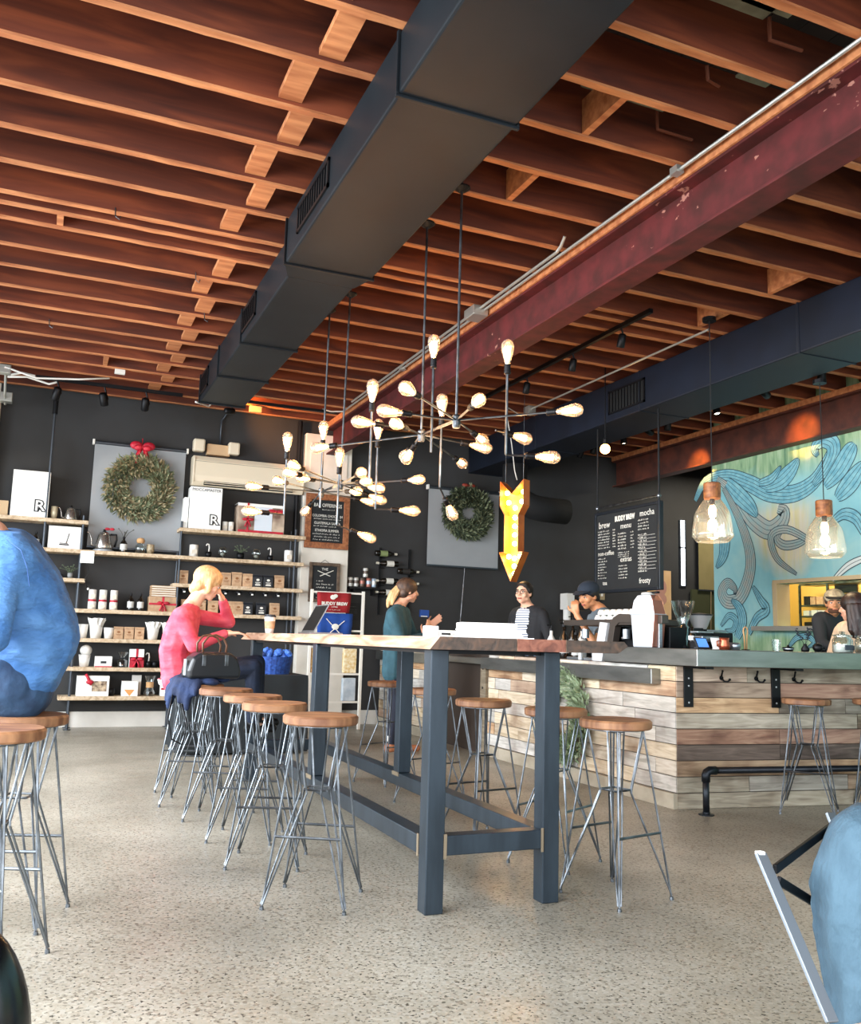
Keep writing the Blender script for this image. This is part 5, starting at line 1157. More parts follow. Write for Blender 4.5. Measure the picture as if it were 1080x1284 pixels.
def face(t,H,s=1.,brow='#2c1d16',glasses=False,beard=None,eyes=True):
    P=lambda x,y,z: H@V((x*s,y*s,z*s)); R3=H.to_3x3()
    for k in (-1,1):
        e=MB().ball(P(k*.029,.076,.006),(.0135*s,.007*s,.0065*s),10,6,R3).build('eye',mat('eye_white','#e4ddd4',.3),t,True)
        MB().ball(P(k*.029,.0815,.006),(.0058*s,.004*s,.0058*s),8,6,R3).build('iris',mat('dark_iris','#1c120d',.2),e,True)
        MB().tube([P(k*.014,.082,.012),P(k*.029,.084,.0145),P(k*.044,.078,.010)],.0016*s,4).build('eyelid',mat('dark_iris','#1c120d',.2),e,True)
        MB().tube([P(k*.012,.086,.026),P(k*.03,.086,.031),P(k*.048,.074,.026)],.0036*s,5).build('eyebrow',mat('brow_'+brow[1:],brow,.9),t,True)
    q=MB(); q.capsule(P(-.019,.083,-.053),.0045*s,P(.019,.083,-.053),.0045*s,6); q.capsule(P(-.014,.0825,-.060),.0052*s,P(.014,.0825,-.060),.0052*s,6); q.build('lips',mat('lips','#a65a4e',.5),t,True)
    if glasses:
        q=MB()
        for k in (-1,1):
            q.tube([P(k*.031+.022*math.cos(a*.5236),.096,.004+.018*math.sin(a*.5236)) for a in range(13)],.0022*s,5); q.tube([P(k*.053,.094,.008),P(k*.076,.03,.010),P(k*.078,-.01,.006)],.002*s,5)
        q.tube([P(-.009,.097,.007),P(.009,.097,.007)],.0018*s,5); q.build('glasses',M_black,t,True)
    if beard:
        q=MB(); 
        for a in range(-6,7):
            an=a*.2; q.ball(P(.052*math.sin(an),.032+.045*math.cos(an),-.066),(.016*s,.014*s,.024*s),8,6,R3)
        remesh(q.build('beard',mat('beard','#4a3020',.9),t),.006,2)
SK=dict(fair=('skin_fair','#e3b094'),light=('skin_light','#d9a184'),tan=('skin_tan','#c4875f'))
def skin(k):
    a,b=SK[k]; m=mat(a,b,.5)
    m.node_tree.nodes['Principled BSDF'].inputs['Subsurface Weight'].default_value=.08; return m
def person(label, J, tone='light', s=.97, vox=.008, legs=True, top=None, sleeve='long', pants=None, shoe=None, extra=None, rtop=1., rleg=1.):
    base=V(J.get('base',(J['hip'][0],J['hip'][1],0)))
    t=thing('person',label,'person',base)
    G=lambda k: V(J[k])-base
    Hm=head_frame(V(J['head'])-base,J['hf'],J.get('hu',(0,0,1)))
    q=MB(); head(q,Hm,s)
    hb=Hm@V((0,-.022*s,-.06*s)); nk=G('neck'); q.capsule(hb,.052*s,nk,.056*s,12)
    shl,shr=G('shl'),G('shr'); hip=G('hip'); ax=(shr-shl).normalized()
    q.capsule(nk,.06*s,shl.lerp(nk,.35),.05*s); q.capsule(nk,.06*s,shr.lerp(nk,.35),.05*s)
    che=(shl+shr)/2; hw=.085*s
    hax=(G('hipr')-G('hipl')).normalized()
    b_=J.get('bend',(0,0,0)); mid=(che*.45+hip*.55)+V(b_)
    sweep(q,[(shl.lerp(shr,.15),shl.lerp(shr,.85),.075*s*rtop),(che.lerp(mid,.45)-ax*.10*s,che.lerp(mid,.45)+ax*.10*s,.088*s*rtop),(mid-ax*.075*s,mid+ax*.075*s,.078*s*rtop),(hip-hax*.09*s,hip+hax*.09*s,.085*s*rleg)])
    for k in 'lr':
        sh,el,wr=G('sh'+k),G('el'+k),G('wr'+k)
        q.capsule(sh,.050*s,el,.037*s); q.capsule(el,.037*s,wr,.024*s)
        hd,hn,cu=J['ha'+k]; hand(q,wr,hd,hn,cu,1 if k=='r' else -1,s)
        if legs:
            hp,kn,an=G('hip'+k),G('kn'+k),G('an'+k); q.capsule(hp,.080*s*rleg,kn,.052*s*rleg); q.capsule(kn,.052*s*rleg,an,.034*s)
            to=V(J.get('toe'+k,J.get('toe',J['hf']))); to.z=min(to.z,0) if 'toe'+k not in J else to.z; to=to.normalized(); q.capsule(an-V((0,0,.03)),.032*s,an+to*.14*s-V((0,0,.045)),.024*s)
    remesh(q.build('body',skin(tone),t),vox,5)
    # clothing
    if top:
        q=MB(); c=.014; sw=J.get('loose',1.)
        q.capsule(nk-V((0,0,.015)),.062*s,shl.lerp(nk,.35),.056*s+c*.5); q.capsule(nk-V((0,0,.015)),.062*s,shr.lerp(nk,.35),.056*s+c*.5)
        hm=J.get('hem',.04); hem=hip+(hip-mid).normalized()*hm
        hp_=hip if hm>=0 else hem
        sweep(q,[(shl.lerp(shr,.12),shl.lerp(shr,.88),(.080*s)*rtop+c*.6),(che.lerp(mid,.45)-ax*.105*s,che.lerp(mid,.45)+ax*.105*s,.095*s*rtop*sw+c),(mid-ax*.085*s,mid+ax*.085*s,.090*s*rtop*sw+c),(hp_-hax*.09*s,hp_+hax*.09*s,.094*s*rleg*sw+c),(hem-hax*.09*s,hem+hax*.09*s,.094*s*rleg*sw+c)])
        for k in 'lr':
            sh,el,wr=G('sh'+k),G('el'+k),G('wr'+k)
            q.capsule(sh,.056*s*sw+c*.4,el if sleeve=='long' else sh.lerp(el,.62),(.043 if sleeve=='long' else .052)*s*sw+c*.5)
            if sleeve=='long': q.capsule(el,.043*s*sw+c*.5,wr-(wr-el).normalized()*.02,.030*s+c*.3)
        remesh(q.build('top',top,t),vox,4)
    if pants and legs:
        q=MB(); c=.010
        q.capsule(hip-hax*.09*s,.088*s*rleg+c,hip+hax*.09*s,.088*s*rleg+c)
        for k in 'lr':
            hp,kn,an=G('hip'+k),G('kn'+k),G('an'+k); q.capsule(hp,.084*s*rleg+c,kn,.056*s*rleg+c); q.capsule(kn,.056*s*rleg+c,an+(kn-an).normalized()*.02,.040*s+c)
        remesh(q.build('trousers',pants,t),vox,4)
    if shoe and legs:
        q=MB()
        for k in 'lr':
            an=G('an'+k); to=V(J.get('toe'+k,J.get('toe',J['hf']))); to.z=0 if 'toe'+k not in J else to.z; to=to.normalized(); sd=to.cross(V((0,0,1))).normalized()
            f0=V((an.x,an.y,an.z-.045)); q.capsule(f0-to*.035,.036*s,f0+to*.14*s,.033*s); q.capsule(an,.042*s,f0,.040*s)
        remesh(q.build('shoes',shoe,t),vox,3)
    return t,Hm,base
def strands(t,name,m,paths,vox=.008,sm=2):
    q=MB()
    for pts in paths:
        for (a,ra),(b,rb_) in zip(pts,pts[1:]): q.capsule(a,ra,b,rb_,8)
    return remesh(q.build(name,m,t),vox,sm)
def cap_hair(t,H,s,m,back=-.02,low=-.02,thick=.012,front=.045,vox=.007,extra=()):
    """hair shell over the cranium, open at the face"""
    q=MB(); P=lambda x,y,z: H@V((x*s,y*s,z*s)); R3=H.to_3x3()
    q.ball(P(0,-.022,.042),((.080+thick)*s,(.092+thick)*s,(.078+thick)*s),16,12,R3)
    q.ball(P(0,-.055,low),((.070+thick)*s,.052*s,.060*s),14,10,R3)
    q.ball(P(0,front,.078),(.062*s,.036*s,.030*s),12,8,R3)
    for k in (-1,1): q.ball(P(k*.070,-.012,.030),(.016*s,.045*s,.045*s),10,8,R3)
    for a,ra,b,rb_ in extra: q.capsule(P(*a),ra*s,P(*b),rb_*s,8)
    return remesh(q.build('hair',m,t),vox,3)
def folds(nm,c1,c2,sc=7,bump=.5,rough=.85,stretch=(1,1,1)):
    m=mat(nm,c1,rough,col2=c2,scale=sc,stretch=stretch,bump=bump,detail=5)
    for n in m.node_tree.nodes:
        if n.type=='BUMP': n.inputs['Distance'].default_value=.045
    return m

# ---- person in blue, seated at the left edge, back to the right
J=dict(hip=(-0.050,3.842,0.823),hipl=(-0.091,3.712,0.859),hipr=(-0.075,4.015,0.843),shl=(-0.141,3.538,1.270),shr=(-0.135,4.030,1.339),neck=(-0.205,3.786,1.402),head=(-0.327,3.818,1.531),
  ell=(-0.148,3.492,1.023),wrl=(-0.336,3.666,0.974),elr=(-0.275,4.178,1.046),wrr=(-0.440,4.144,1.009),hal=((-1,0,0),(0,0,-1),.5),har=((-1,0,0),(0,0,-1),.5),
  knl=(-0.438,3.839,0.844),knr=(-0.488,4.255,0.846),anl=(-0.414,3.885,0.477),anr=(-0.462,4.306,0.446),hf=(-1,.1,-.1),toe=(-1,.1,0),bend=(.085,.02,0),hem=-.075,loose=1.0)
J['base']=(J['hip'][0],J['hip'][1],0)
M_bl=folds('blue_heather_shirt','#3a69a2','#5584ba',6,1.0,stretch=(1,1,2.2))
t,Hm,b0=person('large person in light blue long sleeved shirt seated at the left edge',J,'light',1.12,.010,True,M_bl,'long',folds('dark_denim','#1f3450','#2c4766',14,.3),M_black,rtop=1.34,rleg=1.08)
cap_hair(t,Hm,1.1,mat('brown_hair','#3b271b',.7)); face(t,Hm,1.1)
q=MB(); a=V((-0.094,3.370,1.308))-b0
q.tube([V((-0.138,3.500,1.369))-b0,V((-0.085,3.375,1.323))-b0,V((-0.060,3.341,1.262))-b0,V((-0.048,3.345,1.201))-b0],.0016,4); q.build('shoulder_seam',mat('seam_blue','#2c4f86',.8),t)
# ---- woman in coral sweater
J=dict(hip=(0.889,6.500,0.759),hipl=(0.925,6.600,0.755),hipr=(0.897,6.400,0.764),shl=(0.972,6.660,1.181),shr=(0.874,6.340,1.151),neck=(0.956,6.500,1.245),head=(1.062,6.500,1.401),
  elr=(0.953,6.260,0.972),wrr=(1.185,6.360,1.063),ell=(1.265,6.720,1.145),wrl=(1.191,6.620,1.303),har=((1,0,.05),(0,0,-1),.25),hal=((-.45,-.2,.9),(-1,0,0),.5),
  knr=(1.392,6.380,0.825),knl=(1.466,6.620,0.851),anr=(1.412,6.380,0.458),anl=(1.486,6.620,0.475),hf=(1,-.12,-.42),hu=(.4,0,1),toe=(1,0,0),bend=(-.035,0,0),hem=.02)
J['base']=(J['hip'][0],J['hip'][1],0)
t,Hm,b0=person('woman in coral pink sweater resting her face on one hand at the table',J,'fair',.97,.007,True,folds('coral_sweater','#cf3f55','#de5f70',9,.4,stretch=(1,1,2)),'long',folds('navy_jeans','#141c2e','#1d2940',12,.3),M_black)
hb=mat('blonde_hair','#dcb886',.55,col2='#b98e5c',scale=24,stretch=(3,3,1),bump=.3)
cap_hair(t,Hm,.97,hb,thick=.016,low=-.03,extra=(((-.075,.0,.03),.03,(-.066,.02,-.05),.022),((.075,.0,.03),.03,(.066,.02,-.05),.022),((0,-.06,-.0),.05,(0,-.075,-.07),.04))); face(t,Hm,.97,'#8a6a48')
q=MB(); hp=V(J['hip'])-b0; q.build('shirt_hem',M_white,t) if False else None
MB().lathe([(.118,0),(.128,.035)],20,Matrix.Translation(V(J['hip'])-b0-V((-.0,0,.055)))@Matrix.Diagonal((1.0,1.45,1,1)),caps=False).build('white_undershirt_hem',M_white,t,True)
# ---- standing customer
J=dict(hip=(3.120,8.100,0.779),hipl=(3.185,8.180,0.747),hipr=(3.090,8.020,0.752),shl=(3.247,8.260,1.298),shr=(3.010,7.920,1.269),neck=(3.132,8.080,1.367),head=(3.218,8.080,1.508),
  elr=(3.059,7.820,1.021),wrr=(3.314,7.900,1.093),ell=(3.405,8.340,1.053),wrl=(3.505,8.240,1.182),har=((.55,0,.9),(0,1,.2),.35),hal=((.75,-.2,.6),(0,-1,.3),.3),
  knr=(3.095,7.980,0.418),knl=(3.230,8.160,0.403),anr=(3.058,8.000,0.098),anl=(3.257,8.180,0.074),hf=(1,-.05,-.05),toe=(1,-.1,0),hem=.03,loose=1.12)
J['base']=(J['hip'][0],J['hip'][1],0)
t,Hm,b0=person('customer in dark teal sweatshirt with blonde ponytail standing at the bar side',J,'light',.98,.008,True,folds('teal_sweatshirt','#22434e','#2f5663',8,.4),'long',folds('navy_trousers','#121726','#1b2233',12,.2),mat('tan_shoe','#b0714e',.6))
dh=mat('dark_brown_hair','#2a1c16',.6,col2='#5a3f2c',scale=20,bump=.2)
cap_hair(t,Hm,.98,dh,thick=.018); face(t,Hm,.98)
P=lambda x,y,z: Hm@V((x,y,z))
strands(t,'ponytail',hb,[[(P(0,-.11,.02),.035),(P(.01,-.16,-.03),.034),(P(0,-.185,-.10),.030),(P(.02,-.20,-.16),.016)],[(P(.03,-.11,.0),.02),(P(.03,-.15,-.08),.022),(P(.03,-.16,-.14),.01)]])
q=MB(); 
for k in 'lr': q.lathe([(.047,.05),(.05,.10)],14,Matrix.Translation(V(J['an'+k])-b0-V((0,0,.03))),caps=False)
q.build('white_cuff',M_white,t,True)
q=MB(); q.ball(V((3.441,8.180,1.319))-b0,(.05,.03,.05),10,8); remesh(q.build('held_blue_cloth',M_blush,t),.01,2) if False else None
cu=thing('blue_wallet','blue folded wallet held in the customer\'s raised hand','wallet',(3.425,8.160,1.303),R(15)); MB().box((-.055,-.012,-.03),(.055,.012,.04)).build('cover',M_blush,cu,bevel=.006); MB().box((-.05,-.0135,-.026),(.03,-.0125,-.018)).build('stitching',M_white,cu)
# ---- barista woman with glasses
J=dict(hip=(4.444,7.750,0.780),hipl=(4.420,7.800,0.747),hipr=(4.486,7.700,0.752),shl=(4.407,7.560,1.314),shr=(4.311,7.940,1.316),neck=(4.342,7.740,1.392),head=(4.284,7.720,1.528),
  elr=(4.293,8.000,1.095),wrr=(4.152,7.720,1.049),ell=(4.423,7.420,1.045),wrl=(4.333,7.500,0.922),har=((-.3,-.8,-.1),(0,0,-1),.3),hal=((-.7,-.3,-.2),(0,0,-1),.3),
  knr=(4.408,7.800,0.299),knl=(4.433,7.600,0.317),anr=(4.448,7.860,-0.137),anl=(4.497,7.700,-0.117),hf=(-.85,-.55,.04),toe=(-1,-.5,0),hem=.06)
J['base']=(J['hip'][0],J['hip'][1],0)
t,Hm,b0=person('smiling barista with dark hair and glasses in black cardigan behind the bar',J,'fair',.98,.008,True,mat('black_cardigan','#1b1c20',.85),'long',mat('black_trousers','#15161a',.9),M_black)
cap_hair(t,Hm,.98,mat('near_black_hair','#17110f',.55),thick=.004,low=.0,front=.03); face(t,Hm,.98,'#1c1310',glasses=True)
# striped shirt front and white collar
st=mat('striped_cotton','#dfe3ea',.8)
nt=st.node_tree; wv=nt.nodes.new('ShaderNodeTexWave'); wv.bands_direction='Z'; wv.inputs['Scale'].default_value=14; tcn=nt.nodes.new('ShaderNodeTexCoord'); nt.links.new(tcn.outputs['Object'],wv.inputs[0]); crn=nt.nodes.new('ShaderNodeValToRGB'); crn.color_ramp.elements[0].position=.55; crn.color_ramp.elements[0].color=srgb('#e6e9ee'); crn.color_ramp.elements[1].position=.7; crn.color_ramp.elements[1].color=srgb('#5b6880'); nt.links.new(wv.outputs['Fac'],crn.inputs[0]); nt.links.new(crn.outputs[0],nt.nodes['Principled BSDF'].inputs['Base Color'])
f=V((-.85,-.55,0)).normalized(); ck=(V(J['shl'])+V(J['shr']))/2-b0; hp=V(J['hip'])-b0; sd=V((f.y,-f.x,0))
q=MB(); 
for i in range(9):
    k=i/8; c=ck.lerp(hp,k*.9)+f*.035; w_=.03+.065*min(1,k*2.2); q.capsule(c-sd*w_,.085,c+sd*w_,.085,10)
remesh(q.build('striped_shirt',st,t),.008,3)
q=MB(); nk=V(J['neck'])-b0
for s_ in (-1,1): q.add([nk+V((0,0,.015))+sd*s_*.05-f*.02,nk+f*.065+sd*s_*.012+V((0,0,-.0)),nk+f*.10+sd*s_*.035-V((0,0,.07)),nk+f*.06+sd*s_*.085-V((0,0,.03))],[(0,1,2,3)])
o=q.build('collar',M_white,t); so=o.modifiers.new('s','SOLIDIFY'); so.thickness=.006
# ---- barista man with cap
J=dict(hip=(4.655,6.820,0.766),hipl=(4.676,6.900,0.749),hipr=(4.633,6.740,0.756),shl=(4.609,6.980,1.285),shr=(4.565,6.640,1.267),neck=(4.567,6.840,1.367),head=(4.463,6.860,1.477),
  elr=(4.298,6.520,1.070),wrr=(4.212,6.660,1.309),ell=(4.607,7.080,1.069),wrl=(4.318,6.850,0.927),har=((-.15,.1,1),(.6,.5,0),.9),hal=((-.9,-.2,-.15),(0,0,-1),.5),
  knr=(4.640,6.750,0.325),knl=(4.693,6.950,0.305),anr=(4.674,6.800,-0.154),anl=(4.727,7.000,-0.153),hf=(-1,-.25,-.28),toe=(-1,-.3,0),hem=.05)
J['base']=(J['hip'][0],J['hip'][1],0)
t,Hm,b0=person('barista in a dark cap and grey polo rubbing his nose behind the bar',J,'tan',1.0,.008,True,folds('grey_polo','#4e5a62','#65717a',8,.3),'short',mat('black_trousers','#15161a',.9),M_black,rtop=1.08)
cap_hair(t,Hm,1.0,mat('near_black_hair','#17110f',.55),thick=.006,front=.02); face(t,Hm,1.0,'#17110f')
def cap(t,H,s,m,brim,z=.06):
    P=lambda x,y,z: H@V((x*s,y*s,z*s)); R3=H.to_3x3()
    q=MB(); q.ball(P(0,-.016,z+.002),(.092*s,.108*s,.078*s),18,12,R3); o=q.build('cap_crown',m,t,True)
    q=MB(); vs=[];k=12
    for i in range(k+1):
        a=math.pi*i/k; vs.append(P(.082*math.cos(a),.055+.03*math.sin(a),z+.004)); vs.append(P(.072*math.cos(a),.060+.105*math.sin(a),z-.012+.0*math.sin(a)))
    q.add(vs,[(2*i,2*i+1,2*i+3,2*i+2) for i in range(k)]); o=q.build('cap_brim',brim,t); so=o.modifiers.new('s','SOLIDIFY'); so.thickness=.006
cap(t,Hm,1.0,mat('navy_cap','#1d2836',.85),mat('navy_brim','#17202c',.85))
# ---- cap man and long haired person at the right
J=dict(hip=(6.30,5.86,.98),hipl=(6.22,5.86,.95),hipr=(6.38,5.86,.95),shl=(6.12,5.84,1.31),shr=(6.48,5.92,1.31),neck=(6.27,5.86,1.36),head=(6.255,5.787,1.460),
  ell=(6.05,5.75,1.12),wrl=(6.10,5.62,1.07),elr=(6.5,5.8,1.06),wrr=(6.4,5.62,1.06),hal=((.3,-.9,0),(0,0,-1),.4),har=((-.3,-.9,0),(0,0,-1),.4),
  knl=(6.22,5.86,.50),knr=(6.38,5.86,.50),anl=(6.22,5.88,.075),anr=(6.38,5.88,.075),hf=(-.75,-.75,-.05),toe=(-.8,-.7,0),hem=.06)
J['base']=(6.30,5.86,0)
t,Hm,b0=person('bearded man in a pale cap with a dark brim before the kitchen hatch',J,'tan',.93,.008,True,mat('dark_shirt','#23262b',.85),'long',mat('black_trousers','#15161a',.9),M_black)
cap_hair(t,Hm,.93,mat('brown_hair','#3b271b',.7),thick=.004,front=.02); face(t,Hm,.93,'#2c1d16',beard=True); cap(t,Hm,.93,mat('camo_cap','#b8a888',.85,col2='#7d705a',scale=26),mat('dark_brim','#26211c',.85))
J=dict(hip=(6.13,5.34,.96),hipl=(6.05,5.36,.93),hipr=(6.21,5.32,.93),shl=(5.917,5.420,1.213),shr=(5.911,5.037,1.226),neck=(5.914,5.267,1.288),head=(5.860,5.252,1.393),
  ell=(5.850,5.490,0.937),wrl=(5.553,5.290,0.922),elr=(5.957,4.948,0.959),wrr=(5.789,4.912,0.940),hal=((-.3,-.9,0),(0,0,-1),.4),har=((-.3,-.9,0),(0,0,-1),.4),
  knl=(6.05,5.38,.50),knr=(6.21,5.34,.50),anl=(6.05,5.4,.075),anr=(6.21,5.36,.075),hf=(-.35,.93,0),toe=(-.4,.9,0),hem=.06)
J['base']=(6.13,5.34,0)
t,Hm,b0=person('person with long dark wavy hair in a beige top at the right edge',J,'light',.95,.008,True,folds('beige_knit','#cdb092','#dcc3a6',12,.3,stretch=(4,4,.6)),'long',mat('black_trousers','#15161a',.9),M_black)
lh=mat('long_dark_hair','#17100f',.5,col2='#2f1914',scale=10,stretch=(4,4,.8),bump=.3)
cap_hair(t,Hm,.95,lh,thick=.020,low=-.03); face(t,Hm,.95)
P=lambda x,y,z: Hm@V((x,y,z)); pa=[]; rr=random.Random(8)
for i in range(11):
    a=R(-200+ i*22); x=.075*math.cos(a); y=-.03+.08*math.sin(a); y=min(y,.0)
    pa.append([(P(x,y,.02),.028),(P(x*1.15,y*1.2-.01,-.08),.028),(P(x*1.25+rr.uniform(-.02,.02),y*1.25-.02,-.17),.024),(P(x*1.2+rr.uniform(-.03,.03),y*1.2-.02,-.22-rr.uniform(0,.05)),.010)])
strands(t,'long_hair',lh,pa)

# ---- seated person in pale jeans at the lower right, on a low metal chair
M_jean=folds('pale_washed_denim','#183140','#3c5564',9,1.0,.85,(1,1,.6))
ch=thing('low_chair','low chair with wooden seat and flat grey steel uprights, lower right corner','chair',(1.437,1.267,0.411))
b0=V(ch.location); b0.z=0; ch.location=b0
M_flat=mat('grey_flat_steel','#6f767d',.45,.5)
def bar(nm,a,b,w_,th,m,par):
    a=V(a)-b0; b=V(b)-b0; d=(b-a).normalized(); s_=d.cross(V((0,1,.0))).normalized(); n_=d.cross(s_).normalized(); q=MB()
    vs=[p+s_*w_*i+n_*th*j for p in (a,b) for i,j in ((-1,-1),(1,-1),(1,1),(-1,1))]
    q.add(vs,[(0,1,2,3),(7,6,5,4),(0,4,5,1),(1,5,6,2),(2,6,7,3),(3,7,4,0)]); return q.build(nm,m,par,bevel=.0015)
u0=V((1.296,1.396,0.673)); u1=V((1.280,1.220,0.439)); v0=V((1.765,1.669,0.677)); v1=V((1.750,1.501,0.382))
dn=(u1-u0).normalized(); f0=u1+dn*(u1.z/ -dn.z if dn.z<0 else 0)
bar('backrest_upright',u0,u1,.0125,.004,M_flat,ch); bar('backrest_upright',v0,v1,.0125,.004,M_flat,ch)
bar('cross_brace',V((1.316,1.381,0.646)),V((1.798,1.619,0.697)),.0085,.004,M_black,ch); bar('cross_brace',V((1.316,1.373,0.628)),V((1.735,1.575,0.444)),.0085,.004,M_black,ch)
MB().box(tuple(u0-b0-V((.008,.006,.002))),tuple(u0-b0+V((.006,.006,.004)))).build('end_cap',M_paper,ch)
su=u1-b0; sz=su.z
MB().box((su.x-.025,su.y-.46,sz-.035),(su.x+.42,su.y+.0,sz-.006)).build('seat',M_live,ch,bevel=.006)
for x,y in ((su.x+.02,su.y-.03),(su.x+.38,su.y-.03),(su.x+.02,su.y-.42),(su.x+.38,su.y-.42)): MB().tube([(x,y,0),(x,y,sz-.035)],.014,10).build('leg',M_black,ch)
# the person: sits facing +X, most of the figure beyond the frame; a raised knee and hip show
sz0=sz
J=dict(hip=(1.527,1.316,0.419),hipl=(1.633,1.384,0.395),hipr=(1.454,1.233,0.444),shl=(1.697,1.484,0.635),shr=(1.437,1.247,0.686),neck=(1.657,1.301,0.724),head=(1.777,1.238,0.806),
  ell=(1.970,1.435,0.420),wrl=(2.028,1.315,0.467),elr=(1.569,1.116,0.533),wrr=(1.758,1.113,0.527),hal=((1,-.3,-.1),(0,0,-1),.4),har=((1,.3,-.1),(0,0,-1),.4),
  knl=(2.007,1.198,0.430),knr=(1.764,1.043,0.468),anl=(1,1,1),anr=(1,1,1),hf=(1,0,-.3),toe=(1,0,0),hem=.05,bend=(-.012,0,0),loose=1.0)
J['anl']=(J['knl'][0]+.03,J['knl'][1],.08); J['anr']=(J['knr'][0]+.03,J['knr'][1],.08)
J['base']=(J['hip'][0],J['hip'][1],0)
t,Hm,bb=person('person in pale blue denim hunched on the low chair, cut by right edge',J,'light',.97,.008,True,M_jean,'long',M_jean,M_black,rtop=1.2,rleg=1.05)
cap_hair(t,Hm,.97,mat('brown_hair','#3b271b',.7)); face(t,Hm,.97)
# ---- dark rounded object at the bottom left corner
t=thing('round_chair_back','glossy black rounded chair back in the bottom left corner','chair',(-0.067,1.491,0.463))
bz=t.location.z; MBk=mat('gloss_black_shell','#0b0c0f',.22,spec=.6)
q=MB(); q.ball((0,0,.0),(.102,.07,.185),28,20); o=q.build('back_shell',MBk,t,True)
MB().tube([(0,0,-.15),(0,.0,-bz+.01)],.02,10).build('pedestal',M_black,t); MB().lathe([(0,0),(.16,0),(.15,.012),(0,.018)],20,Matrix.Translation((0,0,-bz))).build('foot_plate',M_black,t)

# ================================================================== TABLE TOP THINGS
TZ=1.073
t=thing('coffee_cup','paper takeaway coffee cup with sleeve in front of the seated woman','cup',(1.50,6.42,TZ))
MB().lathe([(0,0),(.029,0),(.040,.115),(0,.115)],20).build('cup_body',M_paper,t,True); MB().lathe([(.0335,.03),(.0385,.085)],20,caps=False).build('cardboard_sleeve',M_kraft,t,True); MB().lathe([(0,.115),(.042,.113),(.042,.122),(.036,.126),(.036,.131),(0,.131)],20).build('lid',mat('dark_lid','#2c2f36',.4),t)
t=thing('laptop','open grey laptop seen from the side on the table','laptop',(1.72,6.30,TZ),R(0))
MB().box((-.0,-.16,0),(.24,.16,.014)).build('keyboard_base',mat('laptop_grey','#8e8f92',.35,.7),t,bevel=.003); 
q=MB(); q.box((-.006,-.16,0),(.0,.16,.22),Matrix.Translation((0.03,0,.014))@Matrix.Rotation(R(28),4,'Y')); q.build('screen_lid',mat('laptop_grey','#8e8f92',.35,.7),t); q=MB(); q.box((-.0072,-.15,.01),(-.0061,.15,.21),Matrix.Translation((0.03,0,.014))@Matrix.Rotation(R(28),4,'Y')); q.build('display',M_black,t)
t=thing('handbag','black handbag with brown handles on the stool beside the woman','handbag',(1.02,5.92,.775),R(12))
lea=mat('black_leather','#1a1d22',.35); q=MB(); prof=[(-.17,0),(.17,0),(.175,.05),(.15,.13),(.10,.165),(-.10,.165),(-.15,.13),(-.175,.05)]; q.prism(prof,-.075,.075,I); q.build('bag_body',lea,t,bevel=.02,seg=3)
MB().box((-.176,-.02,.02),(-.168,.02,.12)).build('side_strap',mat('silver_trim','#9aa0a4',.4,.4),t); 
for s_ in (-1,1): MB().tube([(-.08,s_*.05,.15),(-.085,s_*.05,.22),(-.05,s_*.05,.265),(.0,s_*.05,.275),(.05,s_*.05,.255),(.075,s_*.05,.21),(.07,s_*.05,.15)],.007,8).build('handle',mat('brown_leather','#5b3a26',.5),t,True)
for x in (-.08,.07): MB().box((x-.012,-.079,.08),(x+.012,-.073,.15)).build('buckle',M_rod,t,bevel=.002)
t=thing('navy_jacket','navy jacket folded over the stool under the handbag, sleeves hanging','jacket',(.96,5.98,.74)); q=MB(); rr=random.Random(6)
for i in range(30):
    a=rr.uniform(0,6.28); r_=rr.uniform(0,.14); q.ball((r_*math.cos(a)*1.15,r_*math.sin(a),.012+rr.uniform(0,.022)),(.06,.05,.022),8,6)
for k in range(9):
    a=-3.9+k*.26; dz=.10+.05*math.sin(k*2.1); q.capsule((.14*math.cos(a),.14*math.sin(a),.015),.030,(.185*math.cos(a),.185*math.sin(a),-dz*.6),.027); q.capsule((.185*math.cos(a),.185*math.sin(a),-dz*.6),.027,(.195*math.cos(a),.195*math.sin(a),-dz),.020)
remesh(q.build('cloth_body',folds('navy_cotton','#101f3d','#192f57',10,.6),t),.010,10)
MB().tube([(-.17,-.10,-.05),(-.20,-.13,-.2),(-.17,-.16,-.33),(-.11,-.17,-.36),(-.08,-.15,-.25),(-.12,-.13,-.12)],.006,6).build('hanging_strap',M_black,t,True)
# white things on the near end of the table
t=thing('paper_stack','stack of white menus and papers on the middle of the table','paper stack',(2.048,4.050,1.075)); t.location.z=TZ; t.rotation_euler.z=R(-18)
rr=random.Random(3)
for k in range(7): 
    dx=rr.uniform(-.012,.012); MB().box((-.16+dx,-.10,k*.0065),(.16+dx,.10,k*.0065+.006)).build('paper_sheets',M_paper,t,rot=(0,0,rr.uniform(-.06,.06)))
MB().box((-.15,-.10,.0465),(.13,.09,.075)).build('white_folder',M_paper,t,bevel=.004)
MB().box((-.02,-.11,-.0),(.22,-.0,.006)).build('loose_sheet',M_paper,t,rot=(0,0,-.12))
t=thing('sugar_caddy','low white napkin and sugar holder left of the paper stack','holder',(1.875,4.250,1.084)); t.location.z=TZ
MB().box((-.075,-.05,0),(.075,.05,.008)).build('tray',M_white,t,bevel=.002); MB().box((-.075,-.05,.008),(-.03,.05,.055)).build('napkin_block',M_paper,t,bevel=.002); MB().box((-.025,-.04,.008),(.07,.03,.035)).build('sachet_box',M_paper,t,bevel=.003); MB().box((-.01,-.042,.012),(.04,-.0402,.022)).build('dark_print',M_print,t)

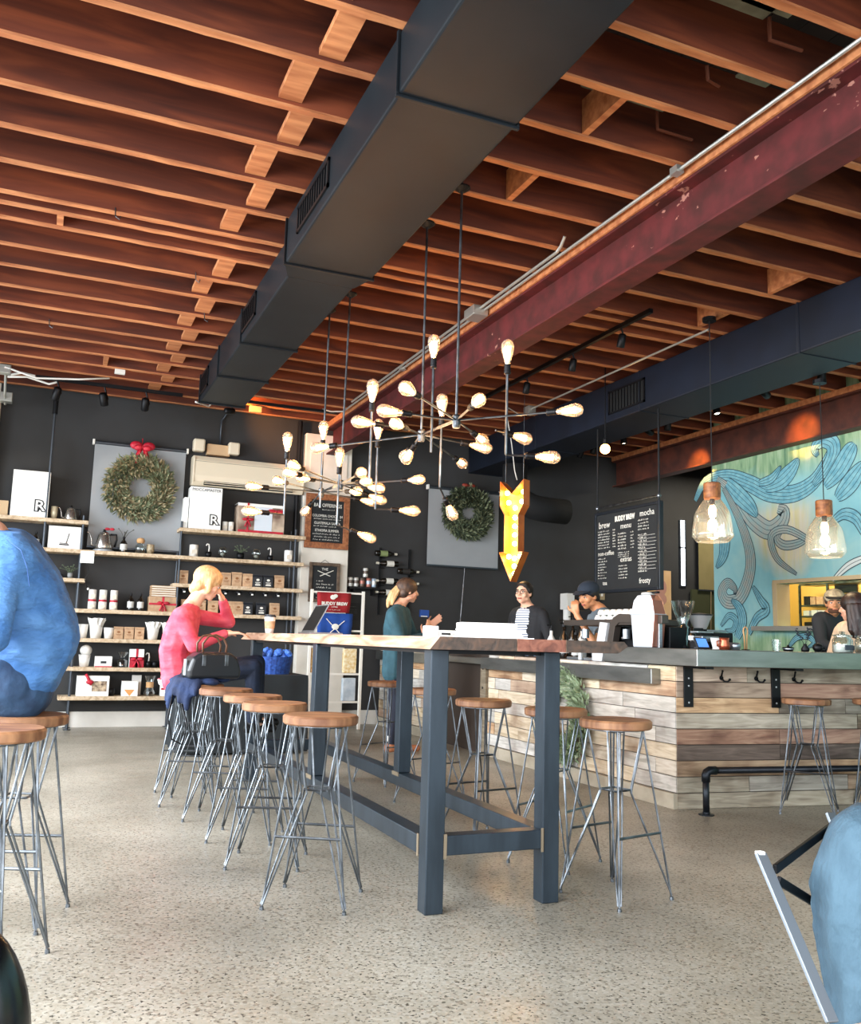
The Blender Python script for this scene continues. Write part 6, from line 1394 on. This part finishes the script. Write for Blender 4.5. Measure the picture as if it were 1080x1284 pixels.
# ================================================================== BEHIND THE BAR
CZ=1.046; LZ=.906
t=thing('steel_cup','plain steel milk pitcher standing on the ledge before the bottles','pitcher',(4.05,7.35,LZ)); MB().lathe([(0,0),(.045,0),(.047,.14),(.050,.18),(.046,.18),(.043,.02),(0,.02)],20).build('pitcher_body',M_ss,t,True); MB().tube([(.045,0,.15),(.085,0,.14),(.085,0,.06),(.046,0,.04)],.006,6).build('handle',M_ss,t,True)
for i,(x,y,h,mm) in enumerate(((4.30,7.0,.34,M_amb),(4.38,7.12,.32,M_amb),(4.46,6.98,.36,M_amb),(4.30,7.22,.30,mat('white_bottle','#dad8d2',.4)),(4.52,7.2,.38,M_amb),(4.40,6.86,.30,mat('white_bottle','#dad8d2',.4)),(4.30,6.80,.26,M_amb))):
    lb=('black syrup bottle at the front left between the two baristas','black syrup bottle behind the front ones between the baristas','tall black syrup bottle in the middle of the group','white capped bottle at the left of the syrup group','tallest syrup bottle at the back of the group','white bottle among the black syrup bottles','short black bottle nearest the capped barista')[i]
    t=thing('syrup_bottle',lb,'bottle',(x,y,LZ),0,'syrup bottles between the baristas'); MB().lathe([(0,0),(.037,0),(.039,.01),(.039,h*.6),(.015,h*.75),(.015,h*.9),(0,h*.9)],14).build('bottle_body',mm,t,True)
    MB().lathe([(0,h*.88),(.018,h*.88),(.018,h*.95),(.006,h*.96),(.006,h*1.05),(0,h*1.05)],10).tube([(0,0,h*1.05),(-.05,0,h*1.04)],.005,6).build('pump',M_black,t); MB().lathe([(.040,h*.2),(.040,h*.5)],14,caps=False).build('paper_label',mat('grey_label','#c9cbc9',.7),t)
t=thing('black_brewer','tall black brewing machine standing between the baristas','coffee machine',(4.62,7.0,0.0)); MB().box((-.12,-.16,0),(.12,.16,.9)).build('stand',M_black,t,bevel=.005); MB().box((-.1,-.14,.9),(.1,.14,.95)).build('base',M_black,t,bevel=.005); MB().box((.02,-.12,.95),(.1,.12,1.30)).build('tower',M_black,t,bevel=.01); MB().box((-.1,-.13,1.24),(.1,.13,1.36)).build('brew_head',M_black,t,bevel=.01); MB().lathe([(0,.955),(.055,.955),(.06,1.0),(.05,1.12),(.035,1.14),(0,1.14)],16,Matrix.Translation((-.04,0,0))).build('server',M_steel,t,True); MB().box((-.102,-.03,1.0),(-.1005,.03,1.2)).build('steel_strip',M_steel,t)
# espresso machine: runs along the bar side, customers see its back
es=thing('espresso_machine','steel arched espresso machine behind the bar with cups on top','espresso machine',(4.06,6.05,LZ))
M_esw=mat('polished_white_steel','#dfe3e6',.28,.35); M_esd=mat('dark_bronze_panel','#4a433e',.4,.5)
EX=4.0
def yz(pts): return [(p[1],p[2]) for p in pts]
def extr(poly,x0,x1,m,nm,bev=.004):
    n=len(poly); q=MB(); q.add([(x-EX-.06,y-6.02,z-LZ) for x in (x0,x1) for y,z in poly],[tuple(range(n)),tuple(reversed(range(n,2*n)))]+[(i,i+n,(i+1)%n+n,(i+1)%n) for i in range(n)]); return q.build(nm,m,es,bevel=bev)
extr(yz([(4.000,6.061,0.907),(4.000,5.946,0.906),(4.000,5.866,1.223),(4.000,5.968,1.230)]),3.985,4.35,M_esw,'white_end_leg')
arch=yz([(4.000,5.935,0.907),(4.000,5.850,1.223),(4.000,5.808,1.265),(4.000,5.735,1.291),(4.000,5.217,1.275),(4.000,5.218,1.214),(4.000,5.735,1.223),(4.000,5.787,1.193),(4.000,5.818,1.072),(4.000,5.850,0.910)])
extr(arch,4.0,4.06,M_esd,'arched_side_frame')
extr(yz([(4.100,6.007,1.109),(4.100,5.942,1.196),(4.100,5.258,1.195),(4.100,5.263,0.916),(4.100,6.029,0.886)]),4.10,4.40,M_black,'machine_body')
MB().box((-.05,-.62,.30),(.32,.52,.345)).build('cup_tray',M_esd,es,bevel=.004)
MB().box((-.03,-.62,.0),(.05,.50,.045)).build('drip_tray',M_steel,es,bevel=.004)
for k in range(2): MB().box((-.055,.05+k*.20,.0),(-.035,.085+k*.2,.085)).build('steel_foot',M_esw,es,bevel=.004)
es.location=(EX+.06,6.02,LZ)
for k in range(3):
    yy=-.3+.28*k; MB().lathe([(0,.20),(.03,.20),(.03,.27),(0,.27)],14,Matrix.Translation((.0,yy,0))).build('group_head',M_steel,es); MB().tube([(.0,yy,.215),(-.03,yy+.02,.20)],.010,8).build('portafilter_handle',M_steel,es)
k=0
for i in range(9):
    for lv in range(2):
        if lv and i>7: continue
        t=thing('espresso_cup','small white cup, %s row, number %d from the left on the espresso machine'%(('lower','upper')[lv],i+1) if False else 'small white cup stacked upside down on top of the espresso machine','cup',(4.20,5.62+.085*i+(.04 if lv else 0),LZ+.346+.043*lv),0,'white cups on the espresso machine')
        MB().lathe([(0,.042),(.022,.042),(.034,.02),(.036,0),(.032,0),(.02,.035),(0,.036)],12).build('cup_body',M_wax,t,True)
# white tower with copper side
tw=thing('grinder_tower','tall white machine tower with copper tinted side on the bar corner','coffee machine',(4.02,5.40,CZ),R(0))
copper=mat('copper_side','#a87463',.35,.6,col2='#8f6050',scale=4)
q=MB(); w1,w2=.14,.10; wx=.052
vs=[(sx*wx*kx,sy*w1*ky,z) for kx,ky,z in ((1,.80,0),(1,1,.235),(.9,.80,.335),(.7,.55,.375)) for sx,sy in ((-1,-1),(1,-1),(1,1),(-1,1))]
q.add(vs,[(0,3,2,1)]); 
for a in (0,4,8):
    for i in range(4):
        q.cur=1 if i==0 else 0
        q.add([],[]); q.f.append((a+i,a+(i+1)%4,a+4+(i+1)%4,a+4+i)); q.mi.append(1 if (i==0) else 0)
q.f.append((12,13,14,15)); q.mi.append(0); q.build('tower_shell',[mat('gloss_white_steel','#ccd3da',.3,.2),copper],tw,bevel=.008)
MB().box((-wx-.003,-w1-.003,.232),(wx+.003,w1+.003,.238)).build('panel_seam',mat('seam_grey','#9ba1a8',.4),tw,bevel=.002)
MB().lathe([(0,0),(.05,0),(.045,.014),(.02,.02),(0,.02)],18,Matrix.Translation((0,0,.377))).build('lid',mat('lid_grey','#b9b9b4',.4),tw,True); MB().box((.0,-.10,.385),(.03,-.02,.40)).build('lid_lever',M_black,tw,bevel=.003)
MB().box((-.01,-w1*.99,.0),(.02,-w1*.78,.225)).build('steel_strip',M_steel,tw,bevel=.003)
t=thing('glass_funnel','clear funnel shaped hopper standing behind the white tower','hopper',(4.25,5.30,CZ)); MB().lathe([(.04,0),(.045,.15),(.03,.17),(.07,.27),(.085,.34)],16,caps=False).build('glass_body',M_clear,t,True); MB().lathe([(0,0),(.05,0),(.05,.02),(0,.02)],14).build('base',M_black,t)
# coffee grinder with hopper
g=thing('coffee_grinder','black coffee grinder with tapered smoky bean hopper on the counter','grinder',(4.42,5.32,CZ)); 
MB().box((-.09,-.10,0),(.09,.10,.03)).build('base',M_black,g,bevel=.005); MB().box((-.03,-.05,.03),(.09,.05,.13)).build('body',M_black,g,bevel=.012); MB().lathe([(0,.12),(.045,.12),(.05,.14),(0,.145)],18).build('collar',M_black,g)
MB().lathe([(.045,.142),(.085,.235),(.088,.24)],4 if False else 20,caps=False).build('hopper',glass('smoky_hopper','#8d8577',.25,.1,.25),g,True); MB().lathe([(0,.24),(.093,.24),(.093,.250),(.03,.258),(0,.262)],20).build('hopper_lid',M_black,g); MB().lathe([(0,.145),(.045,.15),(.06,.19),(0,.195)],16).build('beans',mat('coffee_beans','#2b1c13',.6),g)
MB().tube([(-.05,0,.06),(-.13,0,.06)],.012,8).build('portafilter',M_steel,g)
t=thing('kitchen_scale','black and steel appliance cluster beside the grinder on the counter','appliance',(4.25,5.06,CZ)); MB().box((-.09,-.06,0),(.09,.06,.05)).build('base',M_black,t,bevel=.006); MB().box((-.07,-.05,.05),(.08,.05,.09)).build('steel_body',M_steel,t,bevel=.008); MB().box((-.1,-.04,.11),(.04,.04,.122)).build('tray',M_steel,t,bevel=.003); MB().box((-.04,-.01,.09),(-.02,.01,.11)).build('tray_stem',M_black,t)
t=thing('copper_pot','small copper coloured jug before the grinder on the counter','jug',(4.30,4.93,CZ)); cm=mat('copper','#a8543a',.3,.7); MB().lathe([(0,0),(.035,0),(.04,.03),(.03,.06),(.034,.08),(0,.08)],16).build('jug_body',cm,t,True); MB().tube([(-.035,0,.06),(-.06,0,.055),(-.06,0,.025),(-.038,0,.02)],.005,6).build('handle',cm,t,True)
t=thing('steel_jug','small steel jug right of the copper jug on the counter','jug',(4.39,4.93,CZ)); MB().lathe([(0,0),(.035,0),(.04,.03),(.034,.05),(0,.05)],16).build('jug_body',M_steel,t,True); MB().tube([(.03,0,.04),(.05,0,.045),(.05,0,.02)],.004,6).build('handle',M_steel,t,True)
t=thing('black_box','dark square bin behind the wishbone tamper stand on the counter','bin',(4.58,5.35,CZ)); MB().box((-.10,-.08,0),(.10,.08,.12)).build('bin_body',M_black,t,bevel=.006); MB().box((-.12,-.06,.125),(.06,.06,.14)).build('steel_arm',M_steel,t,bevel=.004)
t=thing('hanging_tongs','pale wooden tongs hanging on a stand behind the counter','tongs',(4.66,5.12,CZ)); 
for s_ in (-1,1): MB().tube([(s_*.008,0,0),(s_*.012,0,.10),(s_*.020,0,.13),(s_*.016,0,.155),(0,0,.165)],.0055,8).build('wooden_arm',M_cork,t,True)
MB().box((-.02,-.02,0),(.02,.02,.006)).build('base',M_black,t)
# tablet and cards on the right counter
def onbar(s_,n_,z=CZ): 
    p=V((3.87,4.69,0))+bd*s_+bn*n_; return (p.x,p.y,z)
t=thing('payment_tablet','small tablet with a blue lit screen standing on the steel counter','tablet',onbar(.245,.30),ba+R(20)); 
Mt=Matrix.Rotation(R(-25),4,'X'); q=MB(); q.box((-.065,-.006,0),(.065,.006,.085),Mt); q.build('tablet_body',M_black,t,bevel=.003); q=MB(); q.box((-.055,-.0068,.012),(.055,-.0062,.075),Mt); q.build('screen',mat('blue_screen','#4f86e0',.3,emis=.7,ecol='#4f86e0'),t); MB().box((-.04,.0,0),(.04,.05,.012)).build('stand_foot',M_black,t)
t=thing('card_stand','white leaflet card leaning beside the tablet on the counter','card',onbar(.38,.30),ba-R(5)); q=MB(); q.box((-.06,-.003,0),(.06,.003,.085),Mt); q.build('card',M_paper,t); MB().box((-.045,.0,0),(.045,.04,.006)).build('stand_foot',M_paper,t); q=MB(); q.box((-.02,-.0038,.02),(.03,-.0032,.04),Mt); q.build('printed_patch',mat('orange_print','#d99a5b',.7),t)
bt_=thing('counter_bottle','small dark bottle with white band behind the tablet','bottle',onbar(.27,.48)); MB().lathe([(0,0),(.025,0),(.025,.10),(.01,.12),(.01,.15),(0,.15)],12).build('bottle_body',M_amb,bt_,True); MB().lathe([(.026,.06),(.026,.09)],12,caps=False).build('band',M_paper,bt_)
t=thing('tulip_glass','small clear water glass on the steel counter left of the sprigs','glass',onbar(.86,.35)); MB().lathe([(.025,0),(.032,.06),(.032,.08)],14,caps=False).build('glass_body',M_clear,t,True); MB().lathe([(0,.0),(.025,0),(.025,.006),(0,.006)],14).build('base',M_clear,t)
t=thing('black_dish','small black lidded dish on the counter by the sprigs','dish',onbar(.95,.34)); MB().lathe([(0,0),(.03,0),(.04,.02),(.04,.028),(.01,.032),(.008,.045),(0,.045)],16).build('dish_body',M_black,t,True); MB().lathe([(.0405,.015),(.0405,.02)],16,caps=False).build('rim_line',M_steel,t)
t=thing('bud_vase','black bud vase holding two dark dried sprigs on the counter','vase',onbar(1.06,.30)); MB().lathe([(0,0),(.025,0),(.03,.02),(.012,.045),(.014,.055),(0,.055)],14).build('vase_body',M_black,t,True); q=MB(); rr=random.Random(9)
for a in (-.55,.15,.38):
    tip=V((math.sin(a)*.17,0,.05+math.cos(a)*.13)); q.tube([(0,0,.04),tip],.002,4)
    for k in range(12): f_=.4+.6*k/12; c=V((0,0,.04)).lerp(tip,f_); q.ball(c+V((rr.uniform(-.012,.012),rr.uniform(-.01,.01),rr.uniform(-.006,.006))),(.009,.004,.005),6,4)
q.build('dried_sprig',mat('dark_sprig','#262a33',.8),t)
t=thing('black_bowl','round black ball shaped holder right of the sprig vase','holder',onbar(1.15,.28)); MB().ball((0,0,.032),(.036,.036,.032),16,10).build('holder_body',M_black,t,True); MB().ball((.055,0,.018),(.022,.02,.018),12,8).build('small_ball',M_black,t,True)
for i,(s_,n_,r_) in enumerate(((1.30,.22,.062),(1.42,.34,.066),(1.53,.20,.062),(1.62,.36,.066))):
    t=thing('lidded_jar','clear lidded glass jar with white filling on the counter, %s from the left'%(('first','second','third','fourth')[i]),'jar',onbar(s_,n_),0,'glass jars on the steel counter')
    MB().lathe([(.0,0),(r_*.9,0),(r_,.01),(r_,.09),(r_*.8,.105),(r_*.8,.115)],18,caps=False).build('glass_body',M_clear,t,True); MB().lathe([(0,.004),(r_*.88,.004),(r_*.88,.055),(0,.06)],16).build('filling',mat('white_sugar','#e7e3da',.8),t,True); MB().lathe([(0,.118),(r_*.95,.116),(r_*.95,.124),(r_*.4,.13),(.012,.135),(.014,.15),(0,.152)],18).build('glass_lid',M_clear,t,True); MB().box((-.03,-r_-.002,.02),(.03,-r_*.88,.055)).build('dark_label',mat('slate_label','#3a424c',.7),t)

# ---- menu board hanging above the bar, faces the room to the left
mb=thing('menu_board','large black framed chalk menu board hanging on rods behind the barista','menu board',(5.2,7.33,1.60),R(-90)) 
# local: x right (towards the camera side), faces local -Y = world -X
W2,HH=.51,.77
MB().box((-W2,.0,0),(W2,.03,HH)).build('board',M_chalkboard,mb)
Mf=mat('dark_blue_black_frame','#1d242d',.4,.4)
for a,b_ in (((-W2-.03,-.012,-.03),(-W2,.035,HH+.03)),((W2,-.012,-.03),(W2+.03,.035,HH+.03)),((-W2,-.012,-.03),(W2,.035,0)),((-W2,-.012,HH),(W2,.035,HH+.03))): MB().box(a,b_).build('frame_rail',Mf,mb,bevel=.004)
MB().tube([(-W2-.02,.01,HH+.08),(W2+.02,.01,HH+.08)],.012,8).build('hanging_bar',M_rod,mb)
for x in (-W2+.0,W2-.0): MB().tube([(x,.01,HH+.03),(x,.01,2.09)],.010,8).build('hanging_rod',M_black,mb); MB().ball((x,.01,HH+.08),(.022,.022,.022),8,6).build('pipe_joint',M_steel,mb,True)
def mt(nm,s,size,x,z,**k): return text(nm,s,size,Matrix.Translation((x,0,z))@facing((0,-.002,0)),M_chalkwhite,mb,.0006,**k)
mt('chalk_heading','brew',.095,-.37,.66); mt('chalk_heading','BUDDY BREW',.072,-.02,.70,bold=.003,sx=.72); mt('chalk_heading','menu',.080,.0,.62); mt('chalk_heading','mocha',.085,.34,.71); mt('chalk_heading','non-coffee',.065,-.34,.37); mt('chalk_heading','extras',.075,.0,.29); mt('chalk_heading','frosty',.075,.30,.065); mt('chalk_heading','tea',.06,-.36,.07)
rows=[]
for k in range(7): rows.append((-.48,-.28,.60-.028*k,.02)); rows.append((-.22,-.18,.60-.028*k,.02))
for k in range(8): rows.append((-.48,-.36+.03*(k%2),.32-.028*k,.018))
for k in range(6): rows.append((-.13,.0,.55-.03*k,.022)); rows.append((.08,.13,.55-.03*k,.02))
for k in range(3): rows.append((-.13,.05,.36-.0-.02*k,.016))
for k in range(5): rows.append((-.12,.02,.23-.03*k,.018))
for k in range(4): rows.append((.20,.36,.65-.03*k,.022))
for k in range(12): rows.append((.20,.33,.51-.032*k,.022)); 
scribble(mb,rows,-.003,seed=12)
q=MB()
for k in range(11): q.box((.22,-.003,.493-.032*k),(.46+.01*(k%3),-.0015,.4955-.032*k))
q.build('chalk_rule',M_chalkwhite,mb)
for sgn in (-1,1):
    pass
# kitchen rack seen through the hatch
RK=[((8.120,7.960,1.654)[1],(8.120,7.876,1.652)[1]),((8.120,7.864,1.652)[1],(8.120,7.794,1.649)[1]),((8.120,7.771,1.649)[1],(8.120,7.679,1.646)[1]),((8.120,7.656,1.645)[1],(8.120,7.566,1.642)[1]),((8.120,7.972,1.655)[1],(8.120,7.888,1.652)[1]),((8.120,7.853,1.651)[1],(8.120,7.771,1.649)[1]),((8.120,7.759,1.648)[1],(8.120,7.633,1.644)[1]),((8.120,7.960,1.654)[1],(8.120,7.841,1.651)[1]),((8.120,7.771,1.649)[1],(8.120,7.566,1.642)[1])]
t=thing('kitchen_rack','metal kitchen rack with boxes and bins seen through the hatch','rack',(8.22,7.45,0))
ry0,ry1=(8.100,8.007,1.470)[1]-7.45,(8.100,7.095,1.457)[1]-7.45
for y in (ry0,(ry0*.55+ry1*.45),ry1): MB().box((-.12,y-.012,0),(-.10,y+.012,1.80)).build('upright',M_rod,t)
for z in (1.10,1.43,1.555,1.80): MB().box((-.12,ry1,z),(.16,ry0,z+.018)).build('rack_shelf',M_rod,t)
for i,(x0_,x1_,z,h,m_) in enumerate(((1008,1015,1.574,.10,M_print),(1016,1022,1.574,.09,M_kraft),(1024,1032,1.574,.09,M_kraft),(1034,1042,1.574,.085,M_kraft),(1007,1014,1.449,.06,M_paper),(1017,1024,1.449,.065,M_paper),(1025,1036,1.449,.06,M_paper),(1008,1018,1.119,.26,M_print),(1024,1042,1.119,.26,M_print))):
    ya=RK[i][0]; yb=RK[i][1]
    carton(('black tub','kraft box','kraft box','kraft box','white tub','white tub','white tub','black crate','black crate')[i]+' on the kitchen rack, '+('upper left','upper second','upper third','upper fourth','middle left','middle second','middle third','lower left','lower right')[i],8.20,z,abs(ya-yb),h,.16,m_,y=(ya+yb)/2,rz=-90,grp='boxes on the kitchen rack')
tag(MB().box((8.43,(8.420,7.481,1.742)[1] ,1.72),(8.449,(8.420,7.795,1.755)[1],2.1)).build('dark_window',mat('dark_window_glass','#1b2026',.15),None,bevel=.003),'dark window pane on the kitchen wall behind the hatch','window')
# extra standing thing: paper cup shelf behind barista: white cabinet strip
t=thing('paper_holder','white paper cup dispenser on the far wall behind the capped barista','dispenser',(6.614,10.600,1.616)); MB().box((-.06,0,-.1),(.06,.18,.12)).build('housing',M_white,t,bevel=.004); MB().lathe([(0,-.28),(.05,-.28),(.05,-.10),(0,-.10)],14,Matrix.Translation((0,.1,0))).build('cup_tube',M_paper,t)
t=thing('wall_switch','small tan switch plate on the far wall behind the barista','switch',(7.237,10.780,1.748)); MB().box((-.05,0,-.07),(.05,.018,.07)).build('plate',mat('tan_plate','#a89676',.6),t,bevel=.003); MB().box((-.015,-.008,-.02),(.015,0,.02)).build('rocker',M_white,t)

# ================================================================== MURAL SCROLLS (flat paint on the wall)
mu=thing('wall_mural','baroque blue leaf scrolls painted over the right wall and hatch surround','mural',(7.45,0,0))
M_sc=mat('mural_blue_scroll','#6aa9bb',.7,col2='#8cc4cd',scale=14); M_sg=mat('mural_grey_scroll','#9bbab9',.7,col2='#b3b4aa',scale=12); M_ln=mat('mural_line','#2d4854',.7)
def smooth(pts,k=5):
    out=[]; P_=[V(p) for p in pts]; n=len(P_)
    for i in range(n-1):
        p0,p1,p2,p3=P_[max(i-1,0)],P_[i],P_[i+1],P_[min(i+2,n-1)]
        for j in range(k):
            t_=j/k; out.append(.5*((2*p1)+(-p0+p2)*t_+(2*p0-5*p1+4*p2-p3)*t_*t_+(-p0+3*p1-3*p2+p3)*t_**3))
    out.append(P_[-1]); return out
LY=[0]
def scroll(pts,w0,w1,m,lines=3,mid=None):
    """pts on the wall (world); tapered painted ribbon w0->mid->w1 with contour lines"""
    LY[0]+=1; off=-.0006*LY[0]; c=smooth(pts); n=len(c); mid=mid or max(w0,w1); L_=[];Rr_=[]
    for i,p in enumerate(c):
        t_=(c[min(i+1,n-1)]-c[max(i-1,0)]); t_.x=0; t_.normalize(); nn=V((0,-t_.z,t_.y)); f=i/(n-1)
        w_=1.45*(w0*(1-f)*(1-f)+2*mid*f*(1-f)*1.2+w1*f*f); L_.append(p+nn*w_); Rr_.append(p-nn*w_)
    sh=V((-7.45,0,0))
    q=MB(); vs=[]
    for a,b in zip(L_,Rr_): vs+=[V((off,a.y,a.z)),V((off,b.y,b.z))]
    q.add(vs,[(2*i,2*i+1,2*i+3,2*i+2) for i in range(n-1)]); q.build('painted_scroll',m,mu)
    q=MB(); ks=[-1,1]+[(-1+2*(j+1)/(lines+1)) for j in range(lines)]
    for kk in ks:
        path=[a.lerp(b,(kk+1)/2) for a,b in zip(L_,Rr_)]; w_=.0028 if abs(kk)<1 else .0045; vs=[]
        for i,p in enumerate(path):
            t_=(path[min(i+1,n-1)]-path[max(i-1,0)]); t_.x=0; 
            if t_.length<1e-6: t_=V((0,0,1))
            t_.normalize(); nn=V((0,-t_.z,t_.y)); vs+=[V((off-.0004,p.y,p.z))+nn*w_,V((off-.0004,p.y,p.z))-nn*w_]
        q.add(vs,[(2*i,2*i+1,2*i+3,2*i+2) for i in range(n-1)])
    q.build('painted_line',M_ln,mu)
# upper sweep and leaf tips
scroll([(7.450,9.025,2.881),(7.450,8.826,3.096),(7.450,8.440,3.106),(7.450,8.069,2.963),(7.450,7.759,2.807),(7.450,7.405,2.749),(7.450,7.122,2.831),(7.450,6.943,3.017),(7.450,6.863,3.173)],.02,.02,M_sc,4,.10)
scroll([(7.450,7.123,2.805),(7.450,6.957,2.934),(7.450,6.846,3.085),(7.450,6.851,3.205),(7.450,6.975,3.263),(7.450,7.086,3.197),(7.450,7.046,3.103)],.02,.012,M_sc,3,.09)
scroll([(7.450,7.818,2.870),(7.450,7.598,2.911),(7.450,7.430,3.010),(7.450,7.311,3.124)],.03,.01,M_sc,3,.10)
scroll([(7.450,7.916,2.940),(7.450,7.717,2.965),(7.450,7.568,3.087)],.02,.004,M_sc,2,.05)
scroll([(7.450,6.964,2.764),(7.450,6.781,2.905),(7.450,6.632,3.080),(7.450,6.570,3.151)],.03,.02,M_sc,3,.10)
scroll([(7.450,6.815,2.617),(7.450,6.627,2.765),(7.450,6.463,2.935)],.03,.02,M_sc,3,.10)
# middle drop: two grey blue plumes
scroll([(7.450,8.608,3.103),(7.450,8.336,2.887),(7.450,8.143,2.653),(7.450,7.981,2.494),(7.450,7.773,2.381),(7.450,7.591,2.452),(7.450,7.540,2.562),(7.450,7.633,2.609)],.02,.03,M_sg,3,.10)
scroll([(7.450,8.442,3.019),(7.450,8.256,2.857),(7.450,8.052,2.679),(7.450,7.953,2.556)],.05,.01,M_sc,3,.09)
scroll([(7.450,8.499,2.968),(7.450,8.276,2.621),(7.450,8.115,2.276),(7.450,8.072,2.013),(7.450,8.157,1.769),(7.450,8.292,1.617),(7.450,8.480,1.604),(7.450,8.559,1.720),(7.450,8.460,1.820),(7.450,8.341,1.749),(7.450,8.343,1.675)],.02,.01,M_sg,4,.085)
scroll([(7.450,8.618,2.710),(7.450,8.499,2.454),(7.450,8.520,2.167),(7.450,8.650,2.012)],.04,.01,M_sc,3,.08)
scroll([(7.450,7.534,2.401),(7.450,7.656,2.280),(7.450,7.541,2.190),(7.450,7.313,2.205),(7.450,7.144,2.293)],.01,.01,M_sg,2,.05)
scroll([(7.450,7.382,1.865),(7.450,7.664,2.058),(7.450,7.739,2.314),(7.450,7.500,2.363),(7.450,7.148,2.191)],.01,.02,M_sg,2,.04)
scroll([(7.450,6.903,1.773),(7.450,6.706,1.909),(7.450,6.509,1.976)],.01,.02,mat('mural_white','#d8e0dc',.7),1,.03)
scroll([(7.450,8.317,1.174),(7.450,8.221,1.358),(7.450,8.268,1.524),(7.450,8.398,1.620)],.03,.01,M_sc,3,.06)
scroll([(7.450,8.583,1.313),(7.450,8.444,1.434),(7.450,8.325,1.377),(7.450,8.381,1.266),(7.450,8.516,1.266)],.01,.006,M_sc,2,.04)
scroll([(7.450,8.122,1.221),(7.450,7.990,1.401),(7.450,7.840,1.488),(7.450,7.922,1.606),(7.450,8.042,1.764)],.02,.01,M_sc,2,.05)
scroll([(7.450,7.525,1.079),(7.450,7.408,1.183),(7.450,7.253,1.201),(7.450,7.170,1.136),(7.450,7.258,1.084)],.01,.006,M_sc,2,.03)
scroll([(7.450,7.108,1.087),(7.450,7.042,1.186),(7.450,6.876,1.220)],.02,.006,M_sc,2,.04)
scroll([(7.450,6.930,2.338),(7.450,6.741,2.442),(7.450,6.576,2.382),(7.450,6.488,2.213)],.01,.02,M_sc,2,.06)
